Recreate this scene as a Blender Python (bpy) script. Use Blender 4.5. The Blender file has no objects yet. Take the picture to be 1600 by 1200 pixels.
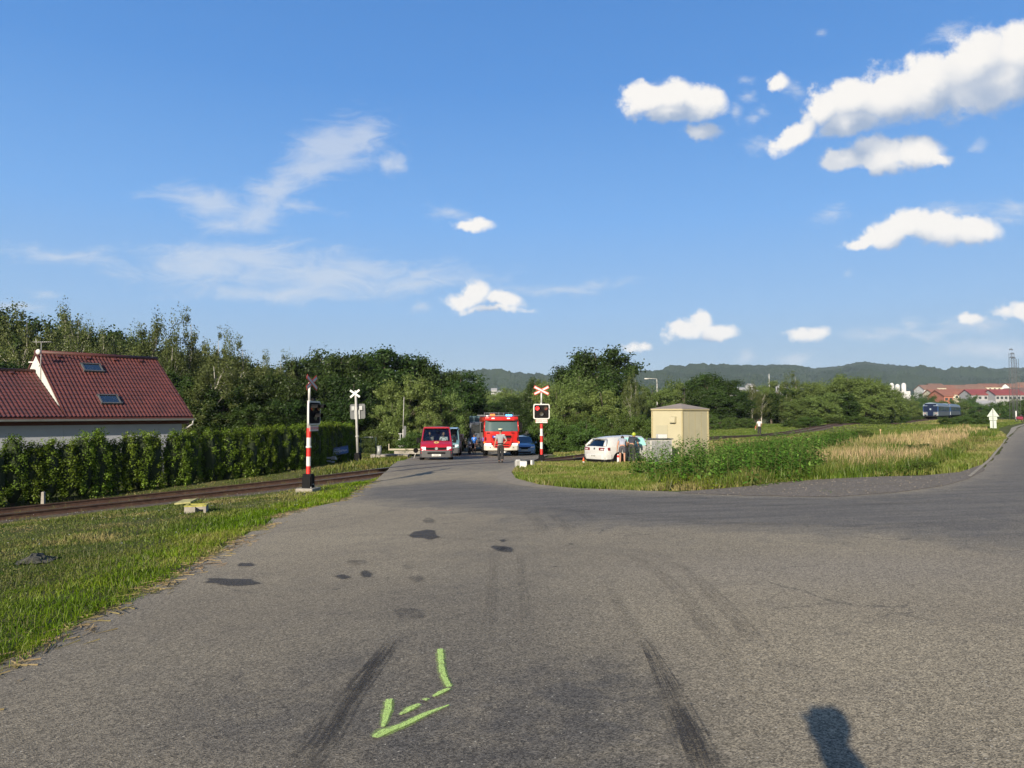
import bpy, bmesh, math, random
import numpy as np
from mathutils import Vector, Matrix
from mathutils.geometry import delaunay_2d_cdt
S = bpy.context.scene
C = S.collection
R = math.radians
PI = math.pi
random.seed(7)
rng = np.random.default_rng(11)

# ------------------------------------------------------------------ camera
F = 1109.0
CAMZ = 1.65
PITCH = math.atan(45 / F)
cam_d = bpy.data.cameras.new("camera")
cam = bpy.data.objects.new("camera", cam_d)
C.objects.link(cam)
cam_d.sensor_fit = 'HORIZONTAL'
cam_d.sensor_width = 36.0
cam_d.lens = 36.0 * F / 1600.0
cam_d.clip_start = 0.05
cam_d.clip_end = 9000
cam.location = (0, 0, CAMZ)
cam.rotation_euler = (R(90) + PITCH, 0, 0)
S.camera = cam
S.render.resolution_x, S.render.resolution_y = 1024, 768

# ------------------------------------------------------------------ light
SUN_EL = R(20.5)
SUN_AZ = math.atan2(-470, -1130)          # horizontal direction TO the sun, atan2(x, y)
sdir = Vector((math.sin(SUN_AZ) * math.cos(SUN_EL), math.cos(SUN_AZ) * math.cos(SUN_EL), math.sin(SUN_EL)))
sl = bpy.data.lights.new("sun", 'SUN')
sl.energy = 4.8
sl.angle = R(0.53)
sl.color = (1.0, 0.89, 0.72)
so = bpy.data.objects.new("sun", sl)
C.objects.link(so)
so.rotation_euler = sdir.to_track_quat('Z', 'Y').to_euler()
so.location = (-20, -40, 40)

S.view_settings.view_transform = 'Standard'
S.view_settings.look = 'None'
S.view_settings.gamma = 1.0
S.view_settings.exposure = 1.0
S.view_settings.use_curve_mapping = False
S.cycles.max_bounces = 5
S.cycles.diffuse_bounces = 2
S.cycles.glossy_bounces = 2
S.cycles.transmission_bounces = 3
S.cycles.transparent_max_bounces = 8
S.cycles.volume_bounces = 0
S.cycles.caustics_reflective = False
S.cycles.caustics_refractive = False

# ------------------------------------------------------------------ world: sky and clouds
W = bpy.data.worlds.new("World")
S.world = W
W.use_nodes = True
W.cycles.sampling_method = 'MANUAL'
W.cycles.sample_map_resolution = 512
nt = W.node_tree
nt.nodes.clear()

class NG:
    """tiny helper to write node maths"""
    def __init__(s, tree): s.t = tree
    def n(s, typ, **k):
        nd = s.t.nodes.new(typ)
        for a, b in k.items(): setattr(nd, a, b)
        return nd
    def put(s, sock, v):
        if isinstance(v, bpy.types.NodeSocket): s.t.links.new(v, sock)
        else: sock.default_value = v
    def m(s, op, a, b=0.0, c=0.0, clamp=False):
        nd = s.n('ShaderNodeMath', operation=op, use_clamp=clamp)
        s.put(nd.inputs[0], a); s.put(nd.inputs[1], b); s.put(nd.inputs[2], c)
        return nd.outputs[0]
    def vm(s, op, a, b=(0, 0, 0)):
        nd = s.n('ShaderNodeVectorMath', operation=op)
        s.put(nd.inputs[0], a); s.put(nd.inputs[1], b)
        return nd.outputs['Value'] if op in ('LENGTH', 'DOT_PRODUCT') else nd.outputs[0]
    def ramp(s, v, lo, hi, a=0.0, b=1.0, smooth=True):
        nd = s.n('ShaderNodeMapRange')
        nd.interpolation_type = 'SMOOTHSTEP' if smooth else 'LINEAR'
        s.put(nd.inputs[0], v); s.put(nd.inputs[1], lo); s.put(nd.inputs[2], hi)
        s.put(nd.inputs[3], a); s.put(nd.inputs[4], b)
        return nd.outputs[0]
    def noise(s, vec, scale, detail=4, rough=0.55, dist=0.0, color=False):
        nd = s.n('ShaderNodeTexNoise')
        if vec is not None: s.put(nd.inputs['Vector'], vec)
        nd.inputs['Scale'].default_value = scale
        nd.inputs['Detail'].default_value = detail
        nd.inputs['Roughness'].default_value = rough
        nd.inputs['Distortion'].default_value = dist
        return nd.outputs['Color'] if color else nd.outputs['Fac']
    def mix(s, f, a, b, blend='MIX'):
        nd = s.n('ShaderNodeMix', data_type='RGBA', blend_type=blend)
        s.put(nd.inputs[0], f)
        for i, v in ((6, a), (7, b)):
            if isinstance(v, tuple) and len(v) == 3: v = v + (1,)
            s.put(nd.inputs[i], v)
        return nd.outputs[2]

g = NG(nt)
sky = g.n('ShaderNodeTexSky')
sky.sky_type = 'NISHITA'
sky.sun_disc = False
sky.sun_elevation = SUN_EL
sky.sun_rotation = SUN_AZ % (2 * PI)
sky.altitude = 350
sky.air_density = 1.0
sky.dust_density = 0.55
sky.ozone_density = 1.6
tc = g.n('ShaderNodeTexCoord')
sep = g.n('ShaderNodeSeparateXYZ')
nt.links.new(tc.outputs['Generated'], sep.inputs[0])
yy = g.m('MAXIMUM', sep.outputs[1], 0.12)
U = g.m('DIVIDE', sep.outputs[0], yy)
V = g.m('DIVIDE', sep.outputs[2], yy)
cmb = g.n('ShaderNodeCombineXYZ')
nt.links.new(U, cmb.inputs[0]); nt.links.new(V, cmb.inputs[1])
P0 = cmb.outputs[0]

def uv(x, y):                     # direction of a photo feature as slopes (east/forward, up/forward)
    cx, cy = (x - 800) / F, (600 - y) / F
    c, s_ = math.cos(PITCH), math.sin(PITCH)
    Y = c - cy * s_
    Z = s_ + cy * c
    return cx / Y, Z / Y

def field_group(name, ells, kmax=0.12):
    t = bpy.data.node_groups.new(name, 'ShaderNodeTree')
    t.interface.new_socket('P', in_out='INPUT', socket_type='NodeSocketVector')
    t.interface.new_socket('F', in_out='OUTPUT', socket_type='NodeSocketFloat')
    q = NG(t)
    gi = q.n('NodeGroupInput'); go = q.n('NodeGroupOutput')
    cur = None
    for (x, y, a, b, ang) in ells:
        cu, cv = uv(x, y)
        mp = q.n('ShaderNodeMapping', vector_type='TEXTURE')
        if cur is None: t.links.new(gi.outputs[0], mp.inputs[0])
        else:                     # ties each step to the one before, so the graph is evaluated in order
            vd = q.n('ShaderNodeVectorMath', operation='MULTIPLY_ADD')
            t.links.new(cur, vd.inputs[0]); vd.inputs[1].default_value = (1e-8, 1e-8, 0); t.links.new(gi.outputs[0], vd.inputs[2])
            t.links.new(vd.outputs[0], mp.inputs[0])
        mp.inputs[1].default_value = (cu, cv, 0)
        mp.inputs[2].default_value = (0, 0, R(ang))
        mp.inputs[3].default_value = (a * 1.22 / F, b * 1.28 / F, 1)
        f = q.m('SUBTRACT', 1.0, q.vm('LENGTH', mp.outputs[0]))
        f = q.m('MULTIPLY', f, min(1.0, 0.42 + b / 45.0))
        if cur is None: cur = f
        else:
            cur = q.m('SMOOTH_MAX', cur, f, kmax)
    t.links.new(cur, go.inputs[0])
    return t

cumulus = [
    (1010, 152, 44, 26, 0), (1050, 150, 40, 30, 0), (1090, 162, 44, 26, -10), (1098, 208, 34, 14, 0), (1045, 178, 50, 14, 0), (1218, 130, 18, 14, 0), (1290, 165, 36, 30, 20), (1330, 155, 45, 36, 15),
    (1385, 150, 60, 44, 20), (1450, 130, 70, 46, 25), (1525, 100, 80, 50, 30), (1600, 80, 80, 48, 20), (1680, 90, 90, 60, 10), (1560, 130, 100, 40, 25), (1245, 208, 50, 18, 42), (1330, 195, 60, 20, 15),
    (1320, 248, 40, 17, 5), (1375, 240, 55, 26, 0), (1430, 238, 50, 26, 0), (1470, 247, 28, 10, -5), (1345, 383, 34, 10, 10), (1385, 368, 45, 24, 15), (1420, 352, 45, 26, 0), (1470, 358, 50, 26, 0),
    (1520, 358, 42, 24, -10), (745, 455, 22, 20, 0), (730, 470, 36, 13, 0), (785, 470, 36, 13, -5), (770, 484, 62, 7, 0), (740, 350, 44, 10, -8), (1070, 517, 36, 18, 10), (1096, 500, 18, 19, 0),
    (1125, 516, 30, 15, 0), (1265, 520, 34, 13, 5), (1000, 543, 18, 11, 0), (1516, 500, 26, 10, 0), (1590, 486, 34, 16, 0), (-300, 300, 120, 50, 10), (1950, 300, 130, 60, 0),
]
cirrus = [
    (520, 235, 85, 44, 12), (560, 215, 60, 28, 25), (610, 255, 22, 20, -30), (490, 265, 70, 24, 10), (430, 300, 60, 30, 35), (400, 335, 50, 28, 20), (330, 320, 75, 26, -12), (290, 310, 70, 14, -8),
    (460, 320, 50, 10, -8), (360, 355, 50, 18, 0), (380, 400, 160, 30, 0), (330, 415, 130, 34, 3), (520, 430, 220, 28, 0), (90, 398, 120, 13, -4), (640, 440, 160, 14, 4), (870, 450, 120, 10, 3),
    (440, 455, 160, 16, 0), (30, 480, 60, 9, 0), (70, 457, 30, 7, 0), (620, 262, 20, 12, -30), (1560, 545, 90, 14, 0), (1440, 520, 110, 9, 0), (1240, 142, 23.400000000000002, 12.0, -25), (1195, 228, 28.6, 12.0, 5),
    (1300, 336, 33.800000000000004, 13.5, 20), (1490, 48, 33.800000000000004, 13.5, 20), (1480, 328, 65.0, 10.5, 5), (1590, 325, 65.0, 12.0, 4), (1570, 340, 52.0, 9.0, 4), (705, 332, 33.800000000000004, 10.5, -10), (1164, 558, 18.2, 12.0, 0), (1238, 558, 31.200000000000003, 12.0, 0),
    (1424, 508, 19.5, 13.5, 0), (1530, 512, 52.0, 12.0, 0), (1324, 427, 11.700000000000001, 7.5, 0), (1164, 126, 18.2, 9.0, 0), (1168, 150, 15.600000000000001, 9.0, 20), (1150, 176, 10.4, 12.0, 0), (1176, 187, 11.700000000000001, 9.0, 30), (1190, 172, 11.700000000000001, 7.5, 0),
    (655, 480, 11.700000000000001, 7.5, 0), (1286, 53, 9.1, 6.0, 0), (1525, 230, 15.600000000000001, 7.5, 15),
]
SKY_S = 0.06
nz = g.noise(P0, 15.0, 8, 0.62, 0.0, color=True)
w1 = g.vm('SUBTRACT', nz, (0.5, 0.5, 0.5))
sc_ = g.n('ShaderNodeVectorMath', operation='SCALE'); nt.links.new(w1, sc_.inputs[0]); sc_.inputs[3].default_value = 0.040
PW = g.vm('ADD', P0, sc_.outputs[0])
def use_group(t, p):
    nd = g.n('ShaderNodeGroup'); nd.node_tree = t
    nt.links.new(p, nd.inputs[0]); return nd.outputs[0]
# clear sky, paler towards the horizon
el = sep.outputs[2]
cr_ = g.n('ShaderNodeValToRGB'); nt.links.new(g.m('MULTIPLY', el, 1.0), cr_.inputs[0])
stops = [(0.0, (0.35, 0.49, 0.62)), (0.06, (0.335, 0.49, 0.66)), (0.14, (0.285, 0.50, 0.81)), (0.26, (0.182, 0.43, 0.86)), (0.42, (0.096, 0.305, 0.74)), (0.62, (0.058, 0.22, 0.60)), (1.0, (0.035, 0.14, 0.42))]
ce = cr_.color_ramp.elements
ce[0].position, ce[0].color = stops[0][0], (*stops[0][1], 1)
ce[1].position, ce[1].color = stops[-1][0], (*stops[-1][1], 1)
for p_, c_ in stops[1:-1]:
    e_ = ce.new(p_); e_.color = (*c_, 1)
rs = g.n('ShaderNodeVectorMath', operation='SCALE'); nt.links.new(cr_.outputs[0], rs.inputs[0]); rs.inputs[3].default_value = 1.0 / (SKY_S * 2 ** S.view_settings.exposure)
# the measured gradient holds low down, away from the sun; the physical sky everywhere else
awaysun = g.ramp(sep.outputs[1], -0.25, 0.25, 0.0, 0.94)
clear = g.mix(awaysun, sky.outputs[0], rs.outputs[0])
K = 1.0 / (SKY_S * 2 ** S.view_settings.exposure)
def clouds(cu, ci, name):
    fb = g.noise(P0, 30.0, 6, 0.62)
    F1 = use_group(cu, PW)
    nzs = g.m('MULTIPLY', g.m('SUBTRACT', fb, 0.5), 1.0)
    F1n = g.m('ADD', F1, nzs)
    dens = g.ramp(F1n, 0.02, 0.42)
    F2 = use_group(cu, g.vm('ADD', PW, (-0.014, 0.040, 0.0)))
    grad = g.m('ADD', g.m('SUBTRACT', F1, F2), g.m('MULTIPLY', g.m('SUBTRACT', g.noise(PW, 24.0, 3, 0.5), 0.5), 0.55))
    shade = g.ramp(grad, -0.50, 0.72)
    ccol = g.mix(shade, (0.37 * K, 0.47 * K, 0.64 * K), (0.98 * K, 0.95 * K, 0.91 * K))
    mpc = g.n('ShaderNodeMapping'); nt.links.new(P0, mpc.inputs[0]); mpc.inputs[3].default_value = (1.0, 2.6, 1); mpc.inputs[2].default_value = (0, 0, R(-10))
    wn = g.noise(mpc.outputs[0], 13.0, 8, 0.70, 0.8)
    F3 = g.m('ADD', use_group(ci, PW), g.m('MULTIPLY', g.m('SUBTRACT', wn, 0.5), 2.1))
    wis = g.m('MULTIPLY', g.ramp(F3, -0.1, 1.0), 0.60)
    c = g.mix(wis, clear, (0.72 * K, 0.76 * K, 0.82 * K))
    c = g.mix(dens, c, ccol)
    b_ = g.n('ShaderNodeBackground'); nt.links.new(c, b_.inputs[0]); b_.inputs[1].default_value = SKY_S
    return b_
# clouds east and west of the middle are kept apart so that each direction works out only its own
SPL = 858
cuL = [c for c in cumulus if c[0] < SPL]; cuR = [c for c in cumulus if c[0] >= SPL]
ciL = [c for c in cirrus if c[0] < SPL + 40]; ciR = [c for c in cirrus if c[0] > 620]
bL = clouds(field_group("cumulus_left", cuL), field_group("cirrus_left", ciL, 0.25), 'L')
bR = clouds(field_group("cumulus_right", cuR), field_group("cirrus_right", ciR, 0.25), 'R')
b0 = g.n('ShaderNodeBackground'); nt.links.new(clear, b0.inputs[0]); b0.inputs[1].default_value = SKY_S
mLR = g.n('ShaderNodeMixShader'); nt.links.new(g.m('GREATER_THAN', U, uv(SPL, 600)[0]), mLR.inputs[0])
nt.links.new(bL.outputs[0], mLR.inputs[1]); nt.links.new(bR.outputs[0], mLR.inputs[2])
inside = g.m('MULTIPLY', g.m('GREATER_THAN', sep.outputs[1], 0.30), g.m('MULTIPLY', g.m('LESS_THAN', V, 0.72), g.m('GREATER_THAN', V, 0.03)))
mA = g.n('ShaderNodeMixShader'); nt.links.new(inside, mA.inputs[0])
nt.links.new(b0.outputs[0], mA.inputs[1]); nt.links.new(mLR.outputs[0], mA.inputs[2])
wo = g.n('ShaderNodeOutputWorld')
nt.links.new(mA.outputs[0], wo.inputs[0])

# ------------------------------------------------------------------ helpers
def P(x, y, d):
    """world point seen at photo pixel x,y at forward distance d"""
    a, b = uv(x, y)
    return Vector((a * d, d, CAMZ + b * d))

def tag(o, label=None, cat=None, group=None, kind=None):
    if label: o['label'] = label
    if cat: o['category'] = cat
    if group: o['group'] = group
    if kind: o['kind'] = kind
    return o

def empty(name, loc, rz=0.0, label=None, cat=None, group=None):
    o = bpy.data.objects.new(name, None)
    C.objects.link(o)
    o.empty_display_size = 0.3
    o.location = loc
    o.rotation_euler = (0, 0, rz)
    return tag(o, label, cat, group)

_kids = {}
def kids(o): return _kids.get(o.as_pointer(), [])
def reg(o, parent):
    if parent is not None:
        o.parent = parent
        _kids.setdefault(parent.as_pointer(), []).append(o)

def copy_tree(o, parent=None, label=None):
    c = o.copy()
    C.objects.link(c)
    if parent is not None: reg(c, parent)
    if label: c['label'] = label
    for ch in kids(o): copy_tree(ch, c)
    return c

class MB:
    def __init__(s): s.v = []; s.f = []; s.mi = []; s.sm = []
    def add(s, vs, fs, mi=0, sm=False):
        k = len(s.v)
        s.v += [tuple(v) for v in vs]
        for f in fs:
            s.f.append(tuple(i + k for i in f)); s.mi.append(mi); s.sm.append(sm)
        return s
    def box(s, c, d, rz=0, mi=0, rx=0, ry=0, M=None):
        m = Matrix.Translation(c) @ Matrix.Rotation(rz, 4, 'Z') @ Matrix.Rotation(ry, 4, 'Y') @ Matrix.Rotation(rx, 4, 'X')
        if M: m = M @ m
        h = [x / 2 for x in d]
        vs = [m @ Vector((a * h[0], b * h[1], e * h[2])) for e in (-1, 1) for b in (-1, 1) for a in (-1, 1)]
        return s.add(vs, [(0, 2, 3, 1), (4, 5, 7, 6), (0, 1, 5, 4), (2, 6, 7, 3), (0, 4, 6, 2), (1, 3, 7, 5)], mi)
    def cyl(s, p0, p1, r0, r1=None, n=10, mi=0, cap=True, sm=True):
        if r1 is None: r1 = r0
        p0 = Vector(p0); p1 = Vector(p1)
        d = (p1 - p0)
        q = d.to_track_quat('Z', 'Y')
        vs = []
        for p, r in ((p0, r0), (p1, r1)):
            for i in range(n):
                a = 2 * PI * i / n
                vs.append(p + q @ Vector((math.cos(a) * r, math.sin(a) * r, 0)))
        fs = [(i, (i + 1) % n, n + (i + 1) % n, n + i) for i in range(n)]
        s.add(vs, fs, mi, sm)
        if cap:
            k = len(s.v) - 2 * n
            s.f.append(tuple(k + i for i in range(n))[::-1]); s.mi.append(mi); s.sm.append(False)
            s.f.append(tuple(k + n + i for i in range(n))); s.mi.append(mi); s.sm.append(False)
        return s
    def tube(s, pts, rs, n=7, mi=0):
        for i in range(len(pts) - 1):
            r0 = rs[i] if isinstance(rs, (list, tuple)) else rs
            r1 = rs[i + 1] if isinstance(rs, (list, tuple)) else rs
            s.cyl(pts[i], pts[i + 1], r0, r1, n, mi, cap=True)
        return s
    def ell(s, c, r, nu=12, nv=8, mi=0):
        vs = [(c[0], c[1], c[2] - r[2])]
        for j in range(1, nv):
            t = PI * j / nv
            for i in range(nu):
                a = 2 * PI * i / nu
                vs.append((c[0] + r[0] * math.sin(t) * math.cos(a), c[1] + r[1] * math.sin(t) * math.sin(a), c[2] - r[2] * math.cos(t)))
        vs.append((c[0], c[1], c[2] + r[2]))
        fs = []
        for i in range(nu):
            i2 = (i + 1) % nu
            fs.append((0, 1 + i2, 1 + i))
            for j in range(nv - 2):
                a = 1 + j * nu
                fs.append((a + i, a + i2, a + nu + i2, a + nu + i))
            a = 1 + (nv - 2) * nu
            fs.append((a + i, a + i2, len(vs) - 1))
        return s.add(vs, fs, mi, True)
    def prism(s, poly, axis, lo, hi, mi=0):
        """poly: 2d points extruded along axis ('x','y','z')"""
        def mk(a, b, t):
            return {'x': (t, a, b), 'y': (a, t, b), 'z': (a, b, t)}[axis]
        n = len(poly)
        vs = [mk(a, b, lo) for a, b in poly] + [mk(a, b, hi) for a, b in poly]
        fs = [tuple(range(n))[::-1], tuple(range(n, 2 * n))] + [(i, (i + 1) % n, n + (i + 1) % n, n + i) for i in range(n)]
        return s.add(vs, fs, mi)
    def torus(s, c, R0, r, axis='y', nu=20, nv=8, mi=0):
        vs = []; fs = []
        for i in range(nu):
            a = 2 * PI * i / nu
            for j in range(nv):
                b = 2 * PI * j / nv
                q = R0 + r * math.cos(b)
                t = (q * math.cos(a), q * math.sin(a), r * math.sin(b))
                if axis == 'y': t = (t[0], t[2], t[1])
                elif axis == 'x': t = (t[2], t[0], t[1])
                vs.append((c[0] + t[0], c[1] + t[1], c[2] + t[2]))
                fs.append((i * nv + j, ((i + 1) % nu) * nv + j, ((i + 1) % nu) * nv + (j + 1) % nv, i * nv + (j + 1) % nv))
        return s.add(vs, fs, mi, True)
    def build(s, name, mat, parent=None, loc=None, bevel=0, seg=2, fixn=True, rz=None):
        me = bpy.data.meshes.new(name)
        me.from_pydata(s.v, [], s.f)
        mats = mat if isinstance(mat, (list, tuple)) else [mat]
        for m in mats: me.materials.append(m)
        me.polygons.foreach_set('material_index', s.mi)
        me.polygons.foreach_set('use_smooth', s.sm)
        if fixn:
            bm = bmesh.new(); bm.from_mesh(me)
            bmesh.ops.recalc_face_normals(bm, faces=bm.faces)
            bm.to_mesh(me); bm.free()
        me.update()
        o = bpy.data.objects.new(name, me)
        C.objects.link(o)
        reg(o, parent)
        if loc is not None: o.location = loc
        if rz is not None: o.rotation_euler = (0, 0, rz)
        if bevel:
            b = o.modifiers.new('bevel', 'BEVEL'); b.width = bevel; b.segments = seg; b.limit_method = 'ANGLE'; b.angle_limit = R(40)
            b.harden_normals = False
        return o

def tri_mesh(name, V_, nper, mat, parent=None, col=None, faces=None):
    """V_: (N,nper,3) array, one polygon per row (or faces index list per row)"""
    N = V_.shape[0]
    me = bpy.data.meshes.new(name)
    me.vertices.add(N * nper)
    me.vertices.foreach_set('co', V_.reshape(-1).astype(np.float32))
    if faces is None: faces = [list(range(nper))]
    sizes = [len(f) for f in faces]
    tot = sum(sizes)
    idx = np.concatenate([np.array(f) for f in faces])
    li = (np.arange(N)[:, None] * nper + idx[None, :]).reshape(-1)
    me.loops.add(N * tot)
    me.loops.foreach_set('vertex_index', li.astype(np.int32))
    st = np.cumsum([0] + sizes[:-1])
    starts = (np.arange(N)[:, None] * tot + st[None, :]).reshape(-1)
    me.polygons.add(N * len(faces))
    me.polygons.foreach_set('loop_start', starts.astype(np.int32))
    me.update(calc_edges=True)
    if col is not None:
        at = me.color_attributes.new('Col', 'FLOAT_COLOR', 'POINT')
        c4 = np.ones((N, nper, 4), dtype=np.float32)
        c4[..., :3] = col[:, None, :] if col.ndim == 2 else col
        at.data.foreach_set('color', c4.reshape(-1))
    me.materials.append(mat)
    o = bpy.data.objects.new(name, me)
    C.objects.link(o)
    reg(o, parent)
    return o

def principled(name):
    m = bpy.data.materials.new(name)
    m.use_nodes = True
    t = m.node_tree
    b = t.nodes['Principled BSDF']
    return m, NG(t), b

def mat(name, col, rough=0.6, metal=0.0, var=0.0, scale=8.0, bump=0.0, bscale=40.0, spec=0.5, coat=0.0, dirt=None, emit=None, es=0.0):
    m, q, b = principled(name)
    b.inputs['Base Color'].default_value = (*col, 1)
    b.inputs['Roughness'].default_value = rough
    b.inputs['Metallic'].default_value = metal
    b.inputs['Specular IOR Level'].default_value = spec
    b.inputs['Coat Weight'].default_value = coat
    b.inputs['Coat Roughness'].default_value = 0.05
    co = q.n('ShaderNodeTexCoord').outputs['Object'] if (var or bump or dirt) else None
    if var:
        f = q.noise(co, scale, 6, 0.6)
        f = q.ramp(f, 0.3, 0.7, smooth=False)
        lo = tuple(c * (1 - var) for c in col); hi = tuple(min(1, c * (1 + var)) for c in col)
        cc = q.mix(f, lo, hi)
        if dirt:
            f2 = q.ramp(q.noise(co, scale * 0.35, 8, 0.7), 0.5, 0.72)
            cc = q.mix(q.m('MULTIPLY', f2, dirt[1]), cc, dirt[0])
        q.put(b.inputs['Base Color'], cc)
    if bump:
        bp = q.n('ShaderNodeBump'); bp.inputs['Strength'].default_value = bump; bp.inputs['Distance'].default_value = 0.02
        q.put(bp.inputs['Height'], q.noise(co, bscale, 5, 0.6))
        q.put(b.inputs['Normal'], bp.outputs[0])
    if emit:
        b.inputs['Emission Color'].default_value = (*emit, 1)
        b.inputs['Emission Strength'].default_value = es
    return m

def leaf_mat(name, col, var=0.25, hue=0.03, trans=0.3, attr=False, big=0.0):
    m = bpy.data.materials.new(name)
    m.use_nodes = True
    t = m.node_tree; t.nodes.clear(); q = NG(t)
    out = q.n('ShaderNodeOutputMaterial')
    oi = q.n('ShaderNodeObjectInfo')
    co = q.n('ShaderNodeTexCoord').outputs['Object']
    if attr:
        a = q.n('ShaderNodeAttribute'); a.attribute_name = 'Col'; c0 = a.outputs['Color']
    else:
        c0 = (*col, 1)
    hs = q.n('ShaderNodeHueSaturation')
    q.put(hs.inputs['Color'], c0)
    q.put(hs.inputs['Hue'], q.ramp(oi.outputs['Random'], 0, 1, 0.5 - hue, 0.5 + hue, False))
    n1 = q.noise(co, 0.8, 3, 0.6)
    n2 = q.noise(co, 9.0, 2, 0.6)
    v = q.m('ADD', q.ramp(n1, 0.3, 0.7, 1 - var, 1 + var, False), q.ramp(n2, 0.3, 0.7, -var * 0.7, var * 0.7, False))
    v = q.m('MULTIPLY', v, q.ramp(q.m('FRACT', q.m('MULTIPLY', oi.outputs['Random'], 7.31)), 0, 1, 0.82, 1.2, False))
    if attr: v = q.m('MULTIPLY', v, 0.76); hs.inputs['Saturation'].default_value = 1.12
    q.put(hs.inputs['Value'], v)
    d = q.n('ShaderNodeBsdfDiffuse'); tr = q.n('ShaderNodeBsdfTranslucent'); gl = q.n('ShaderNodeBsdfGlossy')
    q.put(d.inputs[0], hs.outputs[0]); q.put(tr.inputs[0], hs.outputs[0])
    gl.inputs['Roughness'].default_value = 0.45; gl.inputs[0].default_value = (0.6, 0.6, 0.6, 1)
    mx = q.n('ShaderNodeMixShader'); mx.inputs[0].default_value = trans
    t.links.new(d.outputs[0], mx.inputs[1]); t.links.new(tr.outputs[0], mx.inputs[2])
    m2 = q.n('ShaderNodeMixShader'); m2.inputs[0].default_value = 0.02
    t.links.new(mx.outputs[0], m2.inputs[1]); t.links.new(gl.outputs[0], m2.inputs[2])
    t.links.new(m2.outputs[0], out.inputs[0])
    return m

def text_mesh(name, txt, size, mat_, parent, M, extrude=0.001, align='CENTER'):
    cu = bpy.data.curves.new(name, 'FONT')
    cu.body = txt; cu.size = size; cu.align_x = align; cu.align_y = 'CENTER'; cu.extrude = extrude
    o = bpy.data.objects.new(name, cu)
    C.objects.link(o)
    dg = bpy.context.evaluated_depsgraph_get()
    me = bpy.data.meshes.new_from_object(o.evaluated_get(dg))
    bpy.data.objects.remove(o)
    me.materials.clear(); me.materials.append(mat_)
    o = bpy.data.objects.new(name, me)
    C.objects.link(o)
    reg(o, parent)
    o.matrix_local = M
    return o

# ------------------------------------------------------------------ terrain height
CP = [(0, 0, 0), (-5, 5, -.345), (5, 5, .065), (0, 15, -.42), (-5, 20, -.765), (5, 20, -.355), (15, 20, .05), (0, 30, -.84), (-6, 30, -1.05),
      (10, 33, -.6), (20.8, 30.4, 0.0), (35.7, 50.8, .04), (53.5, 79, .0), (79, 111, .05), (-14.6, 20.3, -1.2), (-12.8, 28.5, -1.28), (-18, 16, -1.3),
      (-4.3, 41, -1.12), (-8.15, 38, -.85), (-10, 34, -.98), (0, 44, -1.22), (0, 50, -1.42), (1, 60, -1.85), (-3, 60, -1.8), (-8, 55, -1.45), (5.5, 37, -1.02), (1.57, 37.5, -.92),
      (17.4, 63, -.95), (26.8, 77, -1.2), (38.3, 92, -.95), (61.5, 118, -.69), (92, 155, -.05), (130, 205, 0), (38, 110, -.2), (30, 110, -.6), (20, 100, -1.3),
      (-26, 45, -2.0), (-16, 38, -1.6), (-40, 60, -2.2), (-40, 30, -2.0), (-30, 5, -1.5), (-8, -10, -.6), (8, -10, .3), (25, 5, .6), (30, -10, .7),
      (0, 80, -1.9), (0, 140, -1.5), (-100, 100, -2.5), (60, 60, .3), (120, 120, .5), (0, 250, -.5), (-200, 250, -1.5), (200, 250, .3), (100, 20, .8), (-90, -20, -2), (90, -40, 1)]
_cp = np.array(CP, float)
def _U(r2): return np.where(r2 > 1e-9, r2 * np.log(np.maximum(r2, 1e-9)), 0)
_n = len(_cp)
_K = _U(((_cp[:, None, :2] - _cp[None, :, :2]) ** 2).sum(-1)) + np.eye(_n) * 40.0
_Pm = np.hstack([np.ones((_n, 1)), _cp[:, :2]])
_A = np.zeros((_n + 3, _n + 3)); _A[:_n, :_n] = _K; _A[:_n, _n:] = _Pm; _A[_n:, :_n] = _Pm.T
_w = np.linalg.solve(_A, np.concatenate([_cp[:, 2], np.zeros(3)]))
def H0(X, Y):
    X = np.asarray(X, float); Y = np.asarray(Y, float)
    rr = np.sqrt(X * X + Y * Y)
    k = np.minimum(1, 230 / np.maximum(rr, 1e-6))          # hold the height steady far away
    x = X * k; y = Y * k
    out = _w[_n] + _w[_n + 1] * x + _w[_n + 2] * y
    for i in range(_n):
        out = out + _w[i] * _U((x - _cp[i, 0]) ** 2 + (y - _cp[i, 1]) ** 2)
    return out
# track centre line
TRK = np.array([(-52, -28), (-30, -.6), (-14.9, 20.9), (-7.3, 30.4), (-2.1, 37.2), (5.2, 47), (17.0, 63.5), (26.8, 77), (38.4, 92.5), (61.5, 120), (92.6, 156), (131, 206), (220, 300)], float)
def smooth_poly(p, per=6):
    out = []
    n = len(p)
    for i in range(n - 1):
        p0 = p[max(i - 1, 0)]; p1 = p[i]; p2 = p[i + 1]; p3 = p[min(i + 2, n - 1)]
        for k in range(per):
            t = k / per
            out.append(0.5 * ((2 * p1) + (-p0 + p2) * t + (2 * p0 - 5 * p1 + 4 * p2 - p3) * t * t + (-p0 + 3 * p1 - 3 * p2 + p3) * t ** 3))
    out.append(p[-1])
    return np.array(out)
TR = smooth_poly(TRK, 8)
def resample(p, step):
    d = np.concatenate([[0], np.cumsum(np.hypot(*(p[1:] - p[:-1]).T))])
    n = max(2, int(d[-1] / step) + 1)
    t = np.linspace(0, d[-1], n)
    return np.stack([np.interp(t, d, p[:, 0]), np.interp(t, d, p[:, 1])], 1)
TR = resample(TR, 2.0)
_nlc = {}
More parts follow.
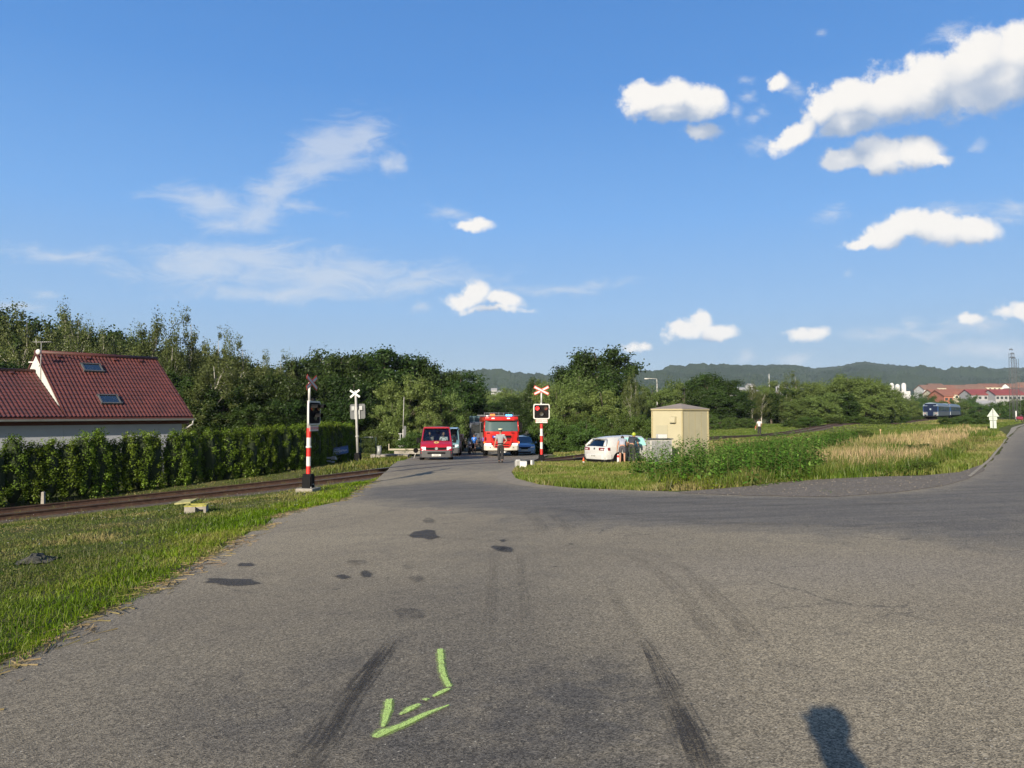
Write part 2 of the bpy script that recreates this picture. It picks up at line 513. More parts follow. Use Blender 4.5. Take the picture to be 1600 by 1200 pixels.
def near_line(X, Y, L):
    """distance to polyline and nearest point"""
    X = np.asarray(X, float).ravel(); Y = np.asarray(Y, float).ravel()
    key = (len(L), float(L[0][0]), float(L[0][1]), float(L[-1][0]), float(L[len(L) // 2][0]), float(L[len(L) // 2][1]))
    if key not in _nlc:
        out = []
        for a, b in zip(L[:-1], L[1:]):
            k = max(1, int(math.hypot(b[0] - a[0], b[1] - a[1]) / 0.8))
            for j in range(k): out.append((a[0] + (b[0] - a[0]) * j / k, a[1] + (b[1] - a[1]) * j / k))
        out.append(tuple(L[-1]))
        _nlc[key] = np.array(out, float)
    L = _nlc[key]; n = len(L)
    D = np.empty(len(X)); BX = np.empty(len(X)); BY = np.empty(len(X))
    ch = max(1, int(4e6 // n))
    for s_ in range(0, len(X), ch):
        x = X[s_:s_ + ch]; y = Y[s_:s_ + ch]
        k = np.argmin((x[:, None] - L[None, :, 0]) ** 2 + (y[:, None] - L[None, :, 1]) ** 2, 1)
        best = None
        for a, b in ((L[np.maximum(k - 1, 0)], L[k]), (L[k], L[np.minimum(k + 1, n - 1)])):
            d = b - a; q = (d ** 2).sum(1)
            t = np.clip(((x - a[:, 0]) * d[:, 0] + (y - a[:, 1]) * d[:, 1]) / np.maximum(q, 1e-12), 0, 1)
            px = a[:, 0] + t * d[:, 0]; py = a[:, 1] + t * d[:, 1]; r = (x - px) ** 2 + (y - py) ** 2
            if best is None: best = (r, px, py)
            else:
                m = r < best[0]; best = (np.where(m, r, best[0]), np.where(m, px, best[1]), np.where(m, py, best[2]))
        D[s_:s_ + ch] = np.sqrt(best[0]); BX[s_:s_ + ch] = best[1]; BY[s_:s_ + ch] = best[2]
    return D, BX, BY
def sstep(a, b, x):
    t = np.clip((x - a) / (b - a), 0, 1); return t * t * (3 - 2 * t)
def H(X, Y):
    X = np.atleast_1d(np.asarray(X, float)); Y = np.atleast_1d(np.asarray(Y, float))
    sh = X.shape
    x = X.ravel(); y = Y.ravel()
    h = H0(x, y)
    d, bx, by = near_line(x, y, TR)
    m = d < 5
    if m.any():
        hc = H0(bx[m], by[m])
        h[m] = hc + (h[m] - hc) * sstep(1.6, 5, d[m])
        bank = sstep(42, 56, by[m]) * .42
        h[m] = h[m] + bank * (1 - sstep(1.9, 4.0, d[m]))
    return h.reshape(sh)
def h1(x, y): return float(H(x, y)[0])
def gp(x, y):
    """ground point seen at a photo pixel"""
    a, b = uv(x, y)
    D = np.concatenate([np.linspace(2, 60, 400), np.linspace(60.5, 260, 300)])
    zz = H0(a * D, D) - (CAMZ + b * D)
    i = int(np.argmax(zz > 0))
    lo, hi = (D[i - 1], D[i]) if i > 0 else (D[-2], D[-1])
    for _ in range(12):
        mid = (lo + hi) / 2
        if h1(a * mid, mid) > CAMZ + b * mid: hi = mid
        else: lo = mid
    return (a * lo, lo)
def at(x, d):
    """ground point in photo column x at forward distance d"""
    X = uv(x, 645)[0] * d
    return Vector((X, d, h1(X, d)))
def inpoly(X, Y, poly):
    X = np.asarray(X); Y = np.asarray(Y)
    r = np.zeros(X.shape, bool)
    n = len(poly)
    j = n - 1
    for i in range(n):
        xi, yi = poly[i]; xj, yj = poly[j]
        c = ((yi > Y) != (yj > Y)) & (X < (xj - xi) * (Y - yi) / ((yj - yi) + 1e-12) + xi)
        r ^= c
        j = i
    return r
# ------------------------------------------------------------------ road outline
le = [gp(x, y) for x, y in [(0, 1048), (75, 1010), (150, 967), (225, 925), (300, 884), (350, 853), (400, 827), (436, 806), (480, 795), (523, 785), (566, 762), (598, 739), (629, 719)]]
ri = [gp(x, y) for x, y in [(826, 720), (806, 728), (795, 737), (803, 747), (840, 757), (900, 763), (1000, 767), (1100, 770), (1180, 772), (1300, 774), (1400, 768), (1470, 758), (1510, 747), (1535, 733), (1551, 718), (1565, 702), (1576, 685)]]
road_pts = [(-3.7, -8), (-3.75, 0)] + le + [(-7.6, 58), (-7.0, 72), (-5, 100), (-2, 130), (5.0, 130), (2.5, 100), (2.4, 72), (3.2, 58), (2.9, 50)] + ri + \
           [(50, 70.5), (79, 108), (110, 148), (170, 215), (178, 210), (116, 143), (85, 103), (56, 65), (42, 47), (32, 32), (27, 20), (25, 8), (25, -8)]
rp = np.array(road_pts)
def dense_poly(p, step):
    out = []
    n = len(p)
    for i in range(n):
        a = np.array(p[i]); b = np.array(p[(i + 1) % n])
        k = max(1, int(np.hypot(*(b - a)) / step))
        for j in range(k):
            out.append(a + (b - a) * j / k)
    return np.array(out)
RD = dense_poly(rp, 0.5)
# ragged asphalt edge
_nr = rng.normal(0, 1, len(RD)); _nr = np.convolve(np.concatenate([_nr[-2:], _nr, _nr[:2]]), [.15, .2, .3, .2, .15], 'valid')
_tan = np.roll(RD, -1, 0) - np.roll(RD, 1, 0)
_nor = np.stack([_tan[:, 1], -_tan[:, 0]], 1) / (np.hypot(_tan[:, 0], _tan[:, 1])[:, None] + 1e-9)
RD = RD + _nor * _nr[:, None] * 0.11
RDc = [tuple(p) for p in RD]
RDcl = np.vstack([RD, RD[:1]])
def _sd_exact(x, y):
    d, _, _ = near_line(x, y, RDcl)
    return np.where(inpoly(x, y, RDc), d, -d)
_sg = []
for (x0_, x1_, y0_, y1_, st_) in ((-13, 47, -12, 78, .2), (-16, 190, -14, 228, 1.0)):
    ax_ = np.arange(x0_, x1_, st_); ay_ = np.arange(y0_, y1_, st_)
    A_, B_ = np.meshgrid(ax_, ay_)
    _sg.append((x0_, y0_, st_, len(ax_), len(ay_), _sd_exact(A_.ravel(), B_.ravel()).reshape(A_.shape)))
def road_sd(X, Y):
    """positive inside the road"""
    X = np.asarray(X, float); Y = np.asarray(Y, float)
    sh = X.shape
    x = X.ravel(); y = Y.ravel()
    out = np.full(x.shape, -50.0)
    for (x0_, y0_, st_, nx_, ny_, G_) in _sg[::-1]:
        fx = (x - x0_) / st_; fy = (y - y0_) / st_
        m = (fx >= 0) & (fx < nx_ - 1) & (fy >= 0) & (fy < ny_ - 1)
        i = fx[m].astype(int); j = fy[m].astype(int); a = fx[m] - i; b_ = fy[m] - j
        out[m] = (G_[j, i] * (1 - a) + G_[j, i + 1] * a) * (1 - b_) + (G_[j + 1, i] * (1 - a) + G_[j + 1, i + 1] * a) * b_
    return out.reshape(sh)
def GZ(X, Y):
    """height of the ground sheet beside the road"""
    h = H(X, Y)
    sd = road_sd(X, Y)
    h = h - 0.07 * sstep(0.0, 0.5, sd) - 0.015 * (sd <= 0)
    d, _, _ = near_line(X, Y, TR); d = d.reshape(np.shape(h))
    out = 1 - sstep(-0.5, 0.3, sd)
    h = h - 0.19 * (1 - sstep(1.7, 2.8, d)) * out
    return h

# ------------------------------------------------------------------ ground sheet
def axis(lo, a, b, hi, step, grow):
    l = list(np.arange(a, b + 1e-6, step))
    s = step; x = l[-1]
    while x < hi: s *= grow; x += s; l.append(x)
    s = step; x = l[0]; pre = []
    while x > lo: s *= grow; x -= s; pre.append(x)
    return np.array(pre[::-1] + l)
gx = axis(-3500, -22, 92, 3500, 0.5, 1.09)
gy = axis(-300, -4, 122, 4200, 0.5, 1.07)
GX, GY = np.meshgrid(gx, gy)
Z = GZ(GX, GY)
bump = (np.sin(GX * 1.9 + 3 * np.sin(GY * .7)) * np.sin(GY * 1.6 + 2 * np.sin(GX * .9))) * 0.03
Z = Z + bump * (1 - sstep(-1.2, -0.2, road_sd(GX, GY)))
# the river valley and fields keep level far away
nx, ny = len(gx), len(gy)
me = bpy.data.meshes.new('ground')
vv = np.stack([GX, GY, Z], -1).reshape(-1, 3)
ii = (np.arange(ny - 1)[:, None] * nx + np.arange(nx - 1)[None, :]).ravel()
ff = np.stack([ii, ii + 1, ii + nx + 1, ii + nx], 1)
me.from_pydata(vv.tolist(), [], ff.tolist())
me.polygons.foreach_set('use_smooth', [True] * len(ff))
m, q, b = principled('ground_soil')
co = q.n('ShaderNodeTexCoord').outputs['Object']
n1 = q.noise(co, 0.35, 5, 0.6); n2 = q.noise(co, 3.0, 6, 0.65); n3 = q.noise(co, 30, 4, 0.7)
c = q.mix(q.ramp(n1, 0.35, 0.65), (0.065, 0.092, 0.02), (0.115, 0.115, 0.04))
c = q.mix(q.ramp(n2, 0.42, 0.7), c, (0.105, 0.09, 0.045))
c = q.mix(q.m('MULTIPLY', q.ramp(n3, 0.35, 0.75), 0.5), c, (0.045, 0.06, 0.02))
q.put(b.inputs['Base Color'], c)
b.inputs['Roughness'].default_value = 0.95; b.inputs['Specular IOR Level'].default_value = 0.1
bp = q.n('ShaderNodeBump'); bp.inputs['Strength'].default_value = 0.8; bp.inputs['Distance'].default_value = 0.05
q.put(bp.inputs['Height'], n3); q.put(b.inputs['Normal'], bp.outputs[0])
me.materials.append(m)
o = bpy.data.objects.new('ground', me); C.objects.link(o); tag(o, kind='structure')
M_soil = m

def sheet(name, poly, dz, mat_, step=0.6, attr=None, ext=0, zf=None):
    """flat sheet on the terrain inside an outline"""
    poly = np.array(poly)
    x0, y0 = poly.min(0); x1, y1 = poly.max(0)
    if ext:                                    # graded interior points for the big road
        ax = axis(x0, -8, 16, x1, step, 1.12); ay = axis(y0, 0, 26, y1, step, 1.12)
    else:
        ax = np.arange(x0, x1, step); ay = np.arange(y0, y1, step)
    X_, Y_ = np.meshgrid(ax, ay)
    X_ = X_.ravel(); Y_ = Y_.ravel()
    k = inpoly(X_, Y_, [tuple(p) for p in poly])
    d, _, _ = near_line(X_[k], Y_[k], np.vstack([poly, poly[:1]]))
    X_ = X_[k][d > step * 0.4]; Y_ = Y_[k][d > step * 0.4]
    n = len(poly)
    vs = [Vector((float(a), float(b_))) for a, b_ in poly] + [Vector((float(a), float(b_))) for a, b_ in zip(X_, Y_)]
    ed = [(i, (i + 1) % n) for i in range(n)]
    ov, oe, of, *_ = delaunay_2d_cdt(vs, ed, [], 1, 1e-5)
    A = np.array([(v[0], v[1]) for v in ov])
    z = (zf or H)(A[:, 0], A[:, 1]) + dz
    me = bpy.data.meshes.new(name)
    fcs = []
    for f in of:
        p = [A[i] for i in f]
        ar = sum(p[i][0] * p[(i + 1) % len(p)][1] - p[(i + 1) % len(p)][0] * p[i][1] for i in range(len(p)))
        fcs.append(tuple(f) if ar > 0 else tuple(f)[::-1])
    me.from_pydata(np.column_stack([A, z]).tolist(), [], fcs)
    me.polygons.foreach_set('use_smooth', [True] * len(fcs))
    if attr is not None:
        for nm, fn in attr.items():
            at_ = me.attributes.new(nm, 'FLOAT', 'POINT')
            at_.data.foreach_set('value', fn(A[:, 0], A[:, 1]).astype(np.float32))
    me.materials.append(mat_)
    o = bpy.data.objects.new(name, me); C.objects.link(o)
    return o

# ------------------------------------------------------------------ asphalt
m, q, b = principled('asphalt')
co = q.n('ShaderNodeTexCoord').outputs['Object']
a = q.n('ShaderNodeAttribute'); a.attribute_name = 'lane'
lane_f = a.outputs['Fac']
a2 = q.n('ShaderNodeAttribute'); a2.attribute_name = 'dust'
big = q.noise(co, 0.22, 5, 0.6); mid = q.noise(co, 1.7, 6, 0.62, 0.5)
base = q.mix(q.ramp(big, 0.3, 0.7), (0.215, 0.183, 0.130), (0.268, 0.230, 0.162))
base = q.mix(q.m('MULTIPLY', q.ramp(mid, 0.45, 0.7), 0.35), base, (0.140, 0.122, 0.096))
ln = q.m('ADD', lane_f, q.m('MULTIPLY', q.m('SUBTRACT', mid, 0.5), 0.9), clamp=True)
mp = q.n('ShaderNodeMapping'); q.put(mp.inputs[0], co); mp.inputs[2].default_value = (0, 0, R(8)); mp.inputs[3].default_value = (0.25, 3.2, 1)
stre = q.noise(mp.outputs[0], 1.2, 5, 0.6)
lanec = q.mix(q.ramp(stre, 0.35, 0.65), (0.086, 0.081, 0.076), (0.122, 0.114, 0.103))
base = q.mix(q.m('MULTIPLY', q.ramp(ln, 0.1, 1.0), 0.88), base, lanec)
base = q.mix(q.m('MULTIPLY', a2.outputs['Fac'], 0.75), base, (0.23, 0.20, 0.155))
# soaked-in dark areas in the wheel tracks
ds = q.ramp(q.noise(co, 2.6, 9, 0.75, 0.4), 0.30, 0.62)
a3 = q.n('ShaderNodeAttribute'); a3.attribute_name = 'oil'
base = q.mix(q.m('MULTIPLY', q.m('MULTIPLY', ds, a3.outputs['Fac']), 0.56, clamp=True), base, (0.066, 0.063, 0.060))
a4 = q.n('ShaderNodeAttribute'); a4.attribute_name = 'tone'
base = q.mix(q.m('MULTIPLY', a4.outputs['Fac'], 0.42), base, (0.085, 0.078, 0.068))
# chippings
vo = q.n('ShaderNodeTexVoronoi'); vo.inputs['Scale'].default_value = 120; q.put(vo.inputs['Vector'], co)
sp = q.n('ShaderNodeSeparateColor'); q.put(sp.inputs[0], vo.outputs['Color'])
k1 = q.ramp(sp.outputs[0], 0.0, 1.0, 0.38, 1.60, False)
vo2 = q.n('ShaderNodeTexVoronoi'); vo2.inputs['Scale'].default_value = 48; q.put(vo2.inputs['Vector'], co)
sp2 = q.n('ShaderNodeSeparateColor'); q.put(sp2.inputs[0], vo2.outputs['Color'])
k2 = q.ramp(sp2.outputs[1], 0.0, 1.0, 0.80, 1.20, False)
k = q.m('MULTIPLY', k1, k2)
kc = q.n('ShaderNodeCombineColor'); [q.put(kc.inputs[i], k) for i in range(3)]
base = q.mix(1.0, base, kc.outputs[0], 'MULTIPLY')
wh = q.ramp(sp2.outputs[2], 0.972, 0.98)
wh = q.m('MULTIPLY', wh, q.ramp(vo2.outputs['Distance'], 0.35, 0.25))
base = q.mix(q.m('MULTIPLY', wh, 0.8), base, (0.42, 0.39, 0.33))
# thin cracks and tar joints
vc = q.n('ShaderNodeTexVoronoi', feature='DISTANCE_TO_EDGE'); vc.inputs['Scale'].default_value = 0.42
q.put(vc.inputs['Vector'], q.vm('ADD', co, q.vm('MULTIPLY', q.noise(co, 1.3, 6, 0.7, color=True), (0.9, 0.9, 0))))
ck = q.m('MULTIPLY', q.ramp(vc.outputs['Distance'], 0.006, 0.0015), q.ramp(q.noise(co, 0.5, 3), 0.50, 0.62))
base = q.mix(q.m('MULTIPLY', ck, 0.6), base, (0.05, 0.046, 0.042))
q.put(b.inputs['Base Color'], base)
b.inputs['Roughness'].default_value = 0.82; b.inputs['Specular IOR Level'].default_value = 0.25
bp = q.n('ShaderNodeBump'); bp.inputs['Strength'].default_value = 0.42; bp.inputs['Distance'].default_value = 0.006
q.put(bp.inputs['Height'], q.m('ADD', vo.outputs['Distance'], q.m('MULTIPLY', q.noise(co, 9, 4), 1.2)))
q.put(b.inputs['Normal'], bp.outputs[0])
M_asph = m
lane_poly = [gp(x, y) for x, y in [(560, 764), (700, 752), (800, 757), (900, 768), (1100, 774), (1300, 776), (1450, 768), (1530, 745)]] + [(40, 56), (110, 148), (116, 143), (42, 47), (27, 26)] + \
            [gp(x, y) for x, y in [(1610, 860), (1450, 838), (1250, 828), (1050, 822), (900, 818), (780, 800), (650, 790), (540, 775)]]
lane_cl = np.vstack([np.array(lane_poly), np.array(lane_poly[:1])])
def lane_attr(X, Y):
    d, _, _ = near_line(X, Y, lane_cl)
    s_ = np.where(inpoly(X, Y, [tuple(p) for p in lane_poly]), d, -d)
    main = sstep(26, 34, Y) * (X < 6) * 0.6
    return np.maximum(sstep(-2.2, 1.6, s_) * .95, main)
def dust_attr(X, Y):
    sd = road_sd(X, Y)
    e = 1 - sstep(0.05, 0.7, sd)
    cx, cy = gp(1420, 895)
    blob = np.exp(-(((X - cx) / 2.2) ** 2 + ((Y - cy) / 1.1) ** 2)) * 0.8
    cx, cy = gp(1180, 885)
    blob2 = np.exp(-(((X - cx) / 2.0) ** 2 + ((Y - cy) / 0.7) ** 2)) * 0.5
    return np.clip(e * 0.7 + blob + blob2, 0, 1)
def oil_attr(X, Y):
    r_ = np.zeros_like(X)
    for (x, y, sx, sy, k) in [(850, 1090, .62, .62, 1.6), (800, 1170, .6, .4, 1.5), (640, 1140, .5, .5, 1.2), (980, 1150, .35, .4, 1.3), (540, 1060, .35, .5, .9), (950, 1060, .35, .4, 1.1), (400, 1150, .6, .4, .9), (330, 1120, .5, .4, .5), (1350, 1190, .8, .3, .4), (330, 1090, .5, .4, .5), (620, 1020, .6, .4, .5), (800, 830, 1.5, 1.6, .5), (700, 940, 1.2, 1.5, .45), (980, 860, 2, 1.0, .4)]:
        cx, cy = gp(x, y)
        r_ += k * np.exp(-(((X - cx) / sx) ** 2 + ((Y - cy) / sy) ** 2))
    return np.clip(r_, 0, 1.6)
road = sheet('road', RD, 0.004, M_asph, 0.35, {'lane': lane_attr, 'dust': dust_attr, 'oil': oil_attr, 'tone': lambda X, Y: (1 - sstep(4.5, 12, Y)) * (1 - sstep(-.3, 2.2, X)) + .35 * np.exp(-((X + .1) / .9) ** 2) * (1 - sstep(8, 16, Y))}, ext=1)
tag(road, kind='structure')

# ------------------------------------------------------------------ marks on the asphalt
def stain_mat(name, col, cover, scale, lo, hi, rough=0.8, stretch=None, rot=0, edge='edge'):
    m, q, b = principled(name)
    co = q.n('ShaderNodeTexCoord').outputs['Object']
    b.inputs['Base Color'].default_value = (*col, 1)
    b.inputs['Roughness'].default_value = rough; b.inputs['Specular IOR Level'].default_value = 0.25
    v = co
    if stretch:
        mp = q.n('ShaderNodeMapping'); q.put(mp.inputs[0], co); mp.inputs[2].default_value = (0, 0, rot); mp.inputs[3].default_value = (*stretch, 1); v = mp.outputs[0]
    f = q.ramp(q.noise(v, scale, 6, 0.7), lo, hi)
    gr = q.ramp(q.noise(co, 110, 2, 0.6), 0.36, 0.58, 0.35, 1.0)
    a = q.n('ShaderNodeAttribute'); a.attribute_name = edge
    e = q.ramp(q.m('ADD', a.outputs['Fac'], q.m('MULTIPLY', q.m('SUBTRACT', q.noise(co, 14, 6, 0.75), 0.5), 0.8)), 0.20, 0.60)
    al = q.m('MULTIPLY', q.m('MULTIPLY', f, e), q.m('MULTIPLY', gr, cover), clamp=True)
    q.put(b.inputs['Alpha'], al)
    m.use_backface_culling = False
    return m
def patch(name, poly_px, dz, mat_, soft, step=0.06, kind='structure', world=False, label=None, cat=None):
    pl = np.array(poly_px if world else [gp(x, y) for x, y in poly_px])
    pl = dense_poly(pl, step * 2)
    cl = np.vstack([pl, pl[:1]])
    def edge(X, Y):
        d, _, _ = near_line(X, Y, cl)
        return np.clip(d / soft, 0, 1)
    o = sheet(name, pl, dz, mat_, step, {'edge': edge})
    tag(o, label, cat, kind=kind)
    return o
def blob_px(cx, cy, rx, ry, n=18, j=0.12, seed=0):
    r_ = random.Random(seed)
    return [(cx + rx * math.cos(2 * PI * i / n) * (1 + r_.uniform(-j, j)), cy + ry * math.sin(2 * PI * i / n) * (1 + r_.uniform(-j, j))) for i in range(n)]
M_oil = stain_mat('wet_oil', (0.040, 0.039, 0.040), 0.80, 5, 0.20, 0.42, 0.7)
stains = [((665, 836), 25, 8, 1), ((782, 857), 17, 5, 2), ((793, 860), 16, 5, 3), ((785, 846), 9, 3, 4), ((571, 897), 14, 7, 5), ((536, 902), 17, 4.5, 6),
          ((362, 910), 52, 7.5, 7), ((384, 883), 23, 4, 8), ((893, 851), 9, 2.2, 9), ((1286, 1001), 20, 2.6, 10), ((1354, 1040), 16, 4, 11), ((1510, 1146), 12, 4, 12),
          ((1340, 921), 16, 1.6, 13), ((868, 886), 14, 2, 14), ((738, 892), 9, 1.6, 21), ((610, 958), 5, 4, 15), ((1465, 1108), 5, 2.5, 16), ((1488, 1120), 5, 2.5, 17), ((1523, 1152), 7, 3, 18), ((1400, 1068), 6, 2.5, 19), ((1527, 944), 6, 1.6, 20)]
for (c_, rx, ry, sd_) in stains:
    patch('oil_stain', blob_px(c_[0], c_[1], rx * 1.12, ry * 1.12, 13, 0.30, sd_), 0.008, M_oil, 0.14, 0.035)
# long rubber marks: a strip with its own across (u) and along (v) coordinates
def strip_px(pts, w):
    """strip of world width w along ground points given in photo pixels"""
    p = smooth_poly(np.array([gp(x, y) for x, y in pts]), 4)
    w = np.interp(np.linspace(0, 1, len(p)), np.linspace(0, 1, len(w)), w) if isinstance(w, (list, tuple)) else np.full(len(p), w)
    t = np.gradient(p, axis=0); n_ = np.stack([-t[:, 1], t[:, 0]], 1) / np.hypot(t[:, 0], t[:, 1])[:, None]
    return np.vstack([p + n_ * w[:, None] / 2, (p - n_ * w[:, None] / 2)[::-1]])
def mark_mat(name, col, cover, lo, hi):
    m, q, b = principled(name)
    b.inputs['Base Color'].default_value = (*col, 1); b.inputs['Roughness'].default_value = 0.85; b.inputs['Specular IOR Level'].default_value = 0.2
    at_ = q.n('ShaderNodeAttribute'); at_.attribute_name = 'uv_mark'
    sp = q.n('ShaderNodeSeparateXYZ'); q.put(sp.inputs[0], at_.outputs['Vector'])
    mp = q.n('ShaderNodeMapping'); q.put(mp.inputs[0], at_.outputs['Vector']); mp.inputs[3].default_value = (13, 0.9, 1)
    co = q.n('ShaderNodeTexCoord').outputs['Object']
    st = q.ramp(q.noise(mp.outputs[0], 1.0, 6, 0.65), lo, hi)
    u = sp.outputs[0]
    prof = q.m('MULTIPLY', q.m('MULTIPLY', u, q.m('SUBTRACT', 1.0, u)), 4.0)
    prof = q.ramp(q.m('ADD', prof, q.m('MULTIPLY', q.m('SUBTRACT', q.noise(co, 30, 4, 0.7), 0.5), 0.8)), 0.05, 0.55)
    brk = q.ramp(q.noise(co, 2.2, 5, 0.65), 0.30, 0.62, 0.35, 1.0)
    gr = q.ramp(q.noise(co, 120, 2, 0.6), 0.38, 0.60, 0.25, 1.0)
    al = q.m('MULTIPLY', q.m('MULTIPLY', st, prof), q.m('MULTIPLY', q.m('MULTIPLY', gr, brk), q.m('MULTIPLY', sp.outputs[2], cover)), clamp=True)
    q.put(b.inputs['Alpha'], al)
    return m
M_tyre = mark_mat('tyre_rubber', (0.045, 0.043, 0.043), 0.95, 0.40, 0.60)
M_faint = mark_mat('faint_rubber', (0.060, 0.056, 0.053), 0.36, 0.38, 0.64)
def mark(pts, w, mt, fade=.22, dz=.009):
    p = resample(smooth_poly(np.array([gp(x, y) for x, y in pts]), 6), 0.08)
    n = len(p)
    w = np.interp(np.linspace(0, 1, n), np.linspace(0, 1, len(w)), w) if isinstance(w, (list, tuple)) else np.full(n, w)
    t = np.gradient(p, axis=0); n_ = np.stack([-t[:, 1], t[:, 0]], 1) / np.hypot(t[:, 0], t[:, 1])[:, None]
    K = 9
    us = np.linspace(0, 1, K)
    A = p[:, None, :] + n_[:, None, :] * ((us - .5)[None, :, None] * w[:, None, None])
    x, y = A[..., 0].ravel(), A[..., 1].ravel()
    z = H(x, y) + dz
    v = np.repeat(np.arange(n) * .08, K)
    f = np.clip(np.minimum(np.arange(n), np.arange(n)[::-1]) / (n * fade), 0, 1)
    me = bpy.data.meshes.new('tyre_mark')
    ii = (np.arange(n - 1)[:, None] * K + np.arange(K - 1)[None, :]).ravel()
    me.from_pydata(np.column_stack([x, y, z]).tolist(), [], np.stack([ii, ii + K, ii + K + 1, ii + 1], 1).tolist())
    a_ = me.attributes.new('uv_mark', 'FLOAT_VECTOR', 'POINT')
    a_.data.foreach_set('vector', np.column_stack([np.tile(us, n), v, np.repeat(f, K)]).astype(np.float32).ravel())
    me.materials.append(mt)
    o = bpy.data.objects.new('tyre_mark', me); C.objects.link(o); tag(o, kind='structure')
for k_, (pts, w, mt) in enumerate([
    ([(622, 992), (585, 1040), (545, 1090), (500, 1160), (470, 1200), (430, 1270)], [.12, .19, .23, .25, .26, .26], M_tyre),
    ([(620, 995), (575, 1055), (535, 1110), (500, 1160)], [.05, .09, .09, .08], M_tyre),
    ([(1000, 990), (1032, 1050), (1060, 1110), (1085, 1170), (1115, 1250)], [.08, .14, .20, .24, .25], M_tyre),
    ([(1040, 1080), (1062, 1120), (1085, 1175), (1110, 1240)], [.06, .1, .13, .14], M_tyre),
    ([(945, 900), (965, 945), (985, 975), (1010, 1015)], [.10, .14, .16], M_faint),
    ([(900, 860), (990, 872), (1040, 905), (1090, 960), (1150, 1040), (1190, 1110)], .20, M_faint),
    ([(1000, 858), (1060, 885), (1120, 935), (1180, 1000), (1240, 1080)], .22, M_faint),
    ([(812, 862), (818, 930), (826, 1010)], .12, M_faint), ([(772, 862), (768, 930), (763, 1000)], .14, M_faint),
    ([(826, 800), (842, 820), (852, 838)], .30, M_faint), ([(862, 802), (884, 822), (900, 840)], .30, M_faint), ([(905, 800), (930, 816)], .26, M_faint),
    ([(780, 790), (900, 798), (1020, 806), (1150, 812)], .5, M_faint), ([(860, 782), (1050, 786), (1200, 790), (1380, 788), (1520, 780)], .5, M_faint),
    ([(900, 775), (1100, 779), (1300, 781), (1450, 775)], .35, M_faint), ([(960, 812), (1150, 818), (1350, 822), (1560, 812)], .4, M_faint),
    ([(540, 838), (620, 836), (700, 842), (770, 845), (850, 849)], .25, M_faint), ([(1080, 886), (1160, 890), (1250, 896)], .14, M_faint),
    ([(560, 765), (640, 758), (740, 752)], .25, M_faint), ([(590, 770), (720, 764), (840, 762)], .25, M_faint)]):
    mark(pts, w, mt, dz=.0085 + .0006 * (k_ % 5))
M_blot = stain_mat('faded_blot', (0.065, 0.062, 0.06), 0.50, 3.0, 0.34, 0.62, 0.8)
for (cx, cy, rx, ry, sd_) in [(640, 884, 18, 9, 31), (652, 905, 22, 8, 32), (560, 880, 25, 6, 33), (640, 960, 35, 12, 34), (520, 920, 20, 5, 35), (670, 814, 14, 5, 36)]:
    patch('faded_stain', blob_px(cx, cy, rx, ry, 18, 0.15, sd_), 0.0075, M_blot, 0.15, 0.08)
# sprayed arrow
M_spray = stain_mat('spray_paint', (0.50, 0.70, 0.20), 0.93, 14, 0.22, 0.46, 0.7)
M_over = stain_mat('spray_mist', (0.42, 0.62, 0.14), 0.38, 12, 0.2, 0.6, 0.7)
ar = empty('paint_arrow', (0, 0, 0), 0, 'fluorescent yellow green arrow sprayed on the asphalt in the foreground', 'paint mark')
for pts, w in [([(688, 1016), (689, 1035), (692, 1055), (702, 1077)], [.036, .034, .034, .03]), ([(703, 1078), (690, 1084), (676, 1092)], [.03, .034, .02]), ([(670, 1094), (660, 1098)], .03),
               ([(655, 1103), (640, 1111), (624, 1121)], [.03, .038, .02]), ([(608, 1095), (605, 1115), (598, 1140)], [.034, .036, .024]),
               ([(704, 1104), (665, 1119), (630, 1136), (600, 1147), (585, 1157)], [.018, .034, .038, .05, .035])]:
    w = [v * 1.55 for v in w] if isinstance(w, list) else w * 1.55
    o = patch('arrow_stroke', strip_px(pts, w), 0.014, M_spray, 0.013, 0.02, kind=None, world=True)
    reg(o, ar)
    w2 = [v * 2.0 for v in w] if isinstance(w, list) else w * 2.0
    o = patch('overspray', strip_px(pts, w2), 0.0125, M_over, 0.05, 0.02, kind=None, world=True)
    reg(o, ar)

# ------------------------------------------------------------------ gravel at the far kerb
m, q, b = principled('gravel')
co = q.n('ShaderNodeTexCoord').outputs['Object']
vo = q.n('ShaderNodeTexVoronoi'); vo.inputs['Scale'].default_value = 22; q.put(vo.inputs['Vector'], co)
sp = q.n('ShaderNodeSeparateColor'); q.put(sp.inputs[0], vo.outputs['Color'])
c = q.mix(sp.outputs[0], (0.08, 0.07, 0.06), (0.19, 0.16, 0.13))
c = q.mix(q.ramp(q.noise(co, 2.2, 6), 0.45, 0.65), c, (0.12, 0.10, 0.075))
q.put(b.inputs['Base Color'], c); b.inputs['Roughness'].default_value = 0.95
bp = q.n('ShaderNodeBump'); bp.inputs['Strength'].default_value = 1; bp.inputs['Distance'].default_value = 0.03
q.put(bp.inputs['Height'], vo.outputs['Distance']); q.put(b.inputs['Normal'], bp.outputs[0])
M_grav = m
gpoly = [gp(x, y) for x, y in [(1060, 769), (1100, 766), (1160, 761), (1220, 754), (1300, 748), (1380, 745), (1440, 744), (1500, 738), (1535, 726)]] + [gp(x, y) for x, y in [(1539, 735), (1512, 749), (1472, 760), (1400, 770), (1300, 777), (1180, 775), (1060, 771)]]
o = sheet('gravel_shoulder', dense_poly(gpoly, 0.4), 0.012, M_grav, 0.4); tag(o, kind='structure')
kpoly = [gp(x, y) for x, y in [(795, 732), (780, 737), (775, 748), (800, 757), (840, 762), (870, 763), (845, 758), (806, 747), (799, 738), (806, 730)]]
M_sand = mat('sandy_dust', (0.20, 0.17, 0.125), 0.95, var=.25, scale=4)
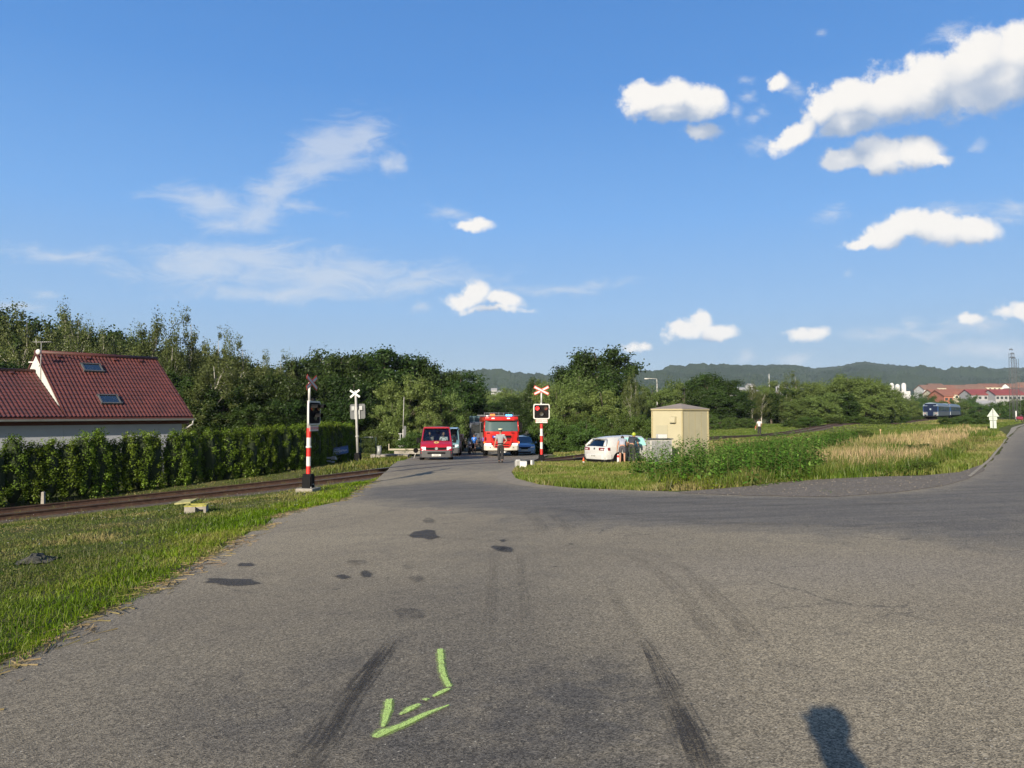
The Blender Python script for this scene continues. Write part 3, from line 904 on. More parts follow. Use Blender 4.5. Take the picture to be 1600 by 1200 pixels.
o = sheet('sandy_kerb', dense_poly(kpoly, 0.3), 0.010, M_sand, 0.3); tag(o, kind='structure')
# pale worn kerb of the side road
pk = [gp(x, y) for x, y in [(1512, 745), (1545, 718), (1560, 700), (1572, 682)]] + [(53, 75.5), (81, 111.5), (81.4, 111.1), (53.4, 75.2)] + [gp(x, y) for x, y in [(1575, 683), (1563, 701), (1549, 719), (1517, 746)]]
M_dust = mat('pale_kerb', (0.24, 0.21, 0.16), 0.9, var=0.3, scale=3)
o = sheet('worn_kerb', dense_poly(pk, 0.4), 0.022, M_dust, 0.3); tag(o, kind='structure')

# ------------------------------------------------------------------ railway track
M_rust = mat('rusty_rail', (0.085, 0.045, 0.03), 0.75, 0.2, 0.4, 6)
M_rtop = mat('polished_rail_head', (0.22, 0.19, 0.17), 0.35, 0.9)
M_slp = mat('sleeper_wood', (0.06, 0.042, 0.032), 0.9, var=0.4, scale=5, bump=.4)
M_bal = mat('ballast', (0.070, 0.052, 0.036), 0.95, var=0.5, scale=14, bump=1.0, bscale=16)
TRf = resample(TR, 1.0)
tt = np.gradient(TRf, axis=0); tt /= np.hypot(tt[:, 0], tt[:, 1])[:, None]
nn = np.stack([-tt[:, 1], tt[:, 0]], 1)
tz = H(TRf[:, 0], TRf[:, 1])
tr = empty('railway_track', (0, 0, 0), 0, 'rusty single railway track crossing the road and running to the train', 'railway track')
prof = [(-.065, -.15), (-.065, -.135), (-.012, -.12), (-.012, -.03), (-.036, -.02), (-.036, .012), (.036, .012), (.036, -.02), (.012, -.03), (.012, -.12), (.065, -.135), (.065, -.15)]
for s_ in (-1, 1):
    b_ = MB(); vs = []; n = len(prof)
    for i in range(len(TRf)):
        for (a_, z_) in prof:
            o_ = TRf[i] + nn[i] * (s_ * 0.7525 + a_)
            vs.append((o_[0], o_[1], tz[i] + z_ + 0.004))
    fs = []
    b_.add(vs, [])
    for i in range(len(TRf) - 1):
        for j in range(n):
            j2 = (j + 1) % n
            b_.f.append((i * n + j, (i + 1) * n + j, (i + 1) * n + j2, i * n + j2)); b_.mi.append(1 if j == 5 else 0); b_.sm.append(False)
    b_.build('rail', [M_rust, M_rtop], tr)
sl_pos = resample(TR, 0.62)
st_ = np.gradient(sl_pos, axis=0)
sz = H(sl_pos[:, 0], sl_pos[:, 1])
rsd = road_sd(sl_pos[:, 0], sl_pos[:, 1])
near_i = [i for i in range(len(sl_pos)) if rsd[i] < -0.1 and sl_pos[i][1] > 8]
show = [i for i in near_i if sl_pos[i][1] < 78][:100]
rest = [i for i in near_i if i not in set(show)]
sleeper0 = None
sb = MB(); sb.box((0, 0, 0), (0.25, 2.5, 0.14))
for i in show:
    if sleeper0 is None:
        o = sb.build('sleeper', M_slp, tr); sleeper0 = o
    else:
        o = sleeper0.copy(); C.objects.link(o); reg(o, tr)
    o.location = (sl_pos[i][0], sl_pos[i][1], sz[i] - 0.215)
    o.rotation_euler = (0, 0, math.atan2(st_[i][1], st_[i][0]))
b_ = MB()
for i in rest:
    b_.box((sl_pos[i][0], sl_pos[i][1], sz[i] - 0.215), (0.25, 2.5, 0.14), math.atan2(st_[i][1], st_[i][0]))
o = b_.build('sleepers', M_slp, tr); o['kind'] = 'stuff'
# ballast strips outside the road
def ballast_poly(i0, i1):
    a_ = TRf[i0:i1]; n_ = nn[i0:i1]
    return np.vstack([a_ + n_ * 1.75, (a_ - n_ * 1.75)[::-1]])
trsd = road_sd(TRf[:, 0], TRf[:, 1])
ins = np.where((trsd > 0) & (TRf[:, 1] < 60))[0]
i0, i1 = ins[0], ins[-1]
for lo_, hi_ in ((0, i0 + 1), (i1, len(TRf))):
    o = sheet('ballast_bed', ballast_poly(lo_, hi_), 0.045 - 0.19, M_bal, 0.9); tag(o, kind='structure')
# flangeways in the asphalt
M_gro = mat('groove_dirt', (0.04, 0.035, 0.03), 0.9, var=0.4, scale=9)
for s_ in (-1, 1):
    c_ = TRf[i0 - 1:i1 + 2]; n_ = nn[i0 - 1:i1 + 2]
    p1 = c_ + n_ * (s_ * 0.7525 - 0.17); p2 = c_ + n_ * (s_ * 0.7525 + 0.14)
    o = sheet('flangeway', np.vstack([p1, p2[::-1]]), 0.009, M_gro, 0.3); tag(o, kind='structure')
# ------------------------------------------------------------------ hills and far town
def hills(name, prof, d0, d1, mat_, seed, z_base=-8, rough=4.0, step=0.0016):
    """prof: skyline as photo pixels; the ridge stands at distance d1, the slope begins at d0"""
    prof = smooth_poly(np.array(prof, float), 6)
    u = [uv(x, y)[0] for x, y in prof]; v = [uv(x, y)[1] for x, y in prof]
    U_ = np.arange(u[0], u[-1], step)
    top = np.interp(U_, u, v) * d1 + CAMZ
    r_ = np.random.default_rng(seed)
    def sm(k): 
        a = r_.normal(0, 1, len(U_)); kk = np.ones(k) / k
        a = np.convolve(a, kk, 'same'); return a / (a.std() + 1e-9)
    rows = []
    K = 120
    for k in range(K + 12):
        t = min(1, k / (K - 1))
        dd = d0 + (d1 - d0) * t
        if k >= K: dd = d1 + (k - K + 1) * 60
        zz = z_base + (top - z_base) * (t ** 0.85)
        if k >= K: zz = top - (k - K + 1) * 14
        tk = 1.0 if t > .985 else .30
        tree = (np.abs(sm(2)) * rough * 0.5 + sm(4) * rough * 0.35) * tk
        und = sm(60) * 6 * math.sin(PI * t) + sm(160) * 12 * math.sin(PI * t)
        zz = zz + (tree + und if k > 0 else -6)
        rows.append(np.stack([U_ * dd, np.full(len(U_), dd), zz], -1))
    A = np.array(rows)
    nr, nc = A.shape[:2]
    ii = (np.arange(nr - 1)[:, None] * nc + np.arange(nc - 1)[None, :]).ravel()
    me = bpy.data.meshes.new(name)
    me.from_pydata(A.reshape(-1, 3).tolist(), [], np.stack([ii, ii + 1, ii + nc + 1, ii + nc], 1).tolist())
    me.materials.append(mat_)
    o = bpy.data.objects.new(name, me); C.objects.link(o); tag(o, kind='structure')
    return o
m, q, b = principled('wooded_slope')
co = q.n('ShaderNodeTexCoord').outputs['Object']
c = q.mix(q.ramp(q.noise(co, 0.006, 5, 0.6), 0.35, 0.65), (0.013, 0.023, 0.014), (0.024, 0.038, 0.020))
c = q.mix(q.m('MULTIPLY', q.ramp(q.noise(co, 0.06, 6, 0.7), 0.4, 0.7), 0.7), c, (0.011, 0.020, 0.009))
q.put(b.inputs['Base Color'], c); b.inputs['Roughness'].default_value = 1; b.inputs['Specular IOR Level'].default_value = 0
bp = q.n('ShaderNodeBump'); bp.inputs['Strength'].default_value = 1; bp.inputs['Distance'].default_value = 6
q.put(bp.inputs['Height'], q.noise(co, 0.09, 4, 0.7)); q.put(b.inputs['Normal'], bp.outputs[0])
M_wood = m
hills('hills', [(-900, 600), (-200, 592), (300, 590), (640, 586), (690, 583), (735, 580), (765, 580), (800, 586), (830, 590), (870, 590), (920, 592), (960, 590), (1000, 584), (1040, 581), (1075, 574), (1120, 571), (1150, 572), (1180, 573), (1210, 571), (1240, 572), (1270, 576), (1300, 575),
                (1330, 569), (1350, 566), (1375, 569), (1400, 571), (1425, 573), (1450, 577), (1490, 579), (1530, 577), (1570, 577), (1640, 576), (1900, 580), (2600, 590)], 1300, 2500, M_wood, 5)

M_troof = mat('town_roof_tile', (0.17, 0.080, 0.055), 0.85, var=0.25, scale=.3)
M_troof2 = mat('orange_roof_tile', (0.19, 0.075, 0.050), 0.85, var=0.2, scale=.3)
M_tbrown = mat('brown_roof', (0.15, 0.085, 0.062), 0.85, var=0.2, scale=.3)
M_tred = mat('red_sheet_roof', (0.17, 0.036, 0.036), 0.7, var=0.1, scale=.2)
M_twall = mat('cream_render', (0.44, 0.40, 0.31), 0.9)
M_twhite = mat('white_render', (0.45, 0.45, 0.45), 0.9)
M_tgrey = mat('grey_render', (0.26, 0.26, 0.27), 0.9)
M_tor = mat('orange_render', (0.30, 0.11, 0.07), 0.9)
M_win = mat('dark_window', (0.02, 0.025, 0.03), 0.15, spec=0.8)
def simple_house(x0, x1, y_eave, y_ridge, d, depth, wall, roof, yaw, label, name='town_house', windows=3, gable='side', floors=1, group=None):
    """house whose long front spans photo columns x0..x1 at distance d"""
    A = P(x0, y_eave, d); B = P(x1, y_eave, d)
    w = (B - A).length
    ze = A.z; zr = P(x0, y_ridge, d).z
    base = -9.0
    c = (A + B) / 2
    e = empty(name, (c.x, c.y, base), yaw, label, 'building', group)
    h = ze - base; hr = zr - base
    b_ = MB()
    if gable == 'side':
        b_.prism([(-depth / 2, 0), (depth / 2, 0), (depth / 2, h), (0, hr - .3), (-depth / 2, h)], 'x', -w / 2, w / 2)
        b_.build('wall', wall, e)
        b_ = MB()
        for s_ in (-1, 1):
            b_.prism([(s_ * (depth / 2 + .6), h - .35), (0, hr), (0, hr + .35), (s_ * (depth / 2 + .6), h + .1)], 'x', -w / 2 - .5, w / 2 + .5)
        b_.build('roof', roof, e)
    else:
        b_.prism([(-w / 2, 0), (w / 2, 0), (w / 2, h), (0, hr - .3), (-w / 2, h)], 'y', -depth / 2, depth / 2)
        b_.build('wall', wall, e)
        b_ = MB()
        for s_ in (-1, 1):
            b_.prism([(s_ * (w / 2 + .6), h - .35), (0, hr), (0, hr + .35), (s_ * (w / 2 + .6), h + .1)], 'y', -depth / 2 - .5, depth / 2 + .5)
        b_.build('roof', roof, e)
    for f in range(floors):
        for i in range(windows):
            b_ = MB(); b_.box((0, 0, 0), (1.5, .12, 1.5))
            xx = -w / 2 + w * (i + .5) / windows
            b_.build('window', M_win, e, loc=(xx, -depth / 2 - .04, h - 1.9 - f * 3))
    return e
simple_house(1545, 1590, 617, 609, 430, 12, M_tgrey, M_tred, 0, 'long grey hall with a bright red sheet roof at the edge of the town', windows=7)
simple_house(1508, 1552, 617, 609, 437, 12, M_tgrey, M_tred, 0, 'low grey hall with red roof left of the red roofed long hall', windows=5)
simple_house(1570, 1640, 619, 606, 445, 40, M_twall, M_tbrown, 0, 'cream gabled house behind the lattice masts', gable='front', windows=3)
simple_house(1524, 1550, 637, 627, 300, 14, M_tor, M_tgrey, 0, 'small orange and white house low behind the train bushes', windows=3)
simple_house(1450, 1512, 616, 609, 470, 12, M_twall, M_troof2, 0, 'low house with orange tiled roof above the train', windows=6)
simple_house(1462, 1476, 619, 610, 410, 16, M_tor, M_troof2, 0, 'narrow house with deep orange roof above the train', windows=2)
rr = random.Random(3)
_tl = ['brown roofed cream house at the left end of the town', 'white gabled house second from the left in the town row', 'town house with brown roof and row of white dormers', 'long cream terrace under a brown roof in the town',
       'white walled terrace in the middle of the town row', 'brown roofed house right of the middle of the town row', 'wide white house under the flat brown roof in the town', 'cream house with reddish roof near the masts', 'rightmost brown roofed block of the town behind the masts']
for i, (x0, x1, ye, yr, rf, gb) in enumerate([(1436, 1456, 609, 602, M_tbrown, 'side'), (1450, 1470, 606, 600, M_tbrown, 'side'), (1466, 1487, 609, 602, M_troof, 'side'), (1484, 1512, 608, 602, M_tbrown, 'side'),
                                         (1510, 1532, 608, 601, M_tbrown, 'side'), (1528, 1556, 605, 600, M_troof, 'side'), (1552, 1572, 608, 600, M_tbrown, 'front'), (1570, 1592, 607, 600, M_troof, 'side'), (1588, 1660, 606, 598, M_tbrown, 'side')]):
    simple_house(x0, x1, ye, yr, 560 + i * 9, 14, M_twall if i % 2 else M_twhite, rf, 0, _tl[i], windows=4 if i != 3 else 7, gable=gb)
# white works with silos left of the town
e = empty('silo_works', P(1411, 655, 620), 0, 'white works with domed silos left of the red roofed town', 'building')
k = 620 / F
b_ = MB(); b_.box((0, 8, 16), (16 * 1.0, 12, 17)); b_.box((8, 8, 14), (10, 10, 14)); b_.build('wall', M_twhite, e)
for i, xx in enumerate((-6, -1, 4.5)):
    b_ = MB(); b_.cyl((0, 0, 0), (0, 0, 10), 1.9, 1.9, 14); b_.ell((0, 0, 10), (1.9, 1.9, 2.0)); b_.build('silo', M_twhite, e, loc=(xx, 6, 20 - i % 2))
# pale blocks between the trees
for i, (x0, x1, y0, y1, d) in enumerate([(1132, 1146, 610, 615, 520), (1152, 1162, 607, 612, 560), (1168, 1176, 601, 606, 640), (1164, 1182, 610, 616, 540), (1216, 1224, 602, 607, 620), (768, 776, 608, 613, 700), (776, 786, 612, 617, 650)]):
    simple_house(x0, x1, y0 + 2, y0 - 1, d, 12, M_twhite, M_tgrey, 0, ['pale house low between dark trees left of the meadow', 'pale house glimpsed above the birch grove', 'small white house high between the treetops under the mast',
        'pale wide house behind the grove right of the yellow hut', 'small white house right of the thin mast', 'pale house far down the road between the trees', 'second pale house far down the road, the lower one'][i], windows=3)
# thin chimney like mast among the hill trees
b_ = MB(); b_.cyl((0, 0, 0), (0, 0, 26), .7, .5, 10); b_.cyl((0, 0, 26), (0, 0, 27), .8, .8, 10); b_.cyl((0, 0, 27), (0, 0, 35), .35, .25, 8)
o = b_.build('radio_mast', M_twhite, None, loc=(P(1202, 610, 640).x, 640, P(1202, 610, 640).z - 20)); tag(o, 'thin white mast rising above the treetops in front of the hills', 'mast')

# ------------------------------------------------------------------ tree prototypes
M_bark = mat('bark', (0.07, 0.055, 0.042), 0.9, var=0.3, scale=4, bump=.6)
M_birch = mat('birch_bark', (0.33, 0.31, 0.27), 0.8, var=0.25, scale=3, dirt=((0.04, 0.035, 0.03), 0.9))
def leaves(centers, radii, nper, size, seed, droop=0.0, outw=0.9, flat=0.75):
    r_ = np.random.default_rng(seed)
    cs = np.repeat(centers, nper, 0); rs = np.repeat(radii, nper, 0)
    n = len(cs)
    d = r_.normal(0, 1, (n, 3)); d /= np.linalg.norm(d, axis=1)[:, None]
    rad = r_.random(n) ** 0.45
    off = d * rad[:, None] * rs
    if droop: off[:, 2] -= np.abs(r_.normal(0, droop, n)) * rs[:, 2]
    p = cs + off
    nrm = d * outw + r_.normal(0, .6, (n, 3)) + np.array([0, 0, .25]); nrm /= np.linalg.norm(nrm, axis=1)[:, None]
    t = np.cross(nrm, r_.normal(0, 1, (n, 3))); t /= np.linalg.norm(t, axis=1)[:, None]
    bt = np.cross(nrm, t)
    s_ = (size * (0.55 + r_.random(n) * 0.9))[:, None]
    V_ = np.stack([p - t * s_, p - bt * s_ * flat, p + t * s_, p + bt * s_ * flat * 0.8], 1)
    return V_
TREES = {}
def make_tree(kind, i, H_=10.0):
    r_ = np.random.default_rng(100 + i * 17 + len(kind))
    rr = random.Random(i * 31 + len(kind))
    if kind == 'broad':
        n = 95; env = (2.9, 2.9, 3.9); cz = 6.0; leaf = .115; nper = 190; mt = LM['broad']; cr = (.55, 1.15)
    elif kind == 'willow':
        n = 130; env = (4.2, 4.2, 4.9); cz = 4.9; leaf = .105; nper = 170; mt = LM['willow']; cr = (.5, 1.1)
    elif kind == 'birch':
        n = 100; env = (2.1, 2.1, 4.2); cz = 5.7; leaf = .062; nper = 140; mt = LM['birch']; cr = (.30, .70)
    elif kind == 'shrub':
        n = 80; env = (5.0, 5.0, 5.0); cz = 4.0; leaf = .16; nper = 150; mt = LM['shrub']; cr = (.9, 1.7)
    cs = []; rs = []
    lobes = [(rr.uniform(0, 6.28), rr.uniform(.15, .5), rr.uniform(-.8, .8)) for _ in range(6)]
    while len(cs) < n:
        d = r_.normal(0, 1, 3); d /= np.linalg.norm(d)
        k = 0.35 + 0.62 * r_.random() ** 0.5
        a = math.atan2(d[1], d[0])
        f = 1 + sum(l[1] * .5 * math.cos(a - l[0]) * math.cos(d[2] * 2 - l[2]) for l in lobes[:3])
        p = np.array([d[0] * env[0], d[1] * env[1], d[2] * env[2]]) * k * f
        if kind == 'broad' and p[2] < 0: p[:2] *= (1 + p[2] / 12)
        if kind == 'birch':
            w = 1.05 - 0.42 * max(0, p[2] / env[2]) ** 3
            p[:2] *= w
        p[2] += cz
        if p[2] < (0.4 if kind in ('willow', 'shrub') else 1.6): continue
        if p[2] > 9.9: p[2] = 9.9 - r_.random() * .5
        s_ = r_.uniform(*cr)
        if kind == 'birch' and p[2] > 8: s_ *= .8
        cs.append(p); rs.append([s_, s_, s_ * (.75 if kind != 'birch' else 1.2)])
    cs = np.array(cs); rs = np.array(rs)
    # loose twigs on the outline
    V1 = leaves(cs, rs, nper, leaf, i, droop=.35 if kind == 'birch' else 0)
    out_c = cs + (cs - np.array([0, 0, cz])) * 0.14
    out_c[:, 2] = np.clip(out_c[:, 2], .3, 10.3)
    V2 = leaves(out_c, rs * 1.15, nper // 5, leaf, i + 50)
    crown = np.concatenate([V1, V2])
    tb = MB()
    bend = [(0, 0, -.5), (rr.uniform(-.1, .1), rr.uniform(-.1, .1), 2), (rr.uniform(-.25, .25), rr.uniform(-.2, .2), 4.5), (rr.uniform(-.3, .3), rr.uniform(-.3, .3), 7.2), (rr.uniform(-.2, .2), rr.uniform(-.2, .2), 9.3)]
    tr_ = .16 if kind == 'birch' else .26
    tb.tube(bend, [tr_, tr_ * .8, tr_ * .6, tr_ * .35, tr_ * .1], 9)
    for j in range(0, len(cs), 5 if kind != 'birch' else 4):
        z = min(cs[j][2] * .7, 8)
        k = z / 9.3
        base = Vector((bend[2][0] * k, bend[2][1] * k, z))
        mid = base.lerp(Vector(cs[j]), .5) + Vector((0, 0, .25))
        tb.tube([base, mid, Vector(cs[j])], [tr_ * .32, tr_ * .2, tr_ * .08], 5)
    e = empty(kind, (0, 0, -500))
    t_o = tb.build('trunk', M_birch if kind == 'birch' else M_bark, e, fixn=False)
    c_o = tri_mesh('crown', crown, 4, mt, e)
    # twin-stem look for willows
    TREES.setdefault(kind, []).append(e)
    return e
LM = {'broad': leaf_mat('leaves_broad', (0.026, 0.047, 0.010), 0.36, 0.016, .22),
      'willow': leaf_mat('leaves_willow', (0.098, 0.138, 0.036), 0.36, 0.012, .25),
      'birch': leaf_mat('leaves_birch', (0.080, 0.102, 0.030), 0.32, 0.012, .25),
      'shrub': leaf_mat('leaves_shrub', (0.052, 0.086, 0.018), 0.34, 0.02, .22),
      'thuja': leaf_mat('leaves_thuja', (0.100, 0.155, 0.016), 0.42, 0.010, .2)}
for i in range(4): make_tree('broad', i)
for i in range(3): make_tree('willow', i)
for i in range(3): make_tree('birch', i)
for i in range(3): make_tree('shrub', i)
used_proto = set()
TN = {'broad': ('broadleaf_tree', 'tree'), 'willow': ('willow_tree', 'tree'), 'birch': ('birch_tree', 'tree'), 'shrub': ('shrub', 'shrub')}
trnd = random.Random(77)
def tree(kind, x, ytop, d, wpx=None, label=None, group=None, base=None, name=None):
    i = trnd.randrange(len(TREES[kind]))
    proto = TREES[kind][i]
    g0 = at(x, d)
    zb = base if base is not None else g0.z
    ht = P(x, ytop, d).z - zb
    s_ = ht / 10.0
    if (kind, i) in used_proto: e = copy_tree(proto)
    else: e = proto; used_proto.add((kind, i))
    e.name = name or TN[kind][0]
    e.location = (g0.x, d, zb - .1)
    wk = {'broad': 6.4, 'willow': 9.0, 'birch': 4.2, 'shrub': 10.6}[kind]
    sx = s_ * trnd.uniform(.9, 1.15) if wpx is None else (wpx * d / F) / wk
    e.scale = (sx, sx, s_)
    e.rotation_euler = (0, 0, trnd.uniform(0, 6.28))
    e['category'] = TN[kind][1]
    if label: e['label'] = label
    if group: e['group'] = group
    return e
gl = 'broadleaf trees of the dark wood behind the house and hedge'
lb = 'dark green broadleaf tree in the shady wood behind the house and hedge'
# rear rows of the wood on the left
for x, yt, d in [(-60, 500, 92), (-15, 520, 88), (0, 485, 84), (40, 508, 80), (82, 512, 86), (120, 520, 82), (165, 512, 88), (205, 528, 84), (250, 540, 88), (300, 548, 84), (345, 552, 90), (385, 560, 86), (425, 566, 92), (470, 556, 86),
                 (505, 548, 96), (548, 552, 92), (700, 577, 90), (722, 584, 86)]:
    tree('broad', x, yt + trnd.uniform(-3, 3), d, None, lb, gl)
tree('broad', 600, 541, 84, 120, 'tallest dark broadleaf tree of the wood, above the willows behind the white cross post')
tree('broad', 650, 553, 88, 90, 'rounded dark broadleaf tree at the right end of the wood, above the red van')
tree('broad', 530, 548, 80, 90, 'broad dark tree above the striped crossing signal on the left')
# front row fill
for x, yt, d in [(-40, 560, 62), (10, 560, 60), (60, 555, 62), (130, 560, 64), (215, 560, 62), (262, 575, 60), (300, 590, 58), (345, 600, 58), (390, 585, 60), (430, 580, 62), (470, 590, 60), (510, 585, 64), (550, 590, 62), (585, 590, 66), (455, 620, 54), (500, 625, 56), (540, 622, 56), (405, 628, 52), (570, 640, 58)]:
    tree('broad', x, yt, d, trnd.uniform(70, 95), lb, gl)
for x, yt, d, w, l in [(34, 481, 74, 46, 'leftmost tall birch above the low red roof wing'), (100, 474, 76, 52, 'tallest birch with grey green top above the roof aerial'), (122, 486, 74, 40, 'birch with bare grey twigs just right of the tallest birch'),
                       (160, 508, 72, 36, 'low birch between the roof aerial and the upper roof window'), (178, 514, 76, 34, 'drooping birch right above the roof ridge'), (240, 490, 66, 56, 'pale green birch with white trunk above the right end of the roof ridge'),
                       (293, 488, 68, 48, 'slim tall birch right of the house roof'), (342, 516, 66, 40, 'thin birch with sparse top right of the slim tall birch'), (375, 530, 64, 52, 'broad birch at the right end of the birch row'),
                       (218, 512, 66, 40, 'low birch left of the white trunked birch'), (268, 528, 64, 44, 'low birch between the two tallest birches right of the ridge'), (440, 551, 84, 30, 'small birch top left of the striped crossing signal'),
                       (412, 552, 84, 30, 'thin far birch above the hedge left of the striped signal'), (456, 556, 86, 24, 'far slim birch directly left of the striped signal'), (330, 560, 58, 60, 'lower bushy birch beside the roof eave')]:
    tree('birch', x, yt, d, w * 1.5, l)
# willows behind the crossing, left of the road
for x, yt, d, w, l in [(640, 583, 60, 100, 'large grey green willow behind the red van'), (690, 600, 62, 76, 'willow leaning over the road behind the red van'), (612, 622, 56, 70, 'low willow left of the red van above the white beam'),
                       (668, 640, 54, 60, 'small willow bush directly behind the red van roof')]:
    tree('willow', x, yt, d, w, l)
for x, yt, d, w in [(590, 660, 50, 50), (640, 672, 49.5, 50), (680, 668, 56, 50), (712, 655, 66, 40)]:
    tree('shrub', x, yt, d, w, 'low shrub under the willows beyond the white beam', 'low shrubs under the willows')
# dark alley beyond the fire engine
for x, yt, d, w in [(735, 600, 92, 46), (748, 618, 105, 40), (768, 628, 125, 50), (790, 622, 140, 60), (812, 618, 125, 50), (728, 640, 78, 36), (780, 640, 98, 50), (812, 636, 92, 46), (760, 650, 100, 40), (800, 660, 84, 40)]:
    tree('broad', x, yt, d, w, 'dark broadleaf tree lining the road beyond the fire engine', 'trees along the road beyond the fire engine')
for x, yt, d, w in [(755, 606, 170, 60), (800, 604, 180, 70), (840, 600, 160, 60), (780, 615, 150, 50)]:
    tree('willow', x, yt, d, w, 'far olive green tree closing the view down the road', 'far trees closing the road view')
# centre right clump
tree('broad', 928, 541, 92, 120, 'tallest dark green tree of the clump right of the red light signal')
tree('broad', 905, 562, 95, 90, 'dark tree leaning left beside the tallest tree of the centre clump')
tree('broad', 955, 572, 88, 80, 'dark tree at the right shoulder of the centre clump')
for x, yt, d, w, l in [(856, 592, 70, 70, 'willow directly behind the red light signal'), (905, 578, 68, 110, 'large grey willow right of the red light signal'), (870, 600, 62, 80, 'lower willow behind the red light signal'), (940, 605, 64, 90, 'willow above the white car')]:
    tree('willow', x, yt, d, w, l)
tree('birch', 992, 580, 80, 34, 'birch with two thin white trunks left of the yellow hut')
tree('birch', 985, 592, 78, 28, 'shorter birch left of the white trunked pair beside the hut')
tree('broad', 835, 590, 110, 36, 'small pointed tree left of the red light signal cross')
for x, yt, d, w in [(835, 665, 60, 50), (875, 660, 58, 60), (915, 655, 57, 60), (955, 655, 58, 60), (985, 640, 60, 50), (1005, 645, 58, 46), (1022, 650, 62, 40), (850, 640, 58, 60), (900, 636, 60, 70), (940, 640, 62, 60)]:
    tree('shrub', x, yt, d, w, 'dark shrub under the centre trees behind the white car', 'shrubs behind the white car')
# right tree line beyond the meadow
for i, (k_, x, yt, d, w) in enumerate([('shrub', 1045, 592, 120, 60), ('willow', 1020, 600, 110, 60), ('willow', 1070, 596, 118, 60), ('broad', 1108, 580, 112, 60), ('broad', 1135, 590, 116, 62), ('broad', 1090, 600, 112, 50), ('broad', 1152, 612, 112, 50), ('broad', 1125, 615, 108, 60),
                                ('willow', 1180, 600, 125, 60), ('birch', 1175, 596, 122, 26), ('willow', 1215, 592, 128, 60), ('birch', 1242, 582, 125, 40), ('broad', 1236, 606, 122, 50), ('willow', 1268, 594, 118, 70), ('willow', 1300, 586, 122, 70),
                                ('willow', 1325, 583, 122, 90), ('willow', 1360, 590, 125, 70), ('willow', 1384, 600, 128, 60), ('willow', 1290, 612, 112, 70), ('broad', 1316, 612, 116, 60), ('willow', 1345, 612, 118, 70), ('willow', 1250, 620, 114, 60), ('willow', 1395, 618, 135, 50),
                                ('broad', 1205, 612, 118, 50), ('birch', 1190, 608, 116, 24), ('birch', 1230, 612, 116, 24), ('birch', 1352, 584, 130, 26), ('willow', 1418, 622, 165, 40), ('shrub', 1436, 632, 170, 34)]):
    tree(k_, x, yt, d, w, {'broad': 'dark broadleaf tree in the tree line beyond the meadow', 'willow': 'silvery green willow in the tree line beyond the meadow', 'birch': 'slender birch in the tree line beyond the meadow', 'shrub': 'broad green shrub in the tree line beyond the meadow'}[k_],
         'trees in the line beyond the meadow')
for x, yt, d, w in [(1110, 645, 104, 34), (1140, 648, 104, 34), (1165, 650, 104, 30), (1265, 648, 100, 44), (1235, 655, 104, 30), (1300, 650, 108, 44), (1335, 648, 112, 44), (1370, 648, 118, 40), (1400, 648, 130, 36), (1425, 650, 145, 26), (1250, 662, 98, 26), (1410, 640, 150, 30)]:
    tree('shrub', x, yt, d, w, 'low green shrub below the tree line beyond the meadow', 'low shrubs beyond the meadow')
# behind and right of the train
for x, yt, d, w in [(1452, 616, 260, 30), (1475, 622, 250, 30), (1500, 620, 260, 34), (1516, 616, 270, 30), (1545, 628, 230, 40), (1565, 626, 220, 40), (1590, 620, 200, 46), (1610, 615, 190, 46), (1580, 630, 180, 30), (1530, 630, 225, 34), (1436, 612, 300, 30), (1408, 612, 300, 40)]:
    tree('shrub', x, yt, d, w, 'bushy tree between the train and the town', 'bushes between the train and the town')
for x, yt, d, w in [(1478, 650, 118, 26), (1500, 647, 120, 34), (1522, 643, 122, 34), (1540, 645, 120, 26), (1512, 650, 112, 30), (1535, 652, 108, 26), (1348, 668, 96, 22), (1358, 670, 92, 18)]:
    tree('shrub', x, yt, d, w, 'bright green bush beside the track in front of the train', 'bushes in front of the train')
for x, yt, d, w, l in [(1432, 714, 20.8, 62, 'small dark green bush at the gravel edge right of the dry grass'), (1452, 690, 31, 80, 'low brownish bush on the bank right of the dry grass'), (1228, 695, 28.5, 50, 'leafy bush standing above the nettles left of the dry grass'),
                       (1345, 668, 56, 44, 'small green bush in the middle of the dry grass'), (1300, 674, 52, 44, 'small green bush left of the middle of the dry grass')]:
    tree('shrub', x, yt, d, w, l)
# side of the world outside the frame
for x, yt, d, w in [(-250, 540, 70, 120), (-420, 540, 75, 120), (-620, 560, 70, 130), (1750, 600, 150, 90), (1900, 590, 150, 100), (2100, 600, 140, 100)]:
    tree('broad', x, yt, d, w, 'lone broadleaf tree standing beyond the edge of the view', 'lone trees beyond the edge of the view')
for k_, l_ in TREES.items():
    for e in l_:
        if not e.get('category'):
            for c_ in kids(e): bpy.data.objects.remove(c_)
            bpy.data.objects.remove(e)

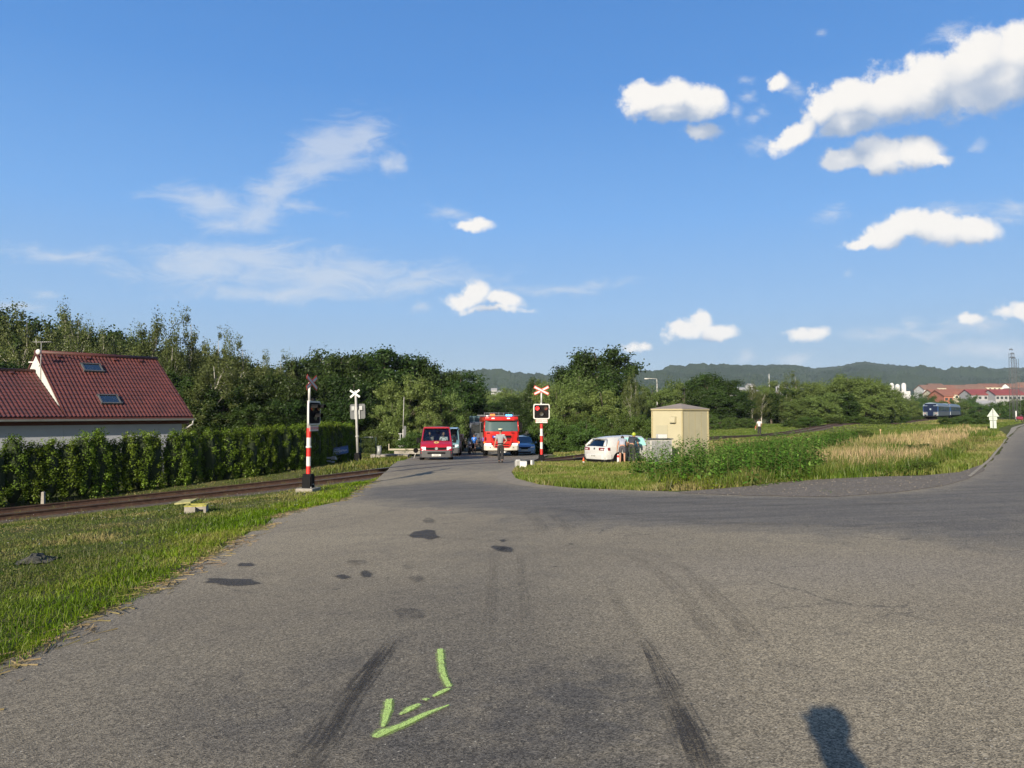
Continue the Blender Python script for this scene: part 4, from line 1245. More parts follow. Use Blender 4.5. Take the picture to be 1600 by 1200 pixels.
# ------------------------------------------------------------------ thuja hedge: one plant after another
def thuja(i):
    r_ = np.random.default_rng(i + 900)
    n = 62
    cs = []; rs = []
    for j in range(n):
        z = .12 + 1.95 * (j + r_.random()) / n
        w = .40 * (1 - (z / 2.25) ** 3.2) + .05
        a = r_.uniform(0, 2 * PI)
        cs.append([math.cos(a) * w * .8, math.sin(a) * w * .8, z]); s_ = r_.uniform(.09, .19)
        rs.append([s_, s_, s_ * 1.5])
    V_ = leaves(np.array(cs), np.array(rs), 78, .027, i, outw=1.0)
    t = MB(); t.tube([(0, 0, -.2), (0, 0, 1.0), (0, 0, 1.9)], [.06, .05, .02], 7)
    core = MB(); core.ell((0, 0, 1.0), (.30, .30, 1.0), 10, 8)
    e = empty('thuja', (0, 0, 0), 0, 'dense green thuja column in the hedge behind the track', 'hedge plant', 'thuja plants of the hedge')
    t.build('trunk', M_bark, e)
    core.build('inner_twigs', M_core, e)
    tri_mesh('foliage', V_, 4, LM['thuja'], e)
    return e
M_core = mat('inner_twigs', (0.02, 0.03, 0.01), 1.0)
TP = [thuja(i) for i in range(4)]
hedge_line = resample(np.array([(-30.0, 1.5), (-21.5, 13.0), (-16.6, 22.0), (-12.9, 28.6), (-10.2, 34.2), (-9.6, 38.5), (-9.5, 42.0)]), 0.55)
used = set()
for k_, p in enumerate(hedge_line):
    i = random.randrange(4)
    e = copy_tree(TP[i]) if i in used else TP[i]
    used.add(i)
    x, y = p + rng.normal(0, .06, 2)
    zg = h1(x, y)
    # photo: separate tips near the left, an even clipped top further on
    want = 2.12 if y > 26 else 1.93 + rng.normal(0, .16)
    e.location = (x, y, zg - .05)
    s_ = 1.0 * rng.uniform(.95, 1.15)
    e.scale = (s_, s_, want / 2.08)
    e.rotation_euler = (0, 0, rng.uniform(0, 6.28))

# ------------------------------------------------------------------ grass, weeds
M_grass = leaf_mat('grass_blades', (0.1, 0.16, 0.03), 0.15, 0.0, .35, attr=True)
def vnoise(X, Y, s, seed=0):
    """cheap smooth value noise"""
    x = X / s + seed * 13.7; y = Y / s + seed * 7.3
    xi = np.floor(x).astype(int); yi = np.floor(y).astype(int)
    fx = x - xi; fy = y - yi; fx = fx * fx * (3 - 2 * fx); fy = fy * fy * (3 - 2 * fy)
    def hsh(a, b_): 
        v = np.sin(a * 127.1 + b_ * 311.7 + seed * 17.0) * 43758.5453
        return v - np.floor(v)
    return (hsh(xi, yi) * (1 - fx) + hsh(xi + 1, yi) * fx) * (1 - fy) + (hsh(xi, yi + 1) * (1 - fx) + hsh(xi + 1, yi + 1) * fx) * fy
def scatter(poly, dens_fn, dmax, seed):
    """random points inside poly with density dens_fn(X,Y) <= dmax per square metre"""
    r_ = np.random.default_rng(seed)
    p = np.array(poly); x0, y0 = p.min(0); x1, y1 = p.max(0)
    n = int((x1 - x0) * (y1 - y0) * dmax)
    X = r_.uniform(x0, x1, n); Y = r_.uniform(y0, y1, n)
    k = inpoly(X, Y, [tuple(t) for t in p])
    X = X[k]; Y = Y[k]
    k = r_.random(len(X)) * dmax < dens_fn(X, Y)
    X = X[k]; Y = Y[k]
    return X, Y
def zfast(X, Y):
    """terrain height by looking up the ground grid"""
    i = np.clip(np.searchsorted(gx, X) - 1, 0, len(gx) - 2); j = np.clip(np.searchsorted(gy, Y) - 1, 0, len(gy) - 2)
    fx = (X - gx[i]) / (gx[i + 1] - gx[i]); fy = (Y - gy[j]) / (gy[j + 1] - gy[j])
    return (Z[j, i] * (1 - fx) + Z[j, i + 1] * fx) * (1 - fy) + (Z[j + 1, i] * (1 - fx) + Z[j + 1, i + 1] * fx) * fy
def blades(name, X, Y, hgt, wid, col, lean=0.35, seed=0, label=None, tall=False):
    r_ = np.random.default_rng(seed)
    n = len(X)
    z = zfast(X, Y) - 0.01
    a = r_.uniform(0, 2 * PI, n); la = r_.uniform(0, 2 * PI, n)
    ln = np.abs(r_.normal(0, lean, n)) * hgt
    b0 = np.stack([X, Y, z], -1)
    w = np.stack([np.cos(a), np.sin(a), np.zeros(n)], -1) * (wid / 2)[:, None]
    tip = b0 + np.stack([np.cos(la) * ln, np.sin(la) * ln, hgt * (1 - .12 * r_.random(n))], -1)
    mid = b0 + np.stack([np.cos(la) * ln * .3, np.sin(la) * ln * .3, hgt * .55], -1)
    V_ = np.stack([b0 - w, b0 + w, mid + w * .8, tip, mid - w * .8], 1)
    cc = np.repeat(col[:, None, :], 5, 1).copy()
    o = tri_mesh(name, V_, 5, M_grass, None, cc, faces=[[0, 1, 2, 4], [4, 2, 3]])
    tag(o, label, 'grass', kind='stuff')
    return o
def pick(n, seed, cols, X=None, Y=None, s=1.5):
    """colour per blade: patches of cols by noise plus jitter"""
    r_ = np.random.default_rng(seed)
    cols = np.array(cols)
    t = vnoise(X, Y, s, seed) * .6 + vnoise(X, Y, s * .27, seed + 1) * .4
    t = np.clip((t - .2) / .6 + r_.normal(0, .18, n), 0, .999) * (len(cols) - 1)
    i = t.astype(int); f = (t - i)[:, None]
    c = cols[i] * (1 - f) + cols[np.minimum(i + 1, len(cols) - 1)] * f
    return c * r_.uniform(.75, 1.3, n)[:, None]
GREEN = [(0.085, 0.15, 0.018), (0.13, 0.21, 0.025), (0.18, 0.24, 0.04), (0.24, 0.24, 0.08)]
MOWN = [(0.07, 0.105, 0.025), (0.12, 0.16, 0.04), (0.21, 0.21, 0.08), (0.31, 0.26, 0.13)]
DRY = [(0.27, 0.26, 0.11), (0.37, 0.30, 0.16), (0.47, 0.375, 0.215), (0.42, 0.31, 0.20)]
LEp = [(-3.72, -8), (-3.75, 0)] + le + [(-7.6, 58), (-7.0, 72)]
# left verge
vp = [(-3.4, -4), (-3.4, 3.5)] + [(p[0] + .15, p[1]) for p in le] + [(-7.6, 58), (-12, 58), (-12, 42), (-17, 22), (-24, 12), (-22, -4)]
def dens_v(X, Y):
    sd = -road_sd(X, Y)
    dt, _, _ = near_line(X, Y, TR)
    k = np.where(Y < 9, 1500, np.where(Y < 14, 900, np.where(Y < 22, 480, np.where(Y < 32, 240, 130))))
    k = k * (X > -.78 * Y - 3.5)
    k = k * (sstep(-0.12, 0.22, sd + vnoise(X, Y, .35, 4) * .35 - .12) * .92 + .02 * (sd > -.2))
    k = k * np.where(dt < 1.6, .06, 1) * (0.55 + .45 * (vnoise(X, Y, .9, 3) > .35))
    return k
X, Y = scatter(vp, dens_v, 1500, 1)
sd = -road_sd(X, Y)
near = sstep(2.6, .6, sd)                                # lush strip along the asphalt
hh = .025 + .035 * near * (.4 + vnoise(X, Y, .8, 9)) + .05 * vnoise(X, Y, 1.3, 5)
hh *= rng.uniform(.5, 1.4, len(X))
cg = pick(len(X), 5, GREEN, X, Y, 2.0); cm = pick(len(X), 6, MOWN, X, Y, 1.2)
col = cm * (1 - near[:, None]) + cg * near[:, None]
blades('verge_grass', X, Y, hh, np.maximum(.007, Y * .0011), col, .75, 2, 'short green grass on the left verge between the asphalt and the track')
# taller tufts in the lush strip
X, Y = scatter(vp, lambda X, Y: 180 * (sstep(1.6, .4, -road_sd(X, Y)) * (-road_sd(X, Y) > 0.05)) * (vnoise(X, Y, .6, 12) > .5) * (Y < 24), 260, 21)
blades('tall_verge_grass', X, Y, rng.uniform(.06, .17, len(X)), np.maximum(.006, Y * .0008), pick(len(X), 7, GREEN[:3], X, Y, 1), .5, 3, 'taller lush grass tufts along the edge of the asphalt on the left')
# straw and litter at the edge
X, Y = scatter([(-6.5, 0), (-3.0, 0), (-4, 28), (-7, 28)], lambda X, Y: 240 * np.exp(-((road_sd(X, Y) - .06) / .20) ** 2) * (vnoise(X, Y, .5, 15) > .38), 240, 22)
a_ = rng.uniform(0, 6.28, len(X)); L_ = rng.uniform(.03, .12, len(X)); zz = H(X, Y) + .012
dv = np.stack([np.cos(a_) * L_, np.sin(a_) * L_, np.zeros(len(X))], -1); pv = np.stack([-np.sin(a_), np.cos(a_), np.zeros(len(X))], -1) * .004
b0 = np.stack([X, Y, zz], -1)
o = tri_mesh('straw_litter', np.stack([b0 - dv - pv, b0 + dv - pv, b0 + dv + pv + [0, 0, .01], b0 - dv + pv], 1), 4, M_grass, None, pick(len(X), 8, DRY, X, Y, 1)); tag(o, 'dry straw strewn along the edge of the asphalt', 'straw', kind='stuff')
# low broad leaves between the blades
M_dummy = None
# small white clover flowers
X, Y = scatter(vp, lambda X, Y: 2.2 * (vnoise(X, Y, .9, 31) > .6) * (-road_sd(X, Y) > .1) * (Y < 24), 3, 23)
zz = zfast(X, Y) + .12
b0 = np.stack([X, Y, zz], -1)
r_ = .018
fl = np.stack([b0 + [-r_, 0, 0], b0 + [0, -r_, .004], b0 + [r_, 0, 0], b0 + [0, r_, .008]], 1)
o = tri_mesh('white_flowers', fl, 4, M_grass, None, np.full((len(X), 3), .7)); tag(o, 'tiny white flowers scattered in the left verge', 'flowers', kind='stuff')
# right island between the roads and beyond the track
ip = [gp(x, y) for x, y in [(812, 727), (800, 738), (806, 748), (840, 757), (900, 763), (1000, 767), (1100, 765), (1160, 760), (1240, 752), (1330, 747), (1440, 742), (1500, 738), (1535, 725), (1560, 700), (1574, 684)]] + [(52, 76), (80, 112), (112, 152), (100, 168), (60, 130), (40, 128), (-2, 128), (-2.0, 100), (2.6, 72), (3.3, 58), (3.0, 48)]
def dens_i(X, Y):
    sd = -road_sd(X, Y)
    dt, _, _ = near_line(X, Y, TR)
    k = np.where(Y < 28, 420, np.where(Y < 40, 220, np.where(Y < 60, 90, np.where(Y < 90, 34, 12))))
    return k * sstep(-.1, .25, sd + vnoise(X, Y, .4, 41) * .3 - .1) * np.where(dt < 1.5, .04, 1) * (X < .85 * Y + 3)
X, Y = scatter(ip, dens_i, 420, 3)
hh = (.08 + .12 * vnoise(X, Y, 2.2, 42)) * rng.uniform(.6, 1.4, len(X))
far = (sstep(60, 68, Y) * (Y < 125))[:, None]
ic = pick(len(X), 9, [(0.10, 0.15, .03), (0.15, .18, .05), (.20, .20, .075), (.28, .24, .12)], X, Y, 2.5) * (1 - far) + pick(len(X), 19, [(.09, .13, .03), (.13, .16, .045)], X, Y, 4) * far
blades('island_grass', X, Y, hh, np.maximum(.012, Y * .0012), ic, .4, 4, 'patchy green and yellow grass between the crossing, the hut and the side road')
lawn = [gp(1110, 688), gp(1180, 682), gp(1250, 676), gp(1330, 669), (95, 168), (80, 150), (40, 112), (12, 108), (8, 80), (14, 66)]
X, Y = scatter(lawn, lambda X, Y: 45 * (near_line(X, Y, TR)[0] > 2.2), 45, 33)
blades('meadow_lawn', X, Y, rng.uniform(.05, .16, len(X)), np.full(len(X), .10), pick(len(X), 34, [(.085, .135, .03), (.11, .155, .04), (.15, .17, .055)], X, Y, 6), .5, 44, 'mown green meadow between the track and the tree line')
# tall dry grass
dp = [gp(x, y) for x, y in [(1240, 722), (1270, 735), (1330, 738), (1400, 736), (1440, 730), (1470, 712), (1500, 694), (1530, 682), (1545, 676), (1530, 670), (1480, 672), (1420, 684), (1350, 692), (1300, 700)]]
X, Y = scatter(dp, lambda X, Y: np.where(Y < 45, 85, 24) * (.10 + .90 * (vnoise(X, Y, 2.2, 51) * .6 + vnoise(X, Y, .7, 53) * .4 > .50)), 110, 4)
blades('dry_tall_grass', X, Y, rng.uniform(.30, .75, len(X)) * (.6 + .6 * vnoise(X, Y, 1.5, 52)), np.maximum(.009, Y * .0008), pick(len(X), 10, DRY, X, Y, 3), .22, 5, 'tall straw coloured dry grass between the weeds and the side road')
dp2 = [gp(x, y) for x, y in [(1110, 697), (1180, 690), (1260, 684), (1290, 690), (1230, 700), (1150, 708), (1110, 712)]]
X, Y = scatter(dp2, lambda X, Y: 50 + 0 * X, 50, 5)
blades('trackside_dry_grass', X, Y, rng.uniform(.12, .38, len(X)), np.maximum(.010, Y * .0009), pick(len(X), 11, DRY, X, Y, 3), .25, 6, 'dry pinkish grass along the track right of the yellow hut')
# mixed mid height green
mp_ = [gp(x, y) for x, y in [(1000, 745), (1040, 766), (1150, 762), (1240, 752), (1330, 748), (1450, 738), (1520, 708), (1545, 690), (1560, 680), (1500, 670), (1400, 690), (1260, 700), (1120, 715), (1030, 725)]]
X, Y = scatter(mp_, lambda X, Y: np.where(Y < 30, 150, np.where(Y < 50, 70, 25)) * (vnoise(X, Y, 2.0, 61) > .38) * (-road_sd(X, Y) > .15), 150, 6)
blades('meadow_grass', X, Y, rng.uniform(.2, .5, len(X)), np.maximum(.014, Y * .0012), pick(len(X), 12, [(0.08, .14, .025), (.12, .18, .04), (.17, .20, .06), (.26, .24, .1)], X, Y, 2.5), .35, 7, 'knee high green grass along the side road')
# dry bank beyond the hedge side crossing
bp_ = [gp(x, y) for x, y in [(340, 770), (430, 752), (470, 742), (560, 722), (640, 712), (640, 722), (580, 742), (450, 756)]]
X, Y = scatter(bp_, lambda X, Y: 90 + 0 * X, 90, 7)
dt, _, _ = near_line(X, Y, TR); k = (dt > 1.7) & (road_sd(X, Y) < -.1); X = X[k]; Y = Y[k]
blades('bank_grass', X, Y, rng.uniform(.08, .3, len(X)), np.maximum(.014, Y * .0011), pick(len(X), 13, [(0.11, .15, .03), (.18, .19, .06), (.3, .25, .11)], X, Y, 2), .4, 8, 'dry grassy bank between the track and the hedge')
# leafy weeds (nettles and docks) in front of the yellow hut
def weeds(name, poly, dmax, dens, hr, seed, cols, label, leaf=.055, per=34):
    X, Y = scatter(poly, dens, dmax, seed)
    k = road_sd(X, Y) < -.2; X = X[k]; Y = Y[k]
    r_ = np.random.default_rng(seed)
    n = len(X)
    hgt = r_.uniform(*hr, n) * (.75 + .5 * vnoise(X, Y, 1.6, seed))
    z = zfast(X, Y)
    lx = r_.normal(0, .12, n); ly = r_.normal(0, .12, n)
    t = (np.arange(per)[None, :] + r_.random((n, per))) / per
    a = r_.uniform(0, 2 * PI, (n, per))
    spread = .04 + .13 * (1 - t * .75) * r_.random((n, per))
    px = X[:, None] + lx[:, None] * t * hgt[:, None] + np.cos(a) * spread
    py = Y[:, None] + ly[:, None] * t * hgt[:, None] + np.sin(a) * spread
    pz = z[:, None] + hgt[:, None] * (.08 + .92 * t)
    p = np.stack([px, py, pz], -1).reshape(-1, 3); a = a.ravel()
    s_ = leaf * r_.uniform(.6, 1.4, len(p)) * (1.15 - .6 * t.ravel())
    out = np.stack([np.cos(a), np.sin(a), r_.normal(-.25, .35, len(p))], -1); out /= np.linalg.norm(out, axis=1)[:, None]
    side = np.stack([-np.sin(a), np.cos(a), r_.normal(0, .3, len(p))], -1)
    V_ = np.stack([p, p + out * s_[:, None] * .8 - side * s_[:, None] * .42, p + out * s_[:, None] * 2.0, p + out * s_[:, None] * .8 + side * s_[:, None] * .42], 1)
    c = np.repeat(pick(n, seed, cols, X, Y, 1.2), per, 0) * r_.uniform(.7, 1.3, len(p))[:, None]
    # stems
    sv = np.stack([np.stack([X - .006, Y, z], -1), np.stack([X + .006, Y, z], -1), np.stack([X + lx * hgt, Y + ly * hgt, z + hgt], -1), np.stack([X + lx * hgt - .003, Y + ly * hgt, z + hgt], -1)], 1)
    V_ = np.concatenate([V_, sv]); c = np.concatenate([c, np.tile([.12, .13, .05], (n, 1))])
    o = tri_mesh(name, V_, 4, M_grass, None, c); tag(o, label, 'weeds', kind='stuff')
wp = [gp(x, y) for x, y in [(985, 745), (1010, 752), (1080, 762), (1180, 762), (1250, 752), (1290, 735), (1260, 722), (1230, 715), (1160, 722), (1110, 728), (1060, 733), (1010, 735)]]
WC = [(0.055, .125, .025), (.095, .185, .04), (.16, .25, .07)]
weeds('weed_thicket', wp, 12, lambda X, Y: 12 * (vnoise(X, Y, 1.3, 71) > .25), (.5, 1.3), 71, WC, 'thicket of tall leafy green weeds in front of the yellow hut', .075, 36)
wp2 = [gp(x, y) for x, y in [(1110, 722), (1160, 745), (1250, 735), (1270, 715), (1330, 700), (1340, 690), (1280, 692), (1180, 702)]]
weeds('nettle_patch', wp2, 11, lambda X, Y: 11 * (vnoise(X, Y, 2.0, 72) > .3), (.5, 1.0), 72, WC, 'dark leafy nettles right of the yellow hut', .085, 32)
wp3 = [gp(x, y) for x, y in [(1180, 762), (1250, 753), (1330, 748), (1440, 742), (1450, 730), (1400, 732), (1300, 738), (1240, 742), (1180, 750)]]
weeds('low_weeds', wp3, 22, lambda X, Y: 22 * (vnoise(X, Y, 1.5, 73) > .4), (.15, .35), 73, [(0.07, .14, .025), (.11, .19, .035), (.15, .21, .05)], 'low bright green weeds along the gravel', .045, 20)
wp4 = [gp(x, y) for x, y in [(1030, 766), (1100, 766), (1160, 760), (1150, 752), (1090, 754), (1040, 758)]]
weeds('yellow_green_weeds', wp4, 30, lambda X, Y: 30 * (vnoise(X, Y, 1.0, 74) > .35), (.2, .4), 74, [(0.16, .22, .03), (.22, .26, .04)], 'yellow green low weeds in front of the nettles at the kerb', .035, 22)
wp5 = [gp(x, y) for x, y in [(1150, 768), (1185, 766), (1230, 762), (1320, 762), (1350, 768), (1300, 772), (1200, 772)]]
weeds('kerb_weeds', wp5, 6, lambda X, Y: 6 * (vnoise(X, Y, .8, 75) > .62), (.06, .14), 75, WC, 'small weed clumps growing on the gravel', .03, 16)
weeds('clover_patches', vp, 60, lambda X, Y: np.where(Y < 12, 60, np.where(Y < 20, 26, 9)) * (vnoise(X, Y, .9, 76) > .42) * (-road_sd(X, Y) > .05) * (X > -.78 * Y - 3) * (near_line(X, Y, TR)[0] > 1.7), (.04, .12), 76, [(0.07, .12, .02), (.11, .17, .03), (.16, .19, .06), (.22, .20, .09)], 'low clover and weed leaves between the grass of the left verge', .020, 12)
weeds('track_weeds', [(-26, 6), (-16, 14), (-5.5, 31), (-7, 34), (-20, 18), (-30, 8)], 16, lambda X, Y: 16 * (vnoise(X, Y, .8, 77) > .40) * (near_line(X, Y, TR)[0] < 2.1) * (1 - .85 * (np.abs(near_line(X, Y, TR)[0] - .75) < .16)), (.08, .22), 77, [(0.10, .13, .03), (.2, .19, .07)], 'sparse weeds growing between and beside the rails on the left', .03, 12)
# pebbles on the gravel
X, Y = scatter(gpoly, lambda X, Y: 9 + 0 * X, 9, 8)
b_ = MB(); zz = H(X, Y)
for i in range(len(X)):
    s_ = rng.uniform(.006, .018)
    b_.ell((X[i], Y[i], zz[i] + .01 + s_ * .3), (s_ * 1.3, s_, s_ * .7), 6, 4)
o = b_.build('pebbles', mat('pebble', (0.13, 0.115, 0.095), .9, var=.5, scale=3)); tag(o, 'loose pebbles strewn over the gravel shoulder', 'pebbles', kind='stuff')

# ------------------------------------------------------------------ give the members of small groups their place in the row
_ord = ['leftmost', 'second', 'third', 'fourth', 'fifth', 'sixth', 'seventh', 'eighth', 'ninth', 'tenth', 'eleventh', 'twelfth', 'thirteenth', 'fourteenth']
_by = {}
for o in C.objects:
    if o.parent is None and o.get('group') and o.get('label') and o.get('category') in ('tree', 'shrub'):
        _by.setdefault(o['label'], []).append(o)
for lb_, os_ in _by.items():
    if not 2 <= len(os_) <= 14: continue
    os_.sort(key=lambda o: o.location.x / max(o.location.y, 1))
    for k_, o in enumerate(os_):
        o['label'] = (('leftmost ' + lb_) if k_ == 0 else (_ord[k_] + ' ' + lb_ + ', counted from the left'))
# ------------------------------------------------------------------ common paints
M_white = mat('white_paint', (0.46, 0.46, 0.445), 0.45, var=.06, scale=3)
M_dwhite = mat('weathered_white', (0.32, 0.315, 0.30), 0.7, var=.15, scale=3)
M_red = mat('red_paint', (0.50, 0.018, 0.014), 0.45)
M_black = mat('black_paint', (0.005, 0.005, 0.006), 0.7, spec=.12)
M_rubber = mat('tyre_rubber_wheel', (0.018, 0.018, 0.019), 0.85)
M_steel = mat('galvanised_steel', (0.26, 0.27, 0.27), 0.55, 0.3, .15, 4)
M_dsteel = mat('dull_grey_steel', (0.075, 0.08, 0.085), 0.6, 0.2, .15, 4)
M_glass = mat('dark_glass', (0.012, 0.016, 0.018), 0.06, spec=.9, coat=1)
M_conc = mat('concrete', (0.24, 0.22, 0.19), 0.9, var=.25, scale=5, bump=.5, dirt=((.12, .11, .08), .5))
M_alloy = mat('alloy', (0.36, 0.36, 0.37), 0.35, .8)
M_lampw = mat('headlamp_glass', (0.75, 0.77, 0.8), 0.12, spec=.8, coat=1)
M_skin = mat('skin', (0.34, 0.18, 0.12), 0.6)
M_hair = mat('dark_hair', (0.03, 0.02, 0.015), 0.8)
M_shoe = mat('dark_shoes', (0.015, 0.014, 0.014), 0.6)

# ------------------------------------------------------------------ house with red tiled roofs
TH = R(40)
hu = Vector((math.sin(TH), math.cos(TH), 0)); hv = Vector((math.cos(TH), -math.sin(TH), 0))
E_ = P(302, 650.5, 35.1)
hw = 4.2
zr = 1.65 + 2.85; ze = E_.z
m, q, b = principled('roof_tiles')
co = q.n('ShaderNodeTexCoord').outputs['Object']
c = q.mix(q.ramp(q.noise(co, 1.3, 6, .65), .3, .7), (0.058, 0.017, 0.014), (0.100, 0.026, 0.021))
c = q.mix(q.m('MULTIPLY', q.ramp(q.noise(co, 14, 3, .6), .4, .7), .5), c, (0.045, 0.017, 0.015))
q.put(b.inputs['Base Color'], c); b.inputs['Roughness'].default_value = .6
M_tile = m
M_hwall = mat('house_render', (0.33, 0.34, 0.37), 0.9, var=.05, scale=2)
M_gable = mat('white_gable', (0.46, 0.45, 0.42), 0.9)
M_soffit = mat('dark_soffit', (0.10, 0.035, 0.03), 0.8)
house = empty('family_house', (E_.x, E_.y, h1(E_.x, E_.y)), -TH + PI / 2, 'white rendered family house with red tiled roof behind the hedge on the left', 'house')
# local frame: +x = -... x runs along hu, y = -hv (away from the camera)
z0 = house.location.z
hr_ = zr - z0; he = ze - z0
Lr = 5.6                                       # main part length along -x
def tiles(name, x0, x1, y0, z0_, y1, z1_, wave=.165, course=.33):
    """tiled slope from the eave (y0,z0) up to the ridge (y1,z1), x from x0 to x1"""
    nu = int((x1 - x0) / wave * 8) + 1
    L = math.hypot(y1 - y0, z1_ - z0_)
    ncou = int(L / course)
    ts = []
    for k in range(ncou): ts += [(k / ncou, 0.028), ((k + .985) / ncou, 0.0)]
    ny_, nz_ = -(z1_ - z0_) / L, (y1 - y0) / L
    vs = []
    for (t, lift) in ts:
        for i in range(nu):
            x = x0 + (x1 - x0) * i / (nu - 1)
            ph = ((x - x0) / wave) % 1.0
            w = .018 * math.sin(2 * PI * ph) + lift * .8
            vs.append((x, y0 + (y1 - y0) * t + ny_ * w, z0_ + (z1_ - z0_) * t + nz_ * w))
    fs = [(j * nu + i, j * nu + i + 1, (j + 1) * nu + i + 1, (j + 1) * nu + i) for j in range(len(ts) - 1) for i in range(nu - 1)]
    return vs, fs
b_ = MB()
vs, fs = tiles('t', -Lr, 0.0, 0, he, hw, hr_)
b_.add(vs, fs)
b_.prism([(0, he - .10), (hw, hr_ - .10), (2 * hw, he - .10), (2 * hw, he - .06), (hw, hr_ - .05), (0, he - .05)], 'x', -Lr, 0)
b_.cyl((-Lr - .02, hw, hr_ + .02), (.02, hw, hr_ + .02), .11, .11, 10)
b_.box((-Lr / 2, 1.5 * hw, (hr_ + he) / 2), (Lr, math.hypot(hw, hr_ - he), .05), rx=-math.atan2(hr_ - he, hw))
for i in range(4):
    xx = -Lr + .9 + i * 1.25; t = .93
    b_.box((xx, hw * t, he + (hr_ - he) * t + .06), (.16, .2, .1), rx=math.atan2(hr_ - he, hw))
roof_main = b_.build('roof', [M_tile], house, fixn=False)
roof_main['label'] = 'high main roof of dark red tiles with two roof windows'
wz = P(20, 580, 33).z - z0                      # ridge height of the lower wing
wy = hw
b_ = MB()
vs, fs = tiles('t', -Lr - 10, -Lr - .02, 0, he, wy, wz)
b_.add(vs, fs)
b_.prism([(0, he - .10), (wy, wz - .10), (2 * wy, he - .10), (2 * wy, he - .06), (wy, wz - .05), (0, he - .05)], 'x', -Lr - 10, -Lr - .01)
b_.cyl((-Lr - 10, wy, wz + .02), (-Lr - .02, wy, wz + .02), .11, .11, 10)
b_.box((-Lr - 5, 1.5 * wy, (wz + he) / 2), (9.98, math.hypot(wy, wz - he), .05), rx=-math.atan2(wz - he, wy))
for i in range(5):
    xx = -Lr - 1 - i * 1.5
    b_.box((xx, wy * .93, he + (wz - he) * .93 + .05), (.14, .18, .09), rx=math.atan2(wz - he, wy))
o = b_.build('roof', [M_tile], house, fixn=False); o['label'] = 'lower roof of the side wing'
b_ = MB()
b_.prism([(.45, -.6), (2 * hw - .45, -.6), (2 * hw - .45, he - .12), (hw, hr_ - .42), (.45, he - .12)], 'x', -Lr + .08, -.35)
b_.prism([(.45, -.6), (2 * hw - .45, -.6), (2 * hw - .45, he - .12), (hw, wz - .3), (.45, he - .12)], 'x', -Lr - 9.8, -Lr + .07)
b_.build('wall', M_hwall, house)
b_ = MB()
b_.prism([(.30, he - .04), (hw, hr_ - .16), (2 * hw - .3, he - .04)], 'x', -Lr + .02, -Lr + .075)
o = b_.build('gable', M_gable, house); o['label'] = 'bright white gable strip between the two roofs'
b_ = MB()
b_.box((-Lr / 2 - 5, .22, he - .20), (Lr + 10, .5, .03)); b_.box((-Lr / 2 - 5, .43, he - .26), (Lr + 10, .03, .22))
b_.build('soffit', M_soffit, house)
b_ = MB()
gpz = he - .10
b_.prism([(-.13, gpz), (-.10, gpz - .08), (-.02, gpz - .10), (.03, gpz - .08), (.05, gpz), (.03, gpz), (-.02, gpz - .07), (-.09, gpz - .06), (-.11, gpz)], 'x', -Lr - 10, .04)
g_ = b_.build('gutter', M_steel, house)
b_ = MB(); b_.tube([(-.03, -.05, gpz - .06), (-.03, -.02, gpz - .28), (-.30, .38, gpz - .55), (-.36, .40, gpz - .9), (-.36, .40, -.3)], .042, 8)
b_.build('downpipe', M_dwhite, house)
# roof windows
sl_a = math.atan2(hr_ - he, hw)
for (px, py, wd, ht, lb_) in [(144, 576.5, .80, .62, 'upper roof window'), (171, 626, .80, .66, 'lower roof window')]:
    best = None                                  # find the slope point seen there
    a_, bb = uv(px, py)
    for D in np.linspace(28, 42, 1401):
        wp_ = Vector((a_ * D, D, CAMZ + bb * D)) - Vector((E_.x, E_.y, z0))
        ly = -wp_.dot(hv); lx = wp_.dot(hu)
        dz_ = abs(wp_.z - (he + (hr_ - he) * ly / hw))
        if best is None or dz_ < best[0]: best = (dz_, lx, ly, wp_.z)
    _, lx, ly, lz = best
    fr = MB()
    for (sx, sy, wx, wy_) in [(0, ht / 2, wd + .12, .09), (0, -ht / 2, wd + .12, .11), (-wd / 2, 0, .08, ht), (wd / 2, 0, .08, ht)]:
        fr.box((sx, sy, .04), (wx * (1 if wx > .2 else .7), wy_ * (1 if wy_ > .2 else .7), .10))
    fo = fr.build('roof_window', M_dsteel, house, loc=(lx, ly, lz + .03)); fo.rotation_euler = (sl_a, 0, 0); fo['label'] = lb_ + ' with grey frame'
    gp_ = MB(); gp_.box((0, 0, .045), (wd - .06, ht - .08, .02)); go_ = gp_.build('pane', M_glass, fo)
# aerial and dish on the gable
b_ = MB(); b_.cyl((0, 0, -.6), (0, 0, 1.35), .02, .02, 6)
mast_l = P(64.5, 540, 32.9)
ae = empty('roof_aerial', (mast_l.x, mast_l.y, P(64.5, 560, 32.9).z), 0, 'television aerial with round dish standing at the gable of the red roofed house', 'aerial')
b_ = MB(); b_.cyl((0, 0, -1.0), (0, 0, .78), .018, .018, 6); b_.build('mast', M_steel, ae)
b_ = MB(); b_.cyl((-.35, 0, .76), (.5, -.1, .76), .014, .014, 6)
for i in range(9): b_.cyl((-.30 + i * .095, .12, .76), (-.30 + i * .095, -.2, .76), .007, .007, 4)
b_.cyl((-.22, 0, .60), (-.26, 0, .92), .012, .012, 4); b_.build('antenna', M_white, ae)
b_ = MB(); b_.ell((-.10, -.05, .30), (.12, .06, .13), 12, 8); b_.build('dish', M_white, ae)
b_ = MB(); b_.box((-.3, -.1, -.18), (.4, .03, .05)); b_.build('bracket', M_white, ae)

